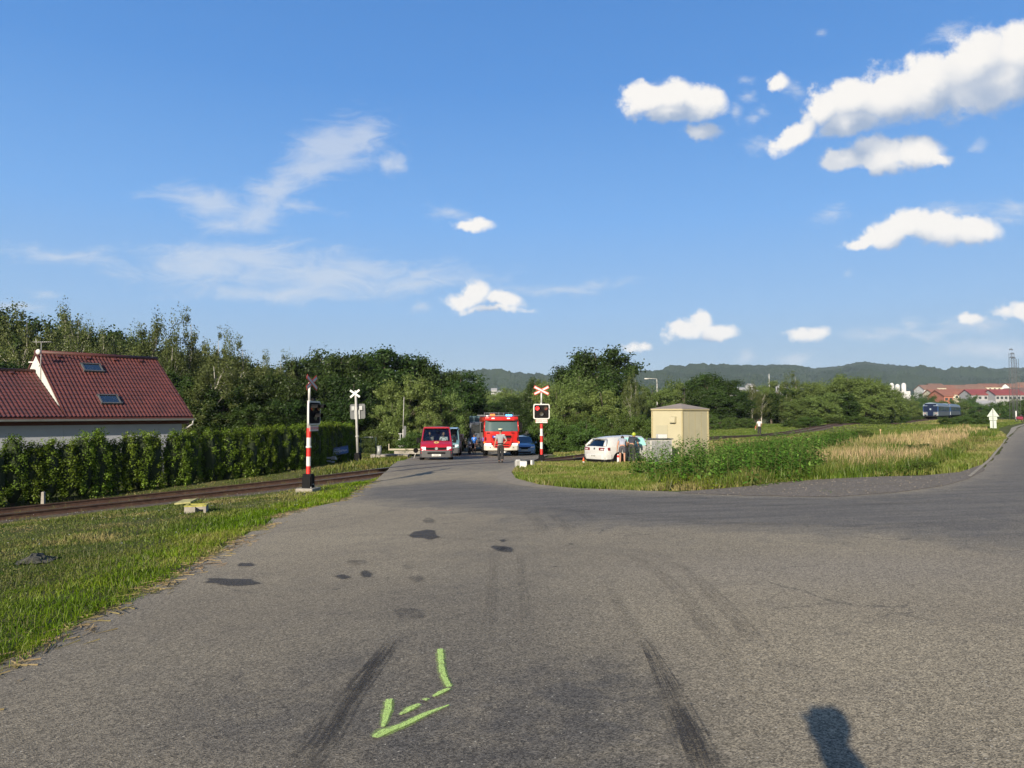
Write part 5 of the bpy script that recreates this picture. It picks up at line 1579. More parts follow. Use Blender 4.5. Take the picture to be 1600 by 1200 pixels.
# ------------------------------------------------------------------ yellow relay hut
M_yel = mat('pale_yellow_render', (0.345, 0.315, 0.212), 0.85, var=.05, scale=1.5, bump=.15)
M_ytrim = mat('yellow_trim', (0.32, 0.275, 0.155), 0.7)
M_hroof = mat('hut_sheet_roof', (0.22, 0.185, 0.155), 0.75, var=.12, scale=2)
pc = at(1066, 33.5); d_h = 33.5
zt = P(1066, 640, d_h).z; z0 = pc.z - .1
# two faces: left face turns towards the sun; width on screen 47 px and 40 px
ya = -R(50)
hut = empty('relay_hut', (pc.x, pc.y, z0), ya, 'pale yellow railway relay hut with a low pyramid roof', 'hut')
# corner at the origin; local -x axis direction = left face, +y... right face
wl, wr_ = 1.78, 2.06
hh_ = zt - z0
b_ = MB()
b_.box((-wl / 2, wr_ / 2, hh_ / 2), (wl, wr_, hh_))
b_.build('wall', M_yel, hut)
b_ = MB()
for (cx, cy, sx, sy) in [(-wl / 2, -.012, wl, .03), (.012, wr_ / 2, .03, wr_), (-wl - .012, wr_ / 2, .03, wr_), (-wl / 2, wr_ + .012, wl, .03)]:
    b_.box((cx, cy, hh_ + .0), (sx + .06, sy + .08, .07))
for sy_ in (.5, 1.0, 1.5): b_.box((.006, sy_, hh_ / 2), (.006, .02, hh_ - .12))
for (cx, cy) in [(0, 0), (-wl, 0), (0, wr_), (-wl, wr_)]:
    b_.box((cx, cy, hh_ / 2 - .03), (.07, .07, hh_ - .1))
b_.build('trim', M_ytrim, hut)
b_ = MB(); o_ = .06
bs = [(-wl - o_, -o_, hh_ + .05), (o_, -o_, hh_ + .05), (o_, wr_ + o_, hh_ + .05), (-wl - o_, wr_ + o_, hh_ + .05), (-wl / 2, wr_ / 2, hh_ + .31)]
b_.add(bs + [(x, y, z - .03) for x, y, z in bs[:4]], [(0, 1, 4), (1, 2, 4), (2, 3, 4), (3, 0, 4), (5, 6, 1, 0), (6, 7, 2, 1), (7, 8, 3, 2), (8, 5, 0, 3), (8, 7, 6, 5)])
b_.build('roof', M_hroof, hut)
b_ = MB(); b_.prism([(0, 0), (-.16, 0), (-.17, .05), (-.13, .26), (0, .30)], 'x', -.48 - .15, -.48 + .15)
o = b_.build('vent_hood', M_yel, hut, loc=(0, -.002, hh_ - .62))
b_ = MB(); b_.box((-1.2, -.012, .95), (.72, .02, 1.85)); b_.build('door', mat('hut_door', (.315, .295, .205), .6), hut)

# grey cable cabinet in front of the hut
cc_ = at(1029, 32.3)
cab = empty('cable_cabinet', (cc_.x, cc_.y, cc_.z), R(12), 'weathered grey two door cabinet in front of the yellow hut', 'cabinet')
ch = P(1029, 686, 32.3).z - cc_.z
M_cab = mat('weathered_cabinet', (0.20, 0.205, 0.21), 0.8, var=.25, scale=4, dirt=((.2, .2, .2), .5))
b_ = MB(); b_.box((0, 0, ch / 2 - .02), (1.05, .5, ch)); b_.build('body', M_dwhite, cab, bevel=.01)
b_ = MB(); b_.box((0, 0, ch + .01), (1.15, .62, .045)); b_.build('lid', M_dsteel, cab)
for s_ in (-1, 1):
    b_ = MB(); b_.box((s_ * .235, -.26, ch / 2), (.44, .02, ch - .16)); dd = b_.build('door', M_cab, cab)
    b_ = MB()
    for i in range(7): b_.box((s_ * .235 - .18 + i * .06, -.274, ch / 2), (.012, .01, ch - .22))
    b_.build('ribs', M_cab, dd)
b_ = MB(); b_.box((.18, .1, ch + .12), (.42, .3, .18)); b_.build('cover_box', M_white, cab, bevel=.02)

# ------------------------------------------------------------------ level crossing signals
M_lamp_red = mat('lit_red_lamp', (0.8, 0.02, 0.02), .3, emit=(1.0, 0.03, 0.03), es=1.1)
M_lamp_off = mat('dark_red_lamp', (0.10, 0.008, 0.01), .15, coat=1)
M_lamp_w = mat('unlit_white_lamp', (0.06, 0.07, 0.08), .15, coat=1)
M_board = mat('signal_board_black', (0.010, 0.009, 0.010), .9, spec=.1)
M_txtred = mat('red_lettering', (0.6, 0.03, 0.03), .6)
M_plate = mat('pink_white_plate', (0.52, 0.44, 0.42), .6)
def signal(loc, yaw, Ht, label, group, lit=True, striped=True, base_block=True, back_white=False, cross_yaw=0.0):
    e = empty('crossing_signal', loc, yaw, label, 'crossing signal', group)
    r0 = .075
    k = Ht / 3.85
    zs = [0.38 * k + .0]
    b_ = MB()
    if striped:
        z_ = .40
        zt_ = Ht * (1 - 78 / 172)
        st = (zt_ - z_) / 5
        for i in range(5):
            b_.cyl((0, 0, z_ + st * i), (0, 0, z_ + st * (i + 1)), r0, r0, 14, mi=1 if i % 2 == 0 else 0, cap=False)
        b_.cyl((0, 0, zt_), (0, 0, Ht * .80), r0 * .9, r0 * .85, 14)
        b_.cyl((0, 0, Ht * .80), (0, 0, Ht * .965), r0 * .55, r0 * .55, 12)
        b_.cyl((0, 0, z_ + st * 2 + st - .03), (0, 0, z_ + st * 3 + .03), r0 * 1.25, r0 * 1.25, 14)
    else:
        b_.cyl((0, 0, .4), (0, 0, Ht * .975), r0 * .95, r0 * .8, 14)
        b_.cyl((0, 0, 1.3), (0, 0, 1.37), r0 * 1.3, r0 * 1.3, 14)
    b_.build('mast', [M_white if striped else M_dwhite, M_red], e)
    b_ = MB(); b_.prism([(-.17, 0), (.17, 0), (.16, .36), (.10, .46), (-.10, .46), (-.16, .36)], 'y', -.15, .15)
    b_.box((0, -.16, .24), (.22, .03, .3)); b_.build('foot_housing', M_black, e, bevel=.015)
    b_ = MB()
    for s_ in (-1, 1): b_.box((s_ * .13, -.16, .02), (.03, .03, .05))
    b_.box((0, -.18, .12), (.09, .01, .03)); b_.build('bolts', M_steel, e)
    b_ = MB(); b_.box((0, 0, -.17), (.66, .6, .34)); b_.build('concrete_footing', M_conc, e, bevel=.03)
    # St Andrew's cross: two flat arms, white with red edges
    zc = Ht * .965 if striped else Ht * .93
    for s_ in (-1, 1):
        b_ = MB()
        a = R(27) * s_ if striped else R(35) * s_
        Lx = .86 if striped else .66
        yb = -.085 - (.012 if s_ > 0 else 0)
        if not striped: yb = .10 + (.012 if s_ > 0 else 0)
        b_.box((0, yb, zc), (Lx, .008, .15 if striped else .105), ry=a, mi=1 if striped else 0)
        if striped:
            b_.box((0, yb - .006, zc), (Lx - .05, .006, .085), ry=a, mi=0)
            b_.box((0, yb + .006, zc), (Lx - .01, .004, .145), ry=a, mi=2)
        b_.build('cross_arm', [M_white, M_red, M_steel], e)
    # lamp board
    zb = Ht * (1 - 54 / 172) if striped else Ht * .62
    zb = Ht * .685
    w_, h_ = .86, .80
    b_ = MB(); n = 20
    def rr_(w2, h2, r_):
        pts = []
        for (cx, cy, a0) in [(w2 - r_, h2 - r_, 0), (-w2 + r_, h2 - r_, 90), (-w2 + r_, -h2 + r_, 180), (w2 - r_, -h2 + r_, 270)]:
            for j in range(5):
                a = R(a0 + j * 22.5); pts.append((cx + r_ * math.cos(a), cy + r_ * math.sin(a)))
        return pts
    outer = [(x, z + zb) for x, z in rr_(w_ / 2, h_ / 2, .09)]
    inner = [(x, z + zb) for x, z in rr_(w_ / 2 - .055, h_ / 2 - .055, .06)]
    b_.prism(outer, 'y', -.20, -.165)
    brd = b_.build('white_frame', M_white if striped else M_dsteel, e)
    b_ = MB(); b_.prism(inner, 'y', -.212, -.198); b_.build('board', M_board, e)
    for i, (lx, lz, mt) in enumerate([(-.22, .17, M_lamp_red if lit else M_lamp_off), (.22, .17, M_lamp_off), (0, -.13, M_lamp_w)]):
        b_ = MB(); b_.cyl((lx, -.21, zb + lz), (lx, -.25, zb + lz), .105, .10, 18); lo_ = b_.build('lamp', mt, e)
        if i == 0 and lit: lo_['label'] = 'lit red lamp'
        b_ = MB()                                  # half hood over the lamp
        vs = []; N = 12
        for j in range(N + 1):
            a = PI * j / N
            for (yy_, r_) in ((-.21, .12), (-.46, .125), (-.46, .115), (-.21, .11)):
                vs.append((lx + r_ * math.cos(a), yy_, zb + lz + r_ * math.sin(a)))
        fs = []
        for j in range(N):
            for k_ in range(4): fs.append((j * 4 + k_, j * 4 + (k_ + 1) % 4, (j + 1) * 4 + (k_ + 1) % 4, (j + 1) * 4 + k_))
        fs += [(0, 1, 2, 3), tuple(N * 4 + t_ for t_ in (3, 2, 1, 0))]
        b_.add(vs, fs); b_.build('hood', M_black, e)
        if not striped:
            b_ = MB(); b_.box((lx, -.12, zb + lz), (.20, .10, .24)); b_.build('lamp_case', M_steel, e, bevel=.02)
    if striped:
        b_ = MB(); b_.box((0, -.15, zb), (.30, .05, .5)); b_.box((0, -.09, zb + .2), (.16, .1, .06)); b_.box((0, -.09, zb - .2), (.16, .1, .06)); b_.build('bracket', M_dsteel, e)
        b_ = MB(); b_.box((0, -.185, zb - .51), (.62, .012, .18)); tp = b_.build('warning_plate', M_plate, e)
        text_mesh('lettering', 'POZOR VLAK', .105, M_txtred, tp, Matrix.Translation((0, -.195, zb - .51)) @ Matrix.Rotation(PI / 2, 4, 'X'), .001)
        b_ = MB(); b_.cyl((.03, -.1, zb + .44), (.17, -.1, zb + .44), .05, .05, 10); b_.build('bell', M_black, e)
    else:
        b_ = MB(); b_.box((0, -.09, zb + .2), (.16, .14, .06)); b_.box((0, -.09, zb - .2), (.16, .14, .06)); b_.build('bracket', M_dsteel, e)
        b_ = MB(); b_.box((-.12, -.12, zb - .16), (.07, .06, .5)); b_.box((.12, -.12, zb - .16), (.07, .06, .5)); b_.build('cable_duct', M_steel, e)
    return e
GS = 'level crossing signals'
p_ = at(483, 23.7); hS = P(485, 592, 23.7).z - P(483, 762, 23.7).z
sL = signal((p_.x, p_.y, P(483, 762, 23.7).z), R(80), hS, 'red and white striped crossing signal seen from the side beside the left track', GS, lit=False)
p_ = at(846, 37.5); hS = P(847, 606, 37.5).z - p_.z
sR = signal(p_, R(-1), hS, 'striped crossing signal facing the camera with its red light on', GS)
p_ = at(560, 38.0); hS = P(564, 607, 38).z - p_.z
sM = signal(p_, R(168), hS, 'plain white crossing signal seen from behind in front of the hedge', GS, lit=False, striped=False)
sM.rotation_euler = (0, R(2.6), R(168))

# ------------------------------------------------------------------ gear left of the crossing
# thin aerial pole with cabinet
p_ = at(630, 50)
e = empty('aerial_pole', p_, 0, 'thin grey pole with cable box and rungs left of the red van', 'pole')
b_ = MB(); zt_ = P(632, 620, 50).z - p_.z; b_.cyl((0, 0, 0), (0, 0, zt_ * .45), .05, .045, 8); b_.cyl((0, 0, zt_ * .45), (.05, 0, zt_), .03, .02, 8); b_.build('post', M_dwhite, e)
b_ = MB(); b_.box((.10, .1, 1.25), (.20, .2, 1.7)); b_.build('cable_box', M_dsteel, e)
b_ = MB()
for i, z_ in enumerate((.7, 1.15, 1.55)): b_.box((-.15, 0, z_), (.36, .04, .05))
b_.box((-.2, 0, .8), (.05, .05, 1.6)); b_.build('rungs', M_steel, e)
p_ = at(593, 46)
b_ = MB(); b_.cyl((0, 0, .0), (0, 0, .55), .15, .14, 14); b_.cyl((0, 0, .55), (0, 0, .6), .16, .12, 14)
o = b_.build('metal_bin', M_steel, None, loc=p_ + Vector((0, 0, .2))); tag(o, 'small round metal canister beside the thin grey pole', 'canister')
b_ = MB(); b_.box((0, 0, .1), (2.4, .8, .28)); o = b_.build('concrete_slab', M_conc, None, loc=at(610, 46.3)); tag(o, 'low dark concrete slab under the metal canister', 'slab')
M_cream = mat('cream_paint', (.30, .27, .20), .8)
# white beam (crossing barrier rest) behind the red van
a_ = P(607, 705, 48.5); c_ = P(664, 703, 48.0)
e = empty('white_beam', (a_.x, a_.y, a_.z - .18), 0, 'long low white beam lying on a pale footing left of the red van', 'barrier beam')
L_ = c_.x - a_.x
b_ = MB(); b_.box((L_ / 2, 0, .30), (L_, .14, .11)); b_.build('beam', M_cream, e)
b_ = MB(); b_.box((L_ / 2 + .2, .02, .1), (L_ - .4, .25, .20)); b_.build('footing', M_conc, e)
b_ = MB(); b_.box((.03, 0, .5), (.06, .10, .36)); b_.build('end_post', M_cream, e)
# round mirror or sign from behind near the van
p_ = at(650, 45)
e = empty('round_sign', p_, R(20), 'small dark round sign on a slanting white stake beside the red van', 'sign')
b_ = MB(); b_.cyl((-.12, 0, 0), (.08, 0, .6), .02, .02, 6); b_.build('stake', M_white, e)
b_ = MB(); b_.cyl((0, -.03, .5), (0, .0, .5), .16, .16, 16); b_.build('disc', M_black, e)
# wire gate beside the hedge end
p_ = at(576, 43)
e = empty('wire_gate', p_, R(10), 'dark green wire mesh gate right of the white crossing signal', 'gate')
b_ = MB()
for x_ in (-.45, .45): b_.cyl((x_, 0, 0), (x_, 0, 1.35), .025, .025, 6)
b_.cyl((-.45, 0, 1.3), (.45, 0, 1.3), .02, .02, 6); b_.cyl((-.45, 0, .1), (.45, 0, .1), .02, .02, 6); b_.build('frame', mat('green_steel', (.03, .06, .05), .6), e)
b_ = MB()
for i in range(14): b_.cyl((-.42 + i * .065, 0, .1), (-.42 + i * .065, 0, 1.3), .005, .005, 4)
b_.build('mesh', M_dsteel, e)
b_ = MB(); b_.box((0, -.05, 1.36), (.55, .06, .04)); b_.build('top_bar', M_white, e)
# banner on the hedge
A_ = P(507, 706, 37.5); B_ = P(542, 703, 39.0)
bn_c = (A_ + B_) / 2
yaw_b = math.atan2(B_.y - A_.y, B_.x - A_.x)
e = empty('banner', (bn_c.x + .15, bn_c.y - .35, bn_c.z), yaw_b, 'blue and white advertising banner hung on the hedge, its right end blue', 'banner')
w_ = (B_ - A_).length
b_ = MB(); b_.box((0, 0, .0), (w_, .02, .42), ry=R(-5)); sh = b_.build('cloth', mat('banner_dark_blue', (.035, .06, .14), .6), e)
b_ = MB(); b_.box((-w_ * .17, -.014, -.02), (w_ * .60, .006, .26), ry=R(-5)); b_.build('white_field', mat('banner_pale', (.16, .21, .34), .6), e)
b_ = MB(); b_.box((w_ * .32, -.014, .035), (w_ * .34, .006, .34), ry=R(-5)); b_.build('blue_field', mat('banner_blue', (.04, .11, .30), .6), e)
M_btxt = mat('banner_white_text', (.55, .58, .64), .6)
text_mesh('lettering', 'BYT Kolmanná', .20, M_btxt, e, Matrix.Translation((-w_ * .16, -.022, -.03)) @ Matrix.Rotation(R(-5), 4, 'Y') @ Matrix.Rotation(PI / 2, 4, 'X'))
text_mesh('lettering', 'Mapas', .16, M_btxt, e, Matrix.Translation((w_ * .32, -.022, .03)) @ Matrix.Rotation(R(-5), 4, 'Y') @ Matrix.Rotation(PI / 2, 4, 'X'))
# litter under the banner
p_ = at(520, 36.6)
b_ = MB(); rr = random.Random(5)
for i in range(7): b_.box((rr.uniform(-.3, .3), rr.uniform(-.15, .15), rr.uniform(.1, .32)), (rr.uniform(.12, .3), .05, rr.uniform(.05, .16)), rz=rr.uniform(0, 3), rx=rr.uniform(-.6, .6))
o = b_.build('scrap_heap', mat('scrap_grey', (.30, .31, .36), .7), None, loc=p_); tag(o, 'small heap of pale scrap below the banner', 'scrap heap')
# red white pickets deep in the wood
# concrete stub post by the track on the far left
p_ = at(71, 22.6)
b_ = MB(); b_.prism([(-.05, 0), (.05, 0), (.04, .36), (0, .38), (-.04, .36)], 'y', -.04, .04)
o = b_.build('marker_post', M_conc, None, loc=p_); tag(o, 'short pale concrete marker post before the hedge at far left', 'post')
# yellow rimmed concrete well
gx_, gy_ = gp(307, 800)
e = empty('cable_well', (gx_, gy_, h1(gx_, gy_) - .06), R(15), 'small open concrete box with a yellow rim in the grass by the track', 'concrete box')
M_yrim = mat('yellow_rim', (.30, .28, .05), .8, var=.3, scale=10)
b_ = MB()
for (cx, cy, sx, sy) in [(-.22, 0, .06, .42), (.22, 0, .06, .42), (0, .19, .38, .06), (-.10, -.19, .20, .06)]: b_.box((cx, cy, .07), (sx, sy, .30))
b_.build('walls', M_conc, e)
b_ = MB()
for (cx, cy, sx, sy) in [(-.22, 0, .07, .43), (.22, 0, .07, .43), (0, .19, .36, .07), (0, -.19, .36, .07)]: b_.box((cx, cy, .235), (sx, sy, .03))
b_.build('rim', M_yrim, e)
gx_, gy_ = gp(290, 790)
b_ = MB(); b_.prism([(-.25, -.16), (.18, -.2), (.3, .1), (-.1, .2)], 'z', .07, .11)
o = b_.build('well_lid', mat('pale_yellow_lid', (.26, .25, .11), .85, var=.3, scale=8), None, loc=(gx_, gy_, h1(gx_, gy_) + .03)); o.rotation_euler = (R(8), R(-6), .2)
tag(o, 'pale yellow lid lying beside the open concrete box', 'lid')
# dark tarpaulin lump in the left grass
gx_, gy_ = gp(58, 875)
b_ = MB(); rr = random.Random(9)
vs = []; fs = []; N = 14
for j in range(N):
    for i in range(N):
        u_, v_ = i / (N - 1) * 2 - 1, j / (N - 1) * 2 - 1
        hgt = max(0, 1 - (u_ * u_ + v_ * v_)) ** .6 * .065 * (1 + .7 * math.sin(4 * u_ + 2)) + rr.uniform(0, .035)
        vs.append((u_ * .24 + rr.uniform(-.02, .02), v_ * .25, hgt - .02))
fs = [(j * N + i, j * N + i + 1, (j + 1) * N + i + 1, (j + 1) * N + i) for j in range(N - 1) for i in range(N - 1)]
b_.add(vs, fs, sm=False)
o = b_.build('crumpled_sheet', mat('grey_tarpaulin', (.045, .045, .038), .9, var=.4, scale=6), None, loc=(gx_, gy_, h1(gx_, gy_)), rz=.3); tag(o, 'crumpled dark grey sheet lying in the grass at far left', 'sheet')
# white boxes at the right kerb
gx_, gy_ = gp(818, 732)
e = empty('equipment_case', (gx_, gy_, h1(gx_, gy_)), R(-6), 'white equipment case with handle standing at the right kerb before the signal', 'case')
b_ = MB(); b_.box((0, 0, .165), (.32, .22, .32)); b_.build('body', M_white, e, bevel=.015)
b_ = MB(); b_.tube([(-.08, 0, .325), (-.06, 0, .37), (.06, 0, .37), (.08, 0, .325)], .01, 6); b_.build('handle', M_steel, e)
gx_, gy_ = gp(810, 730.5)
e = empty('equipment_case', (gx_ - .02, gy_ + .25, h1(gx_, gy_)), R(25), 'smaller white case half hidden on the left behind the first case', 'case')
b_ = MB(); b_.box((0, 0, .15), (.24, .2, .30)); b_.build('body', M_dwhite, e, bevel=.015)
b_ = MB(); b_.box((0, 0, .32), (.18, .12, .05)); b_.build('lid', M_white, e, bevel=.01)
gx_, gy_ = gp(829, 729)
e = empty('tool_case', (gx_, gy_ + .1, h1(gx_, gy_)), R(-30), 'black and white tool case right of the white cases at the kerb', 'case')
b_ = MB(); b_.box((-.05, 0, .14), (.16, .24, .28)); b_.build('body', M_black, e, bevel=.01)
b_ = MB(); b_.box((.10, 0, .15), (.10, .22, .30)); b_.build('cover', M_white, e, bevel=.01)
# traffic cone
p_ = at(911.5, 34.6)
e = empty('traffic_cone', p_ + Vector((0, 0, -.02)), 0, 'small orange and white cone on the grass left of the white car', 'cone')
M_orange = mat('orange_plastic', (.75, .10, .03), .5)
b_ = MB(); b_.box((0, 0, .015), (.22, .22, .03)); b_.build('foot', M_white, e)
b_ = MB(); b_.cyl((0, 0, .03), (0, 0, .20), .085, .05, 14, mi=1, cap=False); b_.cyl((0, 0, .20), (0, 0, .38), .05, .02, 14, mi=0); b_.build('body', [M_orange, M_white], e)
# small marker post in front of the car wheel
p_ = at(965.5, 34.4)
e = empty('marker_post', p_, 0, 'short red and white marker post in front of the rear wheel of the white car', 'post')
b_ = MB(); b_.cyl((0, 0, 0), (0, 0, .36), .06, .055, 12, mi=1); b_.cyl((0, 0, .36), (0, 0, .46), .055, .055, 12, mi=0); b_.cyl((0, 0, .46), (0, 0, .52), .055, .03, 12, mi=1); b_.build('post', [M_red, M_white], e)
# white back of the triangular road sign on the right
p_ = at(1551.5, 77)
e = empty('road_sign', p_, R(-35), 'white backs of a triangular sign and two plates on a post beside the side road', 'road sign')
k = 77 / F
zt_ = P(1551, 637.5, 77).z - p_.z
M_back = mat('sign_back', (0.34, 0.38, 0.34), .5)
b_ = MB(); b_.prism([(-.56, zt_ - .93), (.56, zt_ - .93), (0, zt_)], 'y', -.02, .0); b_.build('triangle_plate', M_back, e)
b_ = MB(); b_.prism([(-.36, zt_ - 1.32), (.36, zt_ - 1.32), (.36, zt_ - .97), (-.36, zt_ - .97)], 'y', -.02, .0); b_.build('square_plate', M_back, e)
b_ = MB(); b_.prism([(-.29, .0), (.29, .0), (.29, zt_ - 1.36), (-.29, zt_ - 1.36)], 'y', -.02, .0); b_.build('tall_plate', M_back, e)
b_ = MB(); b_.cyl((0, -.06, 0), (0, -.06, zt_ - .12), .04, .04, 8); b_.box((0, -.04, zt_ - .75), (.5, .03, .04)); b_.box((0, -.04, zt_ - 1.1), (.5, .03, .04)); b_.build('post', M_steel, e)
# lattice masts
for (px, ptop, dd_, lb_, hz) in [(1583, 546, 150, 'tall lattice mast with spiky aerials near the right edge', 1), (1590, 556, 162, 'thinner lattice mast just right of the first one', 0)]:
    p_ = at(px, dd_)
    zt_ = P(px, ptop, dd_).z - p_.z
    e = empty('lattice_mast', p_, R(20), lb_, 'lattice mast')
    b_ = MB()
    w0, w1_ = .62, .45
    cs_ = [(-1, -1), (1, -1), (1, 1), (-1, 1)]
    for (a_, c_) in cs_: b_.cyl((a_ * w0, c_ * w0 * .5, 0), (a_ * w1_, c_ * w1_ * .5, zt_ * .95), .05, .04, 6)
    N = 13
    for i in range(N):
        z1, z2 = zt_ * .95 * i / N, zt_ * .95 * (i + 1) / N
        w_a = w0 + (w1_ - w0) * i / N
        for s2 in (-1, 1):
            b_.cyl((-w_a, s2 * w_a * .5, z1), (w_a, s2 * w_a * .5, z2 if i % 2 else z1 + .01), .016, .016, 4)
            b_.cyl((w_a, s2 * w_a * .5, z1), (-w_a, s2 * w_a * .5, z2), .016, .016, 4)
    b_.build('lattice', M_dsteel, e)
    if hz:
        for j, (dx, dz) in enumerate([(-.1, 0), (.25, -.85), (.0, -1.7), (.7, -1.75)]):
            b_ = MB()
            for t in (-.5, -.15, .2, .5): b_.cyl((dx + t, 0, zt_ + dz - .2), (dx + t * .5, 0, zt_ + dz + .25), .045, .03, 4)
            b_.cyl((dx - .6, 0, zt_ + dz), (dx + .6, 0, zt_ + dz), .05, .05, 5); b_.build('aerial', M_dsteel, e)
b_ = MB(); b_.cyl((0, 0, 0), (0, 0, 1.9), .12, .12, 10); o = b_.build('white_post', M_white, None, loc=at(1587.5, 140)); tag(o, 'short thick white post beyond the lattice masts', 'post')
# street lamp above the trees
p_ = at(1027, 118)
e = empty('street_lamp', p_, 0, 'curved street lamp rising above the trees left of the hut roof', 'street lamp')
zt_ = P(1027, 592, 118).z - p_.z
b_ = MB(); b_.tube([(0, 0, 0), (0, 0, zt_ * .9), (-.05, 0, zt_), (-1.5, 0, zt_ + .08)], [.11, .08, .06, .05], 8); b_.build('pole', M_dwhite, e)
b_ = MB(); b_.ell((-1.75, 0, zt_ + .02), (.40, .18, .12)); b_.build('lamp_head', M_white, e)
# small orange marker on the track side and low signpost
b_ = MB(); b_.box((0, 0, .2), (.06, .05, .4)); b_.box((0, 0, .46), (.14, .05, .14)); o = b_.build('track_marker', mat('orange_white_marker', (.40, .26, .14), .7), None, loc=at(1375, 75)); tag(o, 'tiny pale orange marker in the dry grass before the train', 'marker')
# white square board beyond the red van
p_ = at(721, 54)
e = empty('notice_board', p_, R(8), 'small white board on a post between the van and the motorcycle', 'notice board')
b_ = MB(); b_.cyl((0, 0, 0), (0, 0, 1.2), .025, .025, 6); b_.build('post', M_steel, e)
b_ = MB(); b_.box((0, -.03, 1.38), (.36, .02, .38)); b_.build('board', M_white, e)
b_ = MB(); b_.prism([(-.03, 1.26), (.03, 1.26), (.08, 1.45), (-.02, 1.5), (-.07, 1.4)], 'y', -.052, -.042); b_.build('mark', M_dsteel, e)
# ------------------------------------------------------------------ vehicles
def smooth_angle(o, a=35):
    me = o.data
    me.polygons.foreach_set('use_smooth', [True] * len(me.polygons))
    me.set_sharp_from_angle(angle=R(a))
def wheel(parent, x, y, r, wd=.2, rimmat=None, spokes=5, steer=0):
    """y>0 is the left side; outer face looks away from the body"""
    s_ = 1 if y > 0 else -1
    b_ = MB()
    prof = [(r * .62, -wd / 2), (r * .93, -wd / 2), (r, -wd / 2 + .03), (r, wd / 2 - .03), (r * .93, wd / 2), (r * .62, wd / 2)]
    N = 24; vs = []; fs = []
    for i in range(N):
        a = 2 * PI * i / N
        for (rr_, yy_) in prof: vs.append((rr_ * math.cos(a), yy_, rr_ * math.sin(a)))
    k = len(prof)
    for i in range(N):
        for j in range(k): fs.append((i * k + j, i * k + (j + 1) % k, ((i + 1) % N) * k + (j + 1) % k, ((i + 1) % N) * k + j))
    b_.add(vs, fs, sm=False)
    w_ = b_.build('wheel', M_rubber, parent, loc=(x, y, r), rz=steer); smooth_angle(w_)
    b_ = MB()
    b_.cyl((0, s_ * wd * .18, 0), (0, s_ * wd * .22, 0), r * .62, r * .62, 20)
    yo = s_ * wd * .42
    b_.torus((0, yo, 0), r * .60, .018, 'y', 20, 5)
    b_.cyl((0, s_ * wd * .2, 0), (0, yo, 0), r * .14, r * .12, 10)
    for i in range(spokes):
        a = 2 * PI * i / spokes
        b_.cyl((0, yo * .9, 0), (r * .6 * math.cos(a), yo, r * .6 * math.sin(a)), r * .09, r * .07, 5)
    b_.build('rim', rimmat or M_alloy, w_)
    return w_
def shell(parent, st, paint, glass=M_glass, side_mat=None, wind_label=None):
    """st: list of (x, w, zs, zb, zr, wr, tag) from rear to front; zr None = bonnet or boot section"""
    rows = []
    for (x, w, zs, zb, zr_, wr_, tg) in st:
        if zr_ is None:
            rows.append([(0, zs), (w - .10, zs), (w, zs + .14), (w * 1.0, (zs + zb) / 2), (w * .985, zb - .10), (w * .95, zb - .03), (w * .80, zb), (w * .5, zb + .015), (0, zb + .02)])
        else:
            rows.append([(0, zs), (w - .10, zs), (w, zs + .14), (w * 1.0, (zs + zb) / 2), (w * .99, zb - .05), (w * .965, zb), (wr_, zr_ - .10), (wr_ - .10, zr_ - .02), (0, zr_ + .01)])
    body = MB(); parts = []
    n = len(rows[0])
    def v(i, r, s_): y, z = rows[i][r]; return (st[i][0], s_ * y, z)
    for i in range(len(st) - 1):
        a, b_ = st[i], st[i + 1]
        for r in range(n - 1):
            for s_ in (1, -1):
                q_ = [v(i, r, s_), v(i + 1, r, s_), v(i + 1, r + 1, s_), v(i, r + 1, s_)]
                cab_a, cab_b = a[4] is not None, b_[4] is not None
                if cab_a and cab_b and r == 5 and 'g' in a[6]: parts.append(('side_window', q_)); continue
                if cab_a != cab_b and r >= 6: parts.append(('windscreen' if cab_a else 'rear_window', q_)); continue
                body.add(q_, [(0, 1, 2, 3)])
    for i in (0, len(st) - 1):
        pts = [v(i, r, 1) for r in range(n)] + [v(i, r, -1) for r in range(n - 1, -1, -1)]
        k = len(pts)
        for r in range(n - 1):
            body.add([v(i, r, 1), v(i, r + 1, 1), v(i, r + 1, -1), v(i, r, -1)], [(0, 1, 2, 3)])
    me_o = body.build('body', paint, parent, fixn=False)
    bm = bmesh.new(); bm.from_mesh(me_o.data)
    bmesh.ops.remove_doubles(bm, verts=bm.verts, dist=.0005)
    bmesh.ops.dissolve_degenerate(bm, edges=bm.edges, dist=.0005)
    bmesh.ops.recalc_face_normals(bm, faces=bm.faces); bm.to_mesh(me_o.data); bm.free()
    smooth_angle(me_o, 38)
    # glass: group windscreens; side windows one object each
    out = []
    for kind in ('windscreen', 'rear_window'):
        qs = [q_ for k_, q_ in parts if k_ == kind]
        if qs:
            b_ = MB()
            for q_ in qs: b_.add(q_, [(0, 1, 2, 3)])
            o = b_.build(kind, glass, parent, fixn=False)
            bm = bmesh.new(); bm.from_mesh(o.data); bmesh.ops.remove_doubles(bm, verts=bm.verts, dist=.001); bmesh.ops.recalc_face_normals(bm, faces=bm.faces); bm.to_mesh(o.data); bm.free()
            smooth_angle(o, 60); out.append(o)
    for k_, q_ in parts:
        if k_ == 'side_window':
            b_ = MB(); b_.add(q_, [(0, 1, 2, 3)]); o = b_.build('side_window', side_mat or glass, parent, fixn=False); out.append(o)
    return me_o, out
def arch(parent, x, w, r, mt=M_black):
    for s_ in (1, -1):
        b_ = MB(); b_.cyl((x, s_ * (w - .25), r + .01), (x, s_ * (w + .004), r + .01), r + .055, r + .055, 28)
        b_.build('wheel_arch', mt, parent)
def head_towards(dx, dy): return math.atan2(dy, dx)
M_van = mat('raspberry_red_paint', (0.28, 0.008, 0.022), 0.30, coat=.5)
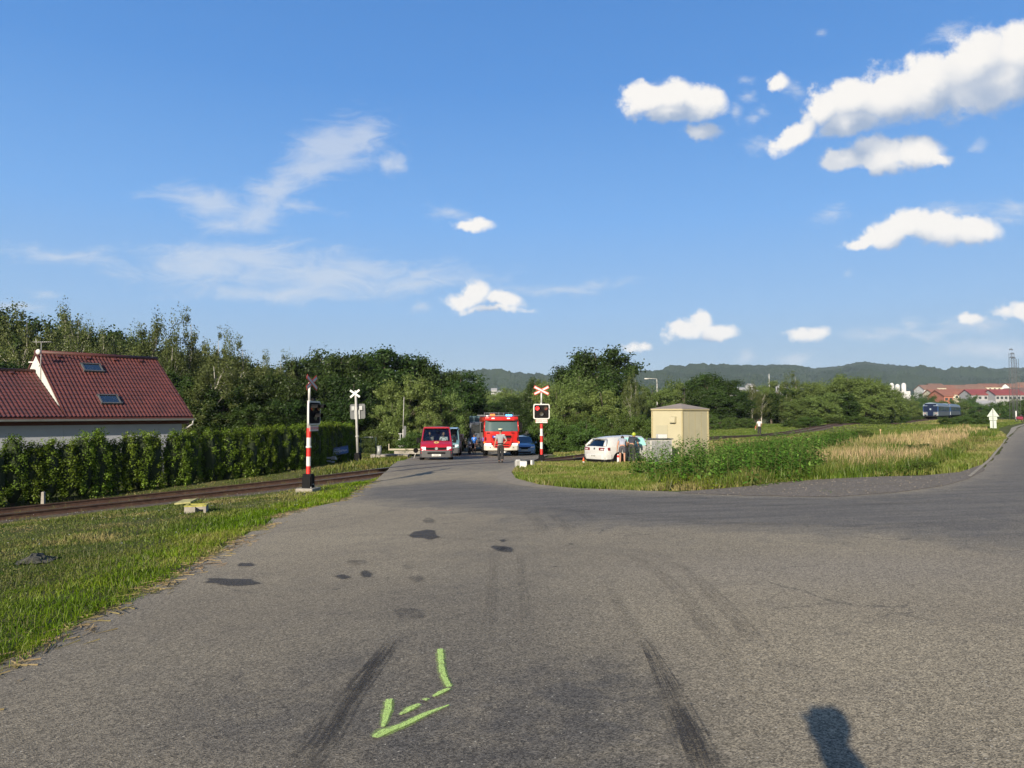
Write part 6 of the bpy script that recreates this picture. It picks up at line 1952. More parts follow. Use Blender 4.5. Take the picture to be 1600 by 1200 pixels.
M_plast = mat('dark_grey_plastic', (0.045, 0.045, 0.048), 0.6)
M_seat = mat('seat_fabric', (.05, .05, .055), .9)
M_gl2 = None
def glass_mat(name, tint, rough=.02):
    m = bpy.data.materials.new(name); m.use_nodes = True; t = m.node_tree; t.nodes.clear(); q = NG(t)
    out = q.n('ShaderNodeOutputMaterial'); tr_ = q.n('ShaderNodeBsdfTransparent'); gl_ = q.n('ShaderNodeBsdfGlossy')
    tr_.inputs[0].default_value = (*tint, 1); gl_.inputs['Roughness'].default_value = rough; gl_.inputs[0].default_value = (.9, .9, .9, 1)
    fr = q.n('ShaderNodeFresnel'); fr.inputs[0].default_value = 1.55
    f = q.m('ADD', fr.outputs[0], .05)
    mx = q.n('ShaderNodeMixShader'); t.links.new(f, mx.inputs[0]); t.links.new(tr_.outputs[0], mx.inputs[1]); t.links.new(gl_.outputs[0], mx.inputs[2])
    t.links.new(mx.outputs[0], out.inputs[0]); return m
M_clear = glass_mat('clear_window_glass', (.62, .68, .66))
# ---- red van (nose towards the camera)
def van(loc, yaw, paint, label, front_trim=M_plast, emblem=True, s=1.0, light_on=True):
    e = empty('van', loc, yaw, label, 'van')
    L = 4.9
    st = [(-2.45, .86, .42, 1.02, 1.80, .76, ''), (-2.40, .94, .34, 1.05, 1.93, .83, 'g'), (-1.45, .95, .30, 1.05, 1.97, .84, ''), (-1.37, .95, .30, 1.05, 1.97, .84, 'g'), (-.45, .95, .30, 1.05, 1.98, .84, ''), (-.35, .95, .30, 1.05, 1.98, .84, 'g'),
          (.78, .95, .30, 1.06, 1.95, .80, ''), (1.62, .945, .30, 1.17, None, 0, ''), (2.10, .93, .31, 1.04, None, 0, ''), (2.33, .90, .34, .88, None, 0, ''), (2.42, .86, .38, .66, None, 0, '')]
    body, gl_ = shell(e, st, paint, M_clear)
    # lower grey bumper over the nose
    b_ = MB()
    b_.prism([(2.36, -.90), (2.46, -.80), (2.49, -.40), (2.50, 0), (2.49, .40), (2.46, .80), (2.36, .90), (2.0, .955), (2.0, -.955)], 'z', .26, .66)
    b_.build('front_bumper', M_plast, e, bevel=.03)
    b_ = MB(); b_.box((2.495, 0, .52), (.03, 1.0, .10)); b_.build('air_intake', M_black, e)
    b_ = MB(); b_.prism([(2.40, -.62), (2.43, -.3), (2.44, 0), (2.43, .3), (2.40, .62), (2.2, .62), (2.2, -.62)], 'z', .69, .83); b_.build('grille', M_black, e, bevel=.01)
    for s_ in (1, -1):
        b_ = MB(); b_.prism([(2.36, s_ * .84), (2.425, s_ * .60), (2.2, s_ * .55), (2.05, s_ * .925)], 'z', .67, .865); b_.build('headlight', M_lampw, e, bevel=.02)
        b_ = MB(); b_.box((1.40, s_ * 1.06, 1.20), (.10, .20, .30)); b_.box((1.42, s_ * .96, 1.12), (.05, .12, .06)); b_.build('wing_mirror', M_black, e, bevel=.03)
        arch(e, 1.62, .95, .33) if s_ == 1 else None
        for xx in (1.62, -1.38): wheel(e, xx, s_ * .83, .33, .22, M_dsteel, 6)
    arch(e, -1.38, .95, .33)
    b_ = MB(); b_.box((2.515, .0, .40), (.015, .52, .12)); pl = b_.build('number_plate', M_white, e)
    b_ = MB(); b_.cyl((2.43, 0, .77), (2.46, 0, .77), .085, .085, 18); em = b_.build('front_badge', M_alloy, e)
    if emblem:
        text_mesh('lettering', '4P2 5681', .085, M_black, pl, Matrix.Translation((2.525, 0, .40)) @ Matrix.Rotation(PI / 2, 4, 'Z') @ Matrix.Rotation(PI / 2, 4, 'X'))
        # round coat of arms on the bonnet, lying on its slope
        b_ = MB(); b_.cyl((0, 0, 0), (0, 0, .006), .145, .145, 22); cr = b_.build('bonnet_emblem', mat('emblem_gold', (.50, .36, .12), .5), e, loc=(1.99, 0, 1.105)); cr.rotation_euler = (0, R(22), 0)
        b_ = MB(); b_.prism([(-.06, -.05), (.05, -.055), (.07, 0), (.05, .055), (-.06, .05), (-.08, 0)], 'z', .007, .010); b_.build('shield', mat('emblem_brown', (.22, .08, .05), .5), cr)
        b_ = MB(); b_.prism([(-.015, -.05), (.015, -.05), (.015, .05), (-.015, .05)], 'z', .011, .013); b_.build('shield_bar', M_alloy, cr)
    for s_ in (1, -1):                              # wipers
        b_ = MB(); b_.cyl((1.58, .5 * s_, 1.215), (1.45, -.05 * s_, 1.30), .009, .009, 4); b_.build('wiper', M_black, e)
    b_ = MB()
    for s_ in (1, -1): b_.cyl((1.63, s_ * .84, 1.17), (.80, s_ * .74, 1.88), .045, .045, 8)
    b_.box((.80, 0, 1.925), (.22, 1.50, .09)); b_.build('windscreen_frame', paint, e, bevel=.02)
    b_ = MB(); b_.box((1.2, 0, 1.08), (.55, 1.6, .10)); b_.build('dashboard', M_plast, e)
    b_ = MB(); b_.torus((1.0, .42, 1.18), .17, .014, 'x', 18, 5); b_.build('steering_wheel', M_black, e)
    for yy_ in (.42, -.42):
        b_ = MB(); b_.box((.42, yy_, .80), (.5, .5, .14)); b_.box((.2, yy_, 1.10), (.12, .5, .6), ry=R(-8)); b_.box((.16, yy_, 1.48), (.10, .26, .18)); b_.build('seat', M_seat, e, bevel=.04)
    b_ = MB(); b_.cyl((1.15, -.02, 1.72), (1.15, .2, 1.72), .03, .03, 6); b_.build('inner_mirror', M_black, e)
    return e
p_ = at(682.5, 43.0); vyaw = head_towards(.10, -1)
van_red = van((p_.x, p_.y + 0, p_.z), vyaw, M_van, 'raspberry red van with dark grey bumper and round emblem facing the camera on the road')
p_ = at(700, 52.5)
M_teal = mat('grey_teal_paint', (.10, .19, .21), .35, coat=.5)
van_teal = van(p_, head_towards(.05, -1), M_teal, 'grey teal van mostly hidden behind the red van', emblem=False)
b_ = MB(); b_.box((-.3, 0, 1.985), (3.2, 1.45, .03)); b_.build('roof_panel', mat('pale_blue_roof', (.25, .40, .60), .35), van_teal, bevel=.01)

# ---- blue police estate partly behind the fire engine
def estate(loc, yaw, label):
    e = empty('estate_car', loc, yaw, label, 'car')
    M_b = mat('silver_blue_paint', (.13, .24, .42), .25, .3, coat=.7)
    st = [(-2.30, .80, .40, .80, 1.15, .62, ''), (-2.25, .88, .32, .90, 1.38, .66, 'g'), (-1.55, .90, .25, .92, 1.47, .66, ''), (-1.47, .90, .25, .92, 1.47, .66, 'g'), (-.52, .905, .24, .91, 1.50, .68, ''), (-.45, .905, .24, .91, 1.50, .68, 'g'),
          (.35, .905, .24, .92, 1.45, .64, ''), (1.10, .89, .24, .97, None, 0, ''), (1.75, .88, .25, .90, None, 0, ''), (2.15, .83, .28, .78, None, 0, ''), (2.32, .72, .34, .60, None, 0, '')]
    shell(e, st, M_b)
    b_ = MB(); b_.prism([(2.29, -.42), (2.33, -.2), (2.34, 0), (2.33, .2), (2.29, .42), (2.1, .42), (2.1, -.42)], 'z', .56, .72); b_.build('grille', M_black, e)
    b_ = MB(); b_.prism([(2.20, -.80), (2.36, -.55), (2.38, 0), (2.36, .55), (2.20, .80), (1.9, .86), (1.9, -.86)], 'z', .24, .46); b_.build('front_bumper', M_b, e, bevel=.02)
    b_ = MB(); b_.box((2.37, 0, .33), (.04, 1.0, .10)); b_.build('air_intake', M_black, e)
    b_ = MB(); b_.box((2.38, 0, .50), (.02, .52, .11)); b_.build('number_plate', M_white, e)
    for s_ in (1, -1):
        b_ = MB(); b_.prism([(2.20, s_ * .76), (2.30, s_ * .47), (2.1, s_ * .45), (1.92, s_ * .84)], 'z', .60, .76); b_.build('headlight', M_lampw, e, bevel=.02)
        b_ = MB(); b_.box((.78, s_ * .98, 1.0), (.10, .16, .12)); b_.build('wing_mirror', M_b, e, bevel=.03)
        for xx in (1.40, -1.28): wheel(e, xx, s_ * .78, .31, .2)
        b_ = MB(); b_.cyl((-1.9, s_ * .58, 1.53), (.1, s_ * .60, 1.55), .018, .018, 6); b_.build('roof_rail', M_steel, e)
    arch(e, 1.40, .90, .31); arch(e, -1.28, .90, .31)
    return e
estate((.84, 56.4, h1(.84, 56.4)), head_towards(.05, -1), 'silver blue estate car peeking out at the right of the fire engine')

# ---- white damaged hatchback
M_wcar = mat('white_car_paint', (0.44, 0.44, 0.435), 0.22, coat=.7)
M_bag = mat('deployed_airbag_curtain', (0.30, 0.62, 0.58), 0.6)
M_tail = mat('tail_lamp_red', (.14, .006, .012), .3, coat=.5)
def hatch(loc, yaw, label):
    e = empty('hatchback_car', loc, yaw, label, 'car')
    st = [(-2.13, .78, .42, .78, None, 0, ''), (-2.09, .85, .33, .97, None, 0, ''), (-1.80, .865, .27, .985, 1.30, .56, ''), (-1.66, .88, .27, .985, 1.385, .60, ''), (-1.48, .895, .26, .98, 1.43, .63, ''), (-1.30, .90, .25, .97, 1.455, .645, ''), (-1.05, .90, .25, .965, 1.46, .65, 'g'), (-.25, .90, .24, .95, 1.475, .66, ''), (-.12, .90, .24, .95, 1.475, .66, 'g'),
          (.55, .90, .24, .945, 1.42, .63, ''), (1.15, .89, .24, .97, None, 0, ''), (1.70, .875, .25, .88, None, 0, ''), (2.02, .83, .28, .76, None, 0, ''), (2.13, .74, .34, .58, None, 0, '')]
    body, gl_ = shell(e, st, M_wcar, M_clear, M_bag); body.data.set_sharp_from_angle(angle=R(62))
    for o in gl_:
        if o.name.startswith('side_window'): o['label'] = 'side window filled by a pale green airbag curtain'
    b_ = MB()                                         # interior mass seen through the broken rear window
    b_.box((-1.2, 0, .78), (.9, 1.3, .3)); b_.box((-.85, .0, 1.05), (.14, 1.2, .55), ry=R(-12)); b_.box((.35, .38, 1.0), (.14, .5, .65), ry=R(-12)); b_.box((.35, -.38, 1.0), (.14, .5, .65), ry=R(-12)); b_.box((.95, 0, .85), (.4, 1.5, .2))
    b_.build('seats', M_seat, e, bevel=.05)
    b_ = MB(); b_.prism([(-2.04, -.86), (-2.18, -.60), (-2.20, 0), (-2.18, .60), (-2.04, .86), (-1.75, .905), (-1.75, -.905)], 'z', .34, .60); b_.build('rear_bumper', M_wcar, e, bevel=.035)
    b_ = MB(); b_.prism([(-2.02, -.80), (-2.15, -.56), (-2.17, 0), (-2.15, .56), (-2.02, .80), (-1.8, .84), (-1.8, -.84)], 'z', .22, .345); b_.build('diffuser', M_black, e)
    for s_ in (1, -1):
        b_ = MB(); b_.prism([(-2.135, s_ * .36), (-2.125, s_ * .76), (-1.86, s_ * .905), (-1.74, s_ * .80), (-2.0, s_ * .4)], 'z', .78, .925); b_.build('tail_light', M_tail, e, bevel=.015)
        b_ = MB(); b_.prism([(-2.139, s_ * .50), (-2.130, s_ * .72), (-2.05, s_ * .70), (-2.05, s_ * .5)], 'z', .835, .865); b_.build('reverse_light', M_lampw, e)
        b_ = MB(); b_.box((.88, s_ * .98, 1.0), (.14, .16, .13)); b_.build('wing_mirror', M_wcar, e, bevel=.03)
        for xx in (1.32, -1.30): wheel(e, xx, s_ * .79, .315, .2, M_alloy, 5)
        for x_ in (-.16, .78):
            b_ = MB(); b_.box((x_ - .28, s_ * .905, .80), (.16, .02, .025)); b_.build('door_handle', M_wcar, e)
        b_ = MB()
        for x_ in (-.18, .95): b_.box((x_, s_ * .903, .62), (.012, .006, .58))
        b_.build('door_gap', M_black, e)
    arch(e, 1.32, .90, .315); arch(e, -1.30, .90, .315)
    b_ = MB(); b_.box((-2.205, 0, .52), (.02, .52, .11)); pl = b_.build('number_plate', M_white, e)
    text_mesh('lettering', '5P7 1842', .085, M_black, pl, Matrix.Translation((-2.218, 0, .52)) @ Matrix.Rotation(-PI / 2, 4, 'Z') @ Matrix.Rotation(PI / 2, 4, 'X'))
    b_ = MB(); b_.cyl((-2.09, 0, .86), (-2.125, 0, .86), .065, .065, 16); b_.build('rear_badge', M_dsteel, e)
    b_ = MB()
    for s_ in (1, -1): b_.cyl((-2.06, s_ * .74, .97), (-1.78, s_ * .54, 1.31), .085, .06, 10)
    b_.build('rear_pillars', M_wcar, e)
    b_ = MB(); b_.prism([(-1.60, -.52), (-1.84, -.50), (-1.87, 0), (-1.84, .50), (-1.60, .52)], 'z', 1.345, 1.372); b_.build('roof_spoiler', M_wcar, e, bevel=.01)
    b_ = MB(); b_.box((2.0, .1, .55), (.3, 1.4, .35), rz=.1, ry=.1); b_.build('crushed_front', M_black, e, bevel=.03)
    return e
gya = R(90 - 58)
p_ = at(965, 35.3)
car_fwd = Vector((math.cos(gya), math.sin(gya)))
# rear right wheel stands in column 965
car_right = Vector((car_fwd.y, -car_fwd.x))
rw = Vector((p_.x, p_.y))
cc = rw + car_fwd * 1.30 - car_right * .79
golf = hatch((cc.x, cc.y, P(965, 724.5, 35.3).z - .10), gya, 'white damaged hatchback standing askew on the grass beside the yellow hut')
golf.rotation_euler = (R(-1.0), R(-1.0), gya)

# ---- fire engine
M_fred = mat('fire_red_paint', (0.40, 0.012, 0.010), 0.28, coat=.6)
M_fwhite = mat('fire_white_bumper', (0.45, 0.42, 0.36), 0.35, coat=.4)
M_blue = mat('blue_beacon_lit', (.05, .25, .9), .2, emit=(.10, .40, 1.0), es=1.6)
M_oran = mat('orange_beacon', (.85, .16, .04), .3, emit=(1.0, .15, .03), es=.6)
def fire_engine(loc, yaw):
    e = empty('fire_engine', loc, yaw, 'red fire engine with white bumper and blue beacons facing the camera', 'fire engine')
    W2 = 1.25
    Z = lambda v: v
    b_ = MB()                                          # cab, nose at x=+3.6
    nose = [(3.42, -W2), (3.55, -W2 + .12), (3.62, -.6), (3.64, 0), (3.62, .6), (3.55, W2 - .12), (3.42, W2), (1.3, W2), (1.3, -W2)]
    b_.prism(nose, 'z', .95, 1.78)
    b_.build('cab', M_fred, e, bevel=.05, seg=3)
    b_ = MB()
    up0 = [(3.42, -W2), (3.55, -W2 + .12), (3.62, -.6), (3.64, 0), (3.62, .6), (3.55, W2 - .12), (3.42, W2)]
    # window band: windscreen raked back
    vs = [(x, y, 1.78) for x, y in up0] + [(x - .22, y * .95, 2.58) for x, y in up0]
    b_.add(vs, [(i, i + 1, i + 8, i + 7) for i in range(6)], sm=True)
    b_.build('windscreen', mat('windscreen_reflecting', (.055, .085, .080), .10, spec=.8, coat=.6), e, fixn=True)
    b_ = MB()
    for s_ in (1, -1):
        b_.cyl((3.45, s_ * (W2 - .02), 1.75), (3.22, s_ * (W2 * .95 - .01), 2.62), .06, .05, 8)
    b_.box((2.3, W2 - .05, 2.18), (2.0, .06, .82)); b_.box((2.3, -W2 + .05, 2.18), (2.0, .06, .82)); b_.box((1.33, 0, 2.18), (.06, 2.4, .82))
    b_.build('cab_pillars', M_fred, e)
    for s_ in (1, -1):
        b_ = MB(); b_.box((2.75, s_ * (W2 - .012), 2.18), (.85, .02, .62)); b_.build('side_window', M_glass, e)
    b_ = MB(); b_.prism([(3.43, -W2 * .96), (3.50, -.9), (3.52, 0), (3.50, .9), (3.43, W2 * .96), (1.3, W2 * .96), (1.3, -W2 * .96)], 'z', 2.58, 2.84)
    b_.build('cab_roof', M_fred, e, bevel=.06, seg=3)
    b_ = MB(); b_.prism([(3.52, -1.08), (3.66, -.9), (3.70, 0), (3.66, .9), (3.52, 1.08), (3.3, 1.08), (3.3, -1.08)], 'z', 2.56, 2.70); b_.build('sun_visor', M_fred, e, bevel=.02)
    for y_ in (-.62, .48):
        b_ = MB(); b_.box((3.66, y_, 2.72), (.06, .22, .08)); b_.build('marker_lamp', M_lampw, e)
    # grille
    b_ = MB(); b_.prism([(-.74, 1.02), (.74, 1.02), (.82, 1.60), (-.82, 1.60)], 'x', 3.62, 3.665); b_.build('grille', M_fred, e, bevel=.01)
    for i, z_ in enumerate((.70, .86, 1.12, 1.24)):
        b_ = MB(); b_.box((3.835 if i < 2 else 3.70, 0, z_), (.04, 1.0 + i * .08, .055)); b_.build('grille_slot', M_black, e)
    b_ = MB(); b_.box((3.70, 0, 1.40), (.05, 1.36, .17)); b_.build('name_strip', M_black, e)
    b_ = MB(); b_.box((3.73, -.50, 1.40), (.02, .30, .14)); bp_ = b_.build('blue_badge', mat('badge_blue', (.03, .06, .4), .4), e)
    b_ = MB(); b_.box((3.745, -.50, 1.40), (.01, .12, .07)); b_.build('badge_mark', M_white, bp_)
    b_ = MB()
    b_.prism([(-.50, .60), (.50, .60), (.62, .70), (.72, 1.04), (-.72, 1.04), (-.62, .70)], 'x', 3.64, 3.83); b_.build('lower_grille', M_fred, e, bevel=.01)
    for y_ in (-.95, .80):
        b_ = MB(); b_.box((3.60, y_, 1.66), (.05, .22, .06)); b_.build('front_lettering_bar', M_black, e)
    for s_ in (1, -1):
        b_ = MB(); b_.prism([(s_ * 1.17, 1.12), (s_ * 1.10, 1.12), (s_ * 1.10, 1.34), (s_ * 1.17, 1.38)], 'x', 3.50, 3.60); b_.build('air_slot', M_black, e)
        b_ = MB(); b_.prism([(3.70, s_ * .72), (3.72, s_ * .80), (3.66, s_ * 1.16), (3.5, s_ * 1.24), (3.3, s_ * 1.2), (3.5, s_ * .72)], 'z', .74, .93); b_.build('headlight', M_lampw, e, bevel=.03)
        b_ = MB(); b_.box((3.55, s_ * 1.22, .98), (.16, .10, .10)); b_.build('indicator', M_oran, e)
        b_ = MB(); b_.box((3.42, s_ * 1.40, 2.14), (.12, .16, .52)); b_.box((3.42, s_ * 1.40, 1.78), (.12, .16, .16)); b_.cyl((3.35, s_ * 1.2, 2.5), (3.42, s_ * 1.40, 2.4), .025, .025, 6); b_.build('wing_mirror', M_black, e, bevel=.03)
        wheel(e, 2.45, s_ * 1.07, .50, .32, M_dsteel, 8); wheel(e, -1.6, s_ * 1.02, .50, .42, M_dsteel, 8)
        arch(e, 2.45, 1.252, .50) if s_ == 1 else None
    b_ = MB(); b_.prism([(3.45, -W2), (3.66, -1.12), (3.78, -.7), (3.80, 0), (3.78, .7), (3.66, 1.12), (3.45, W2), (2.95, W2), (2.95, -W2)], 'z', .40, .80)
    b_.build('front_bumper', M_fwhite, e, bevel=.06, seg=3)
    b_ = MB(); b_.box((3.82, 0, .30), (.02, .5, .10)); b_.build('number_plate', M_white, e)
    for s_ in (1, -1):
        b_ = MB(); b_.cyl((3.72, s_ * .82, .62), (3.785, s_ * .82, .62), .04, .04, 10); b_.build('fog_lamp', M_dsteel, e)
    b_ = MB(); b_.box((1.2, 0, .62), (4.4, 2.1, .5)); b_.box((-1.5, 0, .62), (4.0, 1.4, .4)); b_.build('chassis', M_black, e)
    b_ = MB(); b_.box((-1.4, 0, 1.86), (5.2, 2.46, 1.9)); b_.build('superstructure', M_fred, e, bevel=.04)
    for s_ in (1, -1):
        for i in range(3):
            b_ = MB(); b_.box((-3.1 + i * 1.65, s_ * 1.235, 1.75), (1.45, .02, 1.3)); b_.build('roller_shutter', M_alloy, e)
    b_ = MB(); b_.box((3.0, 0, 2.87), (.34, 1.9, .06)); b_.build('light_bar', M_dsteel, e, bevel=.02)
    b_ = MB(); b_.box((3.05, -.62, 2.96), (.26, .34, .14)); b_.build('orange_beacon', M_oran, e, bevel=.03)
    for y_ in (.40, .56, .72):
        b_ = MB(); b_.box((3.08, y_, 2.93), (.24, .14, .13)); b_.build('blue_beacon', M_blue, e, bevel=.03)
    b_ = MB(); b_.box((3.0, -1.0, 2.90), (.22, .14, .10)); b_.build('search_lamp', M_lampw, e, bevel=.02)
    # ladders and roof gallery
    b_ = MB(); b_.cyl((1.5, -1.65, 2.93), (1.5, 1.5, 2.93), .025, .025, 6); b_.cyl((1.2, -1.65, 2.93), (1.2, 1.5, 2.93), .025, .025, 6)
    for i in range(11): b_.cyl((1.2, -1.55 + i * .3, 2.93), (1.5, -1.55 + i * .3, 2.93), .015, .015, 5)
    b_.build('ladder', M_steel, e)
    b_ = MB()
    for i in range(7): b_.cyl((1.0, -1.1 + i * .36, 2.8), (1.0, -1.1 + i * .36, 3.14), .012, .012, 4)
    b_.cyl((1.0, -1.1, 3.1), (1.0, 1.06, 3.1), .015, .015, 5); b_.build('roof_rail', M_steel, e)
    for y_ in (.35, -.35):
        b_ = MB(); b_.cyl((3.60, y_ + .45, 1.80), (3.58, y_ - .2, 1.90), .012, .012, 4); b_.build('wiper', M_black, e)
    return e
fe = fire_engine((-1.06, 54.2, P(784, 712.6, 50.6).z), head_towards(0.09, -1))
fe.scale = (1, 1.0, .985)

# ---- grey lorry behind
p_ = at(753, 68)
e = empty('lorry', p_, head_towards(.05, -1), 'dark bluish grey lorry mostly hidden behind the fire engine on the left', 'lorry')
M_lg = mat('lorry_bluegrey', (.045, .055, .08), .5); M_lt = mat('lorry_teal', (.03, .07, .085), .5)
b_ = MB(); b_.box((1.7, 0, 1.75), (1.7, 2.3, 2.0)); b_.build('cab', M_lg, e, bevel=.1, seg=3)
b_ = MB(); b_.box((2.56, 0, 2.1), (.02, 2.0, .8)); b_.build('windscreen', M_glass, e)
b_ = MB(); b_.box((-1.9, 0, 2.0), (5.2, 2.4, 2.5)); b_.build('box_body', M_lt, e, bevel=.04)
b_ = MB(); b_.box((2.6, 0, .62), (.2, 2.3, .4)); b_.build('bumper', M_dsteel, e, bevel=.04)
for s_ in (1, -1):
    for xx in (1.6, -3.0): wheel(e, xx, s_ * 1.0, .48, .3, M_dsteel, 8)
    b_ = MB(); b_.box((2.5, s_ * 1.3, 2.1), (.1, .16, .5)); b_.build('wing_mirror', M_black, e, bevel=.03)
    b_ = MB(); b_.box((2.70, s_ * .85, .68), (.04, .3, .18)); b_.build('headlight', M_lampw, e)

# ---- motorcycle
p_ = at(733.5, 57)
e = empty('motorcycle', p_, head_towards(.12, -1), 'black and white motorcycle parked facing the camera left of the fire engine', 'motorcycle')
for xx, st_a in ((.72, 0), (-.72, 0)):
    b_ = MB(); b_.torus((0, 0, 0), .26, .055, 'y', 24, 8); w_ = b_.build('wheel', M_rubber, e, loc=(xx, 0, .31))
    b_ = MB()
    for i in range(6):
        a = PI * i / 3; b_.cyl((0, 0, 0), (.23 * math.cos(a), 0, .23 * math.sin(a)), .012, .012, 5)
    b_.cyl((0, -.05, 0), (0, .05, 0), .05, .05, 10); b_.build('rim', M_alloy, w_)
b_ = MB()
for s_ in (1, -1): b_.cyl((.72, s_ * .09, .31), (.45, s_ * .10, .92), .025, .03, 8)
b_.build('fork', M_alloy, e)
b_ = MB(); b_.prism([(-.3, .35), (.35, .30), (.42, .55), (.1, .70), (-.35, .62)], 'y', -.15, .15); b_.build('engine', M_dsteel, e, bevel=.03)
b_ = MB(); b_.ell((.15, 0, .84), (.34, .16, .16)); b_.build('tank', M_white, e)
b_ = MB(); b_.prism([(-.65, .78), (-.1, .74), (-.12, .84), (-.6, .90)], 'y', -.14, .14); b_.build('seat', M_black, e, bevel=.03)
b_ = MB(); b_.cyl((.42, -.38, 1.02), (.46, -.1, .98), .018, .018, 6); b_.cyl((.46, -.1, .98), (.46, .1, .98), .018, .018, 6); b_.cyl((.46, .1, .98), (.42, .38, 1.02), .018, .018, 6); b_.build('handlebar', M_black, e)
for s_ in (1, -1):
    b_ = MB(); b_.cyl((.44, s_ * .28, 1.0), (.46, s_ * .34, 1.18), .008, .008, 4); b_.ell((.46, s_ * .35, 1.22), (.03, .08, .05)); b_.build('mirror', M_alloy, e)
b_ = MB(); b_.ell((.60, 0, .90), (.10, .12, .12)); b_.build('headlight', M_lampw, e)
b_ = MB(); b_.prism([(.52, .98), (.58, .98), (.42, 1.28), (.39, 1.28)], 'y', -.15, .15); b_.build('windshield', M_clear, e)
b_ = MB(); b_.prism([(.45, .60), (1.0, .58), (.98, .64), (.72, .68), (.46, .66)], 'y', -.07, .07); b_.build('mudguard', M_white, e, bevel=.02)
for s_ in (1, -1):
    b_ = MB(); b_.box((-.55, s_ * .32, .62), (.44, .2, .36)); b_.build('pannier', M_black, e, bevel=.04)
b_ = MB(); b_.cyl((-.1, .14, .35), (-.2, .35, .02), .015, .015, 5); b_.build('side_stand', M_black, e)

# ---- train
M_tblue = mat('train_blue', (.012, .045, .13), .6, spec=.2); M_tdark = mat('train_dark_blue', (.006, .012, .035), .8, spec=.1); M_tgrey2 = mat('train_grey', (.10, .12, .14), .6, spec=.2); M_troofm = mat('train_roof_grey', (.10, .14, .19), .5)
M_tw = mat('train_window', (.06, .07, .07), .15, spec=.8)
def carriage(loc, yaw, label, endface=True):
    e = empty('railway_carriage', loc, yaw, label, 'railway carriage', 'carriages of the blue train')
    L = 24.5; w = 1.42
    b_ = MB(); b_.box((L / 2, 0, 1.55), (L, 2 * w, .95)); b_.build('lower_side', M_tgrey2, e, bevel=.04)
    b_ = MB(); b_.box((L / 2, 0, 2.60), (L, 2 * w, 1.15)); b_.build('window_band', M_tblue, e, bevel=.04)
    b_ = MB()
    prof = [(-w, 3.17)] + [(w * math.sin(R(a)), 3.17 + .78 * math.cos(R(a))) for a in range(-80, 81, 16)] + [(w, 3.17)]
    b_.prism(prof, 'x', 0, L); b_.build('roof', M_troofm, e)
    b_ = MB()
    for s_ in (1, -1): b_.box((L / 2, s_ * w, 3.17), (L, .04, .06))
    b_.build('white_stripe', M_white, e)
    for s_ in (-1, 1):
        for i in range(9):
            b_ = MB(); b_.box((2.6 + i * 2.4, s_ * (w + .005), 2.62), (1.5 if i not in (4,) else .8, .03, .85)); b_.build('window', M_tw, e)
        for xd in (.9, L - .9):
            b_ = MB(); b_.box((xd, s_ * (w + .008), 2.05), (.8, .03, 2.1)); b_.build('door', M_tblue, e)
    b_ = MB(); b_.box((-.02, 0, 2.55), (.06, 2.6, 1.25)); b_.build('end_wall', M_tdark, e)
    b_ = MB(); b_.box((-.10, 0, 2.20), (.16, 1.05, 2.2)); b_.box((-.06, 0, 3.5), (.1, 2.2, .35)); b_.build('gangway', M_tdark, e, bevel=.03)
    b_ = MB(); b_.box((-.2, 0, 2.5), (.03, .3, .35)); b_.build('end_door_window', mat('dim_window', (.2, .25, .3), .3), e)
    for s_ in (1, -1):
        b_ = MB(); b_.cyl((-.5, s_ * .9, 1.08), (.1, s_ * .9, 1.08), .22, .12, 12); b_.build('buffer', M_black, e)
        b_ = MB(); b_.box((-.07, s_ * 1.05, 1.62), (.08, .26, .16)); b_.build('tail_lamp', mat('tail_lamp_white_red', (.35, .2, .19), .4), e)
        b_ = MB(); b_.box((-.06, s_ * 1.37, 1.5), (.06, .06, .7)); b_.build('handrail', M_white, e)
    b_ = MB(); b_.box((L / 2, 0, .95), (L - .3, 2.5, .28)); b_.build('underframe', M_black, e)
    for xx in (3.2, L - 3.2):
        b_ = MB(); b_.box((xx, 0, .62), (3.1, 2.1, .35))
        for dx in (-1.25, 1.25):
            for s_ in (1, -1): b_.cyl((xx + dx, s_ * .72, .46), (xx + dx, s_ * .86, .46), .46, .46, 18)
        b_.build('bogie', M_black, e)
    return e
i = int(np.argmin(np.abs(TRf[:, 1] - 153.0)))
A_ = Vector((TRf[i][0], TRf[i][1])); i2 = min(len(TRf) - 1, i + 26)
B_ = Vector((TRf[i2][0], TRf[i2][1])); y_ = math.atan2((B_ - A_).y, (B_ - A_).x)
carriage((A_.x, A_.y, P(1452, 657.5, 153).z), y_, 'rear blue and grey carriage with dark end door, last of the train')
i3 = min(len(TRf) - 1, i + 51)
C_ = Vector((TRf[i3][0], TRf[i3][1])); y2 = math.atan2((C_ - B_).y, (C_ - B_).x)
carriage((B_.x, B_.y, P(1452, 657.5, 153).z + .1), y2, 'second blue carriage coupled ahead of the rear one')

# ---- things at the far end of the side road
p_ = at(1593, 120)
e = empty('motorcycle', p_, R(20), 'dark red motorcycle far off at the edge of the side road', 'motorcycle')
for xx in (.7, -.7):
    b_ = MB(); b_.torus((xx, 0, .31), .25, .06, 'y', 16, 6); b_.build('wheel', M_rubber, e)
b_ = MB(); b_.prism([(-.6, .55), (.5, .4), (.7, .9), (.2, 1.0), (-.7, .95)], 'y', -.2, .2); b_.build('body', mat('maroon', (.22, .03, .06), .4), e, bevel=.06)
b_ = MB(); b_.cyl((.4, -.35, 1.05), (.4, .35, 1.05), .03, .03, 6); b_.build('handlebar', M_black, e)
b_ = MB(); b_.prism([(.45, 1.0), (.5, 1.0), (.35, 1.3), (.3, 1.3)], 'y', -.15, .15); b_.build('windshield', M_alloy, e)

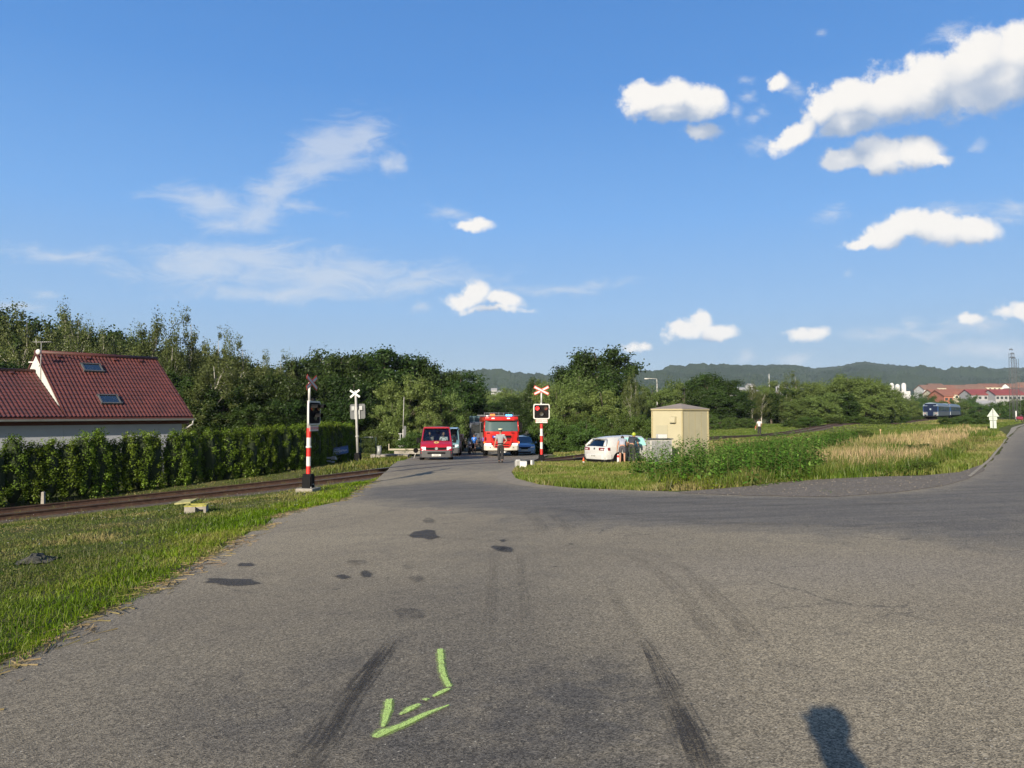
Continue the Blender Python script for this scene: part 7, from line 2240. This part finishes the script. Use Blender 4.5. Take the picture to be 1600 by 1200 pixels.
# ------------------------------------------------------------------ people
def skin_geo(joints, edges, radii, sub=1):
    me = bpy.data.meshes.new('tmp'); names = list(joints)
    me.from_pydata([joints[n] for n in names], [(names.index(a), names.index(b)) for a, b in edges], [])
    o = bpy.data.objects.new('tmp', me); C.objects.link(o)
    sk = o.modifiers.new('s', 'SKIN'); sk.use_smooth_shade = True
    for i, n in enumerate(names):
        r_ = radii[n]; me.skin_vertices[0].data[i].radius = (r_, r_) if not isinstance(r_, tuple) else r_
    me.skin_vertices[0].data[0].use_root = True
    if sub: o.modifiers.new('u', 'SUBSURF').levels = sub
    dg = bpy.context.evaluated_depsgraph_get(); dg.update()
    ev = o.evaluated_get(dg); m2 = ev.to_mesh()
    vs = [tuple(v.co) for v in m2.vertices]; fs = [tuple(p.vertices) for p in m2.polygons]
    ev.to_mesh_clear(); bpy.data.objects.remove(o); bpy.data.meshes.remove(me)
    return vs, fs
def person(loc, yaw, label, pose=None, shirt=(.5, .5, .5), trousers=(.02, .02, .025), shorts=False, sleeves=True, hat=None, hscale=1.0, hair=M_hair, bag=None, long_sleeves=False):
    """y is forward, x right"""
    J = dict(pelvis=(0, 0, .95), spine=(0, 0, 1.12), chest=(0, 0, 1.32), neck=(0, .0, 1.49), head0=(0, .01, 1.56),
             sR=(.175, 0, 1.43), eR=(.235, -.02, 1.15), wR=(.255, .06, .91), sL=(-.175, 0, 1.43), eL=(-.235, -.02, 1.15), wL=(-.255, .06, .91),
             hR=(.095, 0, .92), kR=(.105, .02, .50), aR=(.105, -.02, .09), tR=(.12, .15, .04), hL=(-.095, 0, .92), kL=(-.105, .02, .50), aL=(-.105, -.02, .09), tL=(-.12, .15, .04), head=(0, .025, 1.66))
    if pose: J.update(pose)
    e = empty('person', loc, yaw, label, 'person'); e.scale = (hscale,) * 3
    b_ = MB()
    body_j = {k: J[k] for k in ['pelvis', 'spine', 'chest', 'neck', 'head0', 'sR', 'eR', 'wR', 'sL', 'eL', 'wL', 'hR', 'kR', 'aR', 'tR', 'hL', 'kL', 'aL', 'tL']}
    ed = [('pelvis', 'spine'), ('spine', 'chest'), ('chest', 'neck'), ('neck', 'head0'), ('chest', 'sR'), ('sR', 'eR'), ('eR', 'wR'), ('chest', 'sL'), ('sL', 'eL'), ('eL', 'wL'),
          ('pelvis', 'hR'), ('hR', 'kR'), ('kR', 'aR'), ('aR', 'tR'), ('pelvis', 'hL'), ('hL', 'kL'), ('kL', 'aL'), ('aL', 'tL')]
    rad = dict(pelvis=(.10, .08), spine=(.09, .07), chest=(.11, .08), neck=.055, head0=.05, sR=.058, eR=.042, wR=.028, sL=.058, eL=.042, wL=.028, hR=.085, kR=.055, aR=.036, tR=.03, hL=.085, kL=.055, aL=.036, tL=.03)
    vs, fs = skin_geo(body_j, ed, rad); b_.add(vs, fs, sm=True)
    hd = Vector(J['head'])
    b_.ell(hd, (.075, .095, .115), 14, 10)
    b_.ell(hd + Vector((0, .10, -.01)), (.014, .022, .022), 6, 5)
    b_.ell(hd + Vector((0, .085, -.055)), (.028, .016, .009), 6, 4)
    for s_ in (1, -1):
        b_.ell(hd + Vector((s_ * .077, 0, 0)), (.012, .02, .03), 6, 5)
        b_.ell(hd + Vector((s_ * .03, .088, .02)), (.013, .01, .008), 6, 4)
    # hands: palm, four fingers, thumb
    for sd_ in ('R', 'L'):
        w_ = Vector(J['w' + sd_]); d_ = (w_ - Vector(J['e' + sd_])).normalized()
        sx = 1 if sd_ == 'R' else -1
        t_ = d_.cross(Vector((1, 0, 0)));
        if t_.length < .2: t_ = d_.cross(Vector((0, 0, 1)))
        t_.normalize()
        nrm_ = d_.cross(t_)
        b_.cyl(w_ - d_ * .02, w_ + d_ * .075, .026, .034, 8)
        for j, ln in enumerate((.07, .08, .075, .058)):
            o0 = w_ + d_ * .07 + t_ * (.024 - .016 * j)
            o1 = o0 + d_ * ln * .55; o2 = o1 + (d_ * .7 + nrm_ * (.5 * -sx)).normalized() * ln * .5
            b_.cyl(o0, o1, .0095, .0085, 6); b_.cyl(o1, o2, .0085, .007, 6)
        o0 = w_ + d_ * .02 + t_ * .026
        b_.cyl(o0, o0 + (d_ * .6 + t_ * .7).normalized() * .055, .011, .009, 6)
    bo = b_.build('body', M_skin, e, fixn=True)
    # clothes grow around the same joints
    def lerp(a, b2, t): return tuple(Vector(J[a]).lerp(Vector(J[b2]), t))
    sj = dict(chest=J['chest'], neck=lerp('chest', 'neck', .8), spine=J['spine'], pelvis=tuple(Vector(J['pelvis']) + Vector((0, 0, -.09))), sR=J['sR'], sL=J['sL'], uR=lerp('sR', 'eR', .75 if sleeves else .3), uL=lerp('sL', 'eL', .75 if sleeves else .3))
    se = [('chest', 'neck'), ('chest', 'spine'), ('spine', 'pelvis'), ('chest', 'sR'), ('chest', 'sL'), ('sR', 'uR'), ('sL', 'uL')]
    sr = dict(chest=(.165, .125), neck=.075, spine=(.16, .125), pelvis=(.17, .14), sR=.078, sL=.078, uR=.062, uL=.062)
    if long_sleeves:
        sj.update(xR=J['eR'], xL=J['eL'], yR=J['wR'], yL=J['wL']); se += [('uR', 'xR'), ('uL', 'xL'), ('xR', 'yR'), ('xL', 'yL')]; sr.update(xR=.065, xL=.06, yR=.045, yL=.042)
    vs, fs = skin_geo(sj, se, sr); b_ = MB(); b_.add(vs, fs, sm=True)
    b_.build('shirt', mat('shirt', shirt, .85, var=.1, scale=6), e)
    kt = .92 if shorts else None
    tj = dict(pelvis=J['pelvis'], hR=J['hR'], hL=J['hL'], kR=J['kR'] if not shorts else lerp('hR', 'kR', .85), kL=J['kL'] if not shorts else lerp('hL', 'kL', .85), w=lerp('pelvis', 'spine', .45))
    te = [('pelvis', 'w'), ('pelvis', 'hR'), ('pelvis', 'hL'), ('hR', 'kR'), ('hL', 'kL')]
    trd = dict(pelvis=(.155, .125), w=(.15, .12), hR=.115, hL=.115, kR=.09, kL=.09)
    if not shorts:
        tj['aR'] = lerp('kR', 'aR', .95); tj['aL'] = lerp('kL', 'aL', .95); te += [('kR', 'aR'), ('kL', 'aL')]; trd['aR'] = .075; trd['aL'] = .075
    vs, fs = skin_geo(tj, te, trd); b_ = MB(); b_.add(vs, fs, sm=True)
    b_.build('shorts' if shorts else 'trousers', mat('trousers', trousers, .85), e)
    for sd_ in ('R', 'L'):
        a_ = Vector(J['a' + sd_]); t_ = Vector(J['t' + sd_])
        vs, fs = skin_geo(dict(h=tuple(a_ + (a_ - t_) * .25 + Vector((0, 0, -.04))), a=tuple(a_ + Vector((0, 0, -.02))), t=tuple(t_)), [('h', 'a'), ('a', 't')], dict(h=.05, a=.062, t=.052))
        b_ = MB(); b_.add(vs, fs, sm=True); b_.build('shoe', M_shoe, e)
    b_ = MB()
    if hat == 'white_cap':
        b_.cyl(hd + Vector((0, 0, .06)), hd + Vector((0, 0, .12)), .09, .13, 16); b_.ell(hd + Vector((0, 0, .12)), (.13, .13, .025)); b_.prism([(-.07, .06), (.07, .06), (.05, .14), (-.05, .14)], 'z', hd.z + .055, hd.z + .065)
        b_.build('cap', mat('white_cap', (.50, .49, .34), .6), e)
        b_ = MB(); b_.ell(hd + Vector((0, -.015, .02)), (.081, .09, .085), 12, 8); b_.build('hair', hair, e)
    elif hat == 'helmet':
        b_.ell(hd + Vector((0, -.01, .05)), (.10, .12, .10)); b_.torus(hd + Vector((0, -.01, .03)), .105, .013, 'z', 18, 6); b_.build('helmet', mat('yellow_helmet', (.26, .32, .02), .5), e)
    else:
        b_.ell(hd + Vector((0, -.02, .03)), (.084, .095, .098), 12, 8); b_.build('hair', hair, e)
    if bag: 
        c_ = Vector(J['chest']); b_ = MB(); b_.ell(c_ + Vector((0, -.19, -.06)), (.15, .10, .22)); b_.build('backpack', mat('blue_backpack', bag, .7), e)
    return e, J
# officer walking away, right arm akimbo, left hand holding a baton
p_ = at(782, 37.2)
pose = dict(eR=(.33, -.10, 1.17), wR=(.17, -.02, 1.02), eL=(-.25, -.03, 1.15), wL=(-.30, .05, .90), kR=(.10, .03, .50), aR=(.09, -.16, .14), tR=(.10, .0, .04), kL=(-.08, .07, .52), aL=(-.06, .10, .09), tL=(-.07, .26, .04))
pe, J = person(p_, R(2), 'policeman in grey shirt and white cap walking towards the fire engine', pose, (.20, .215, .235), (.010, .010, .012), hat='white_cap', hscale=1.0)
b_ = MB(); b_.box((-.165, 0, 1.475), (.12, .09, .02)); b_.box((.165, 0, 1.475), (.12, .09, .02)); b_.build('epaulettes', M_white, pe)
b_ = MB(); b_.box((0, -.13, 1.02), (.30, .02, .05)); b_.build('belt', M_black, pe)
wl_ = Vector(J['wL']) + Vector((-.02, .02, -.07))
b_ = MB(); b_.cyl((wl_.x + .06, wl_.y, wl_.z - .01), (wl_.x - .30, wl_.y + .05, wl_.z + .03), .016, .013, 8)
o = b_.build('police_baton', M_white, None, loc=p_, rz=R(2)); tag(o, 'pale baton held low in the left hand of the policeman', 'baton')
# blue backpack pedestrian
p_ = at(741, 60)
person(p_, R(5), 'person with a bright blue backpack walking away beside the fire engine', dict(kR=(.10, .05, .5), aR=(.10, .10, .09), tR=(.1, .26, .04), aL=(-.1, -.12, .12), tL=(-.1, .02, .04)), (.03, .14, .5), (.04, .02, .02), shorts=True, bag=(.03, .17, .60), hscale=.93)
# track walker in the white shirt with an orange white board
p_ = at(1186, 77)
p_.z = h1(p_.x, p_.y)
pw, J = person(p_, R(-30), 'person in white shirt and dark trousers walking along the railway track', dict(eR=(.30, -.10, 1.17), wR=(.20, .08, 1.02)), (.45, .45, .46), (.012, .012, .015), hscale=1.0)
b_ = MB(); b_.box((-.40, .10, .80), (.03, .45, .28), rx=.5); o = b_.build('rescue_board', mat('orange_board', (.70, .18, .08), .6), None, loc=p_, rz=R(-30)); tag(o, 'orange board carried in the left hand of the track walker', 'board')
b_ = MB(); b_.box((-.40, .02, .72), (.035, .4, .08), rx=.9); b_.build('white_edge', M_white, o)
# two people bending at the car
bend = dict(pelvis=(0, 0, .92), spine=(0, .10, 1.07), chest=(0, .27, 1.20), neck=(0, .42, 1.27), head0=(0, .47, 1.29), head=(0, .53, 1.30), sR=(.17, .34, 1.22), sL=(-.17, .34, 1.22),
            eR=(.22, .40, .97), wR=(.20, .55, .90), eL=(-.24, .28, .95), wL=(-.26, .32, .72))
p_ = at(972, 34.35)
person(p_, R(-10), 'person in grey t-shirt and dark shorts bending to the side window of the white car', bend, (.26, .28, .34), (.045, .045, .055), shorts=True, sleeves=False, hscale=.97)
p_ = at(986, 34.9)
bend2 = dict(bend); bend2.update(head=(0, .50, 1.36))
person(p_, R(-25), 'person in dark clothes and yellow helmet leaning into the white car', bend2, (.02, .025, .04), (.015, .018, .025), hat='helmet', hscale=1.03)
# driver and passenger of the red van
def seated(y_, shirt, label):
    M_ = Matrix.Translation(van_red.location) @ Matrix.Rotation(vyaw, 4, 'Z')
    w_ = M_ @ Vector((.35, y_, .10))
    pose = dict(kR=(.11, .42, .86), aR=(.11, .45, .45), tR=(.12, .6, .40), kL=(-.11, .42, .86), aL=(-.11, .45, .45), tL=(-.12, .6, .40), hR=(.095, 0, .86), hL=(-.095, 0, .86), pelvis=(0, 0, .88),
                eR=(.23, .18, 1.18), wR=(.16, .42, 1.16), eL=(-.23, .18, 1.18), wL=(-.16, .42, 1.16))
    dz = -.18
    return person((w_.x, w_.y, w_.z + dz), vyaw - PI / 2, label, pose, shirt, (.03, .03, .05), hscale=.98)
seated(.42, (.60, .62, .68), 'driver in a pale shirt at the wheel of the red van')
seated(-.42, (.25, .22, .22), 'front passenger in a dull shirt in the red van')
# the photographer behind the camera, holding it up before the face
pose = dict(head=(.01, -.22, 1.63), head0=(.05, -.31, 1.53), neck=(.06, -.36, 1.46), chest=(.09, -.42, 1.29), spine=(.08, -.43, 1.12), pelvis=(.04, -.43, .95), sR=(.27, -.42, 1.39), sL=(-.03, -.42, 1.40),
            eR=(.32, -.32, 1.18), wR=(.065, -.11, 1.54), eL=(.10, -.34, 1.28), wL=(-.01, -.12, 1.54), hR=(.1, -.43, .92), hL=(-.1, -.43, .92), kR=(.11, -.41, .5), kL=(-.11, -.41, .5), aR=(.11, -.45, .09), aL=(-.11, -.45, .09), tR=(.13, -.28, .04), tL=(-.13, -.28, .04))
person((0.0, 0, h1(0, -.4)), 0, 'photographer standing behind the viewpoint whose shadow falls on the asphalt', pose, (.2, .25, .35), (.05, .06, .1), long_sleeves=True)
b_ = MB(); b_.box((0, -.10, 1.645), (.11, .035, .07)); b_.cyl((0, -.082, 1.645), (0, -.065, 1.645), .024, .024, 14)
o = b_.build('compact_camera', M_black, None); tag(o, 'small black camera held up by the photographer', 'camera')

# ------------------------------------------------------------------ haze
b_ = MB(); b_.box((0, 2000, 145), (9000, 5400, 330))
m = bpy.data.materials.new('haze_air'); m.use_nodes = True; t = m.node_tree; t.nodes.clear()
pv = t.nodes.new('ShaderNodeVolumePrincipled'); ou = t.nodes.new('ShaderNodeOutputMaterial')
pv.inputs['Color'].default_value = (.66, .80, 1.0, 1); pv.inputs['Density'].default_value = 0.00009; pv.inputs['Anisotropy'].default_value = 0.0
t.links.new(pv.outputs[0], ou.inputs['Volume'])
o = b_.build('haze', m, None); tag(o, 'thin blue haze over the valley', 'haze', kind='stuff')
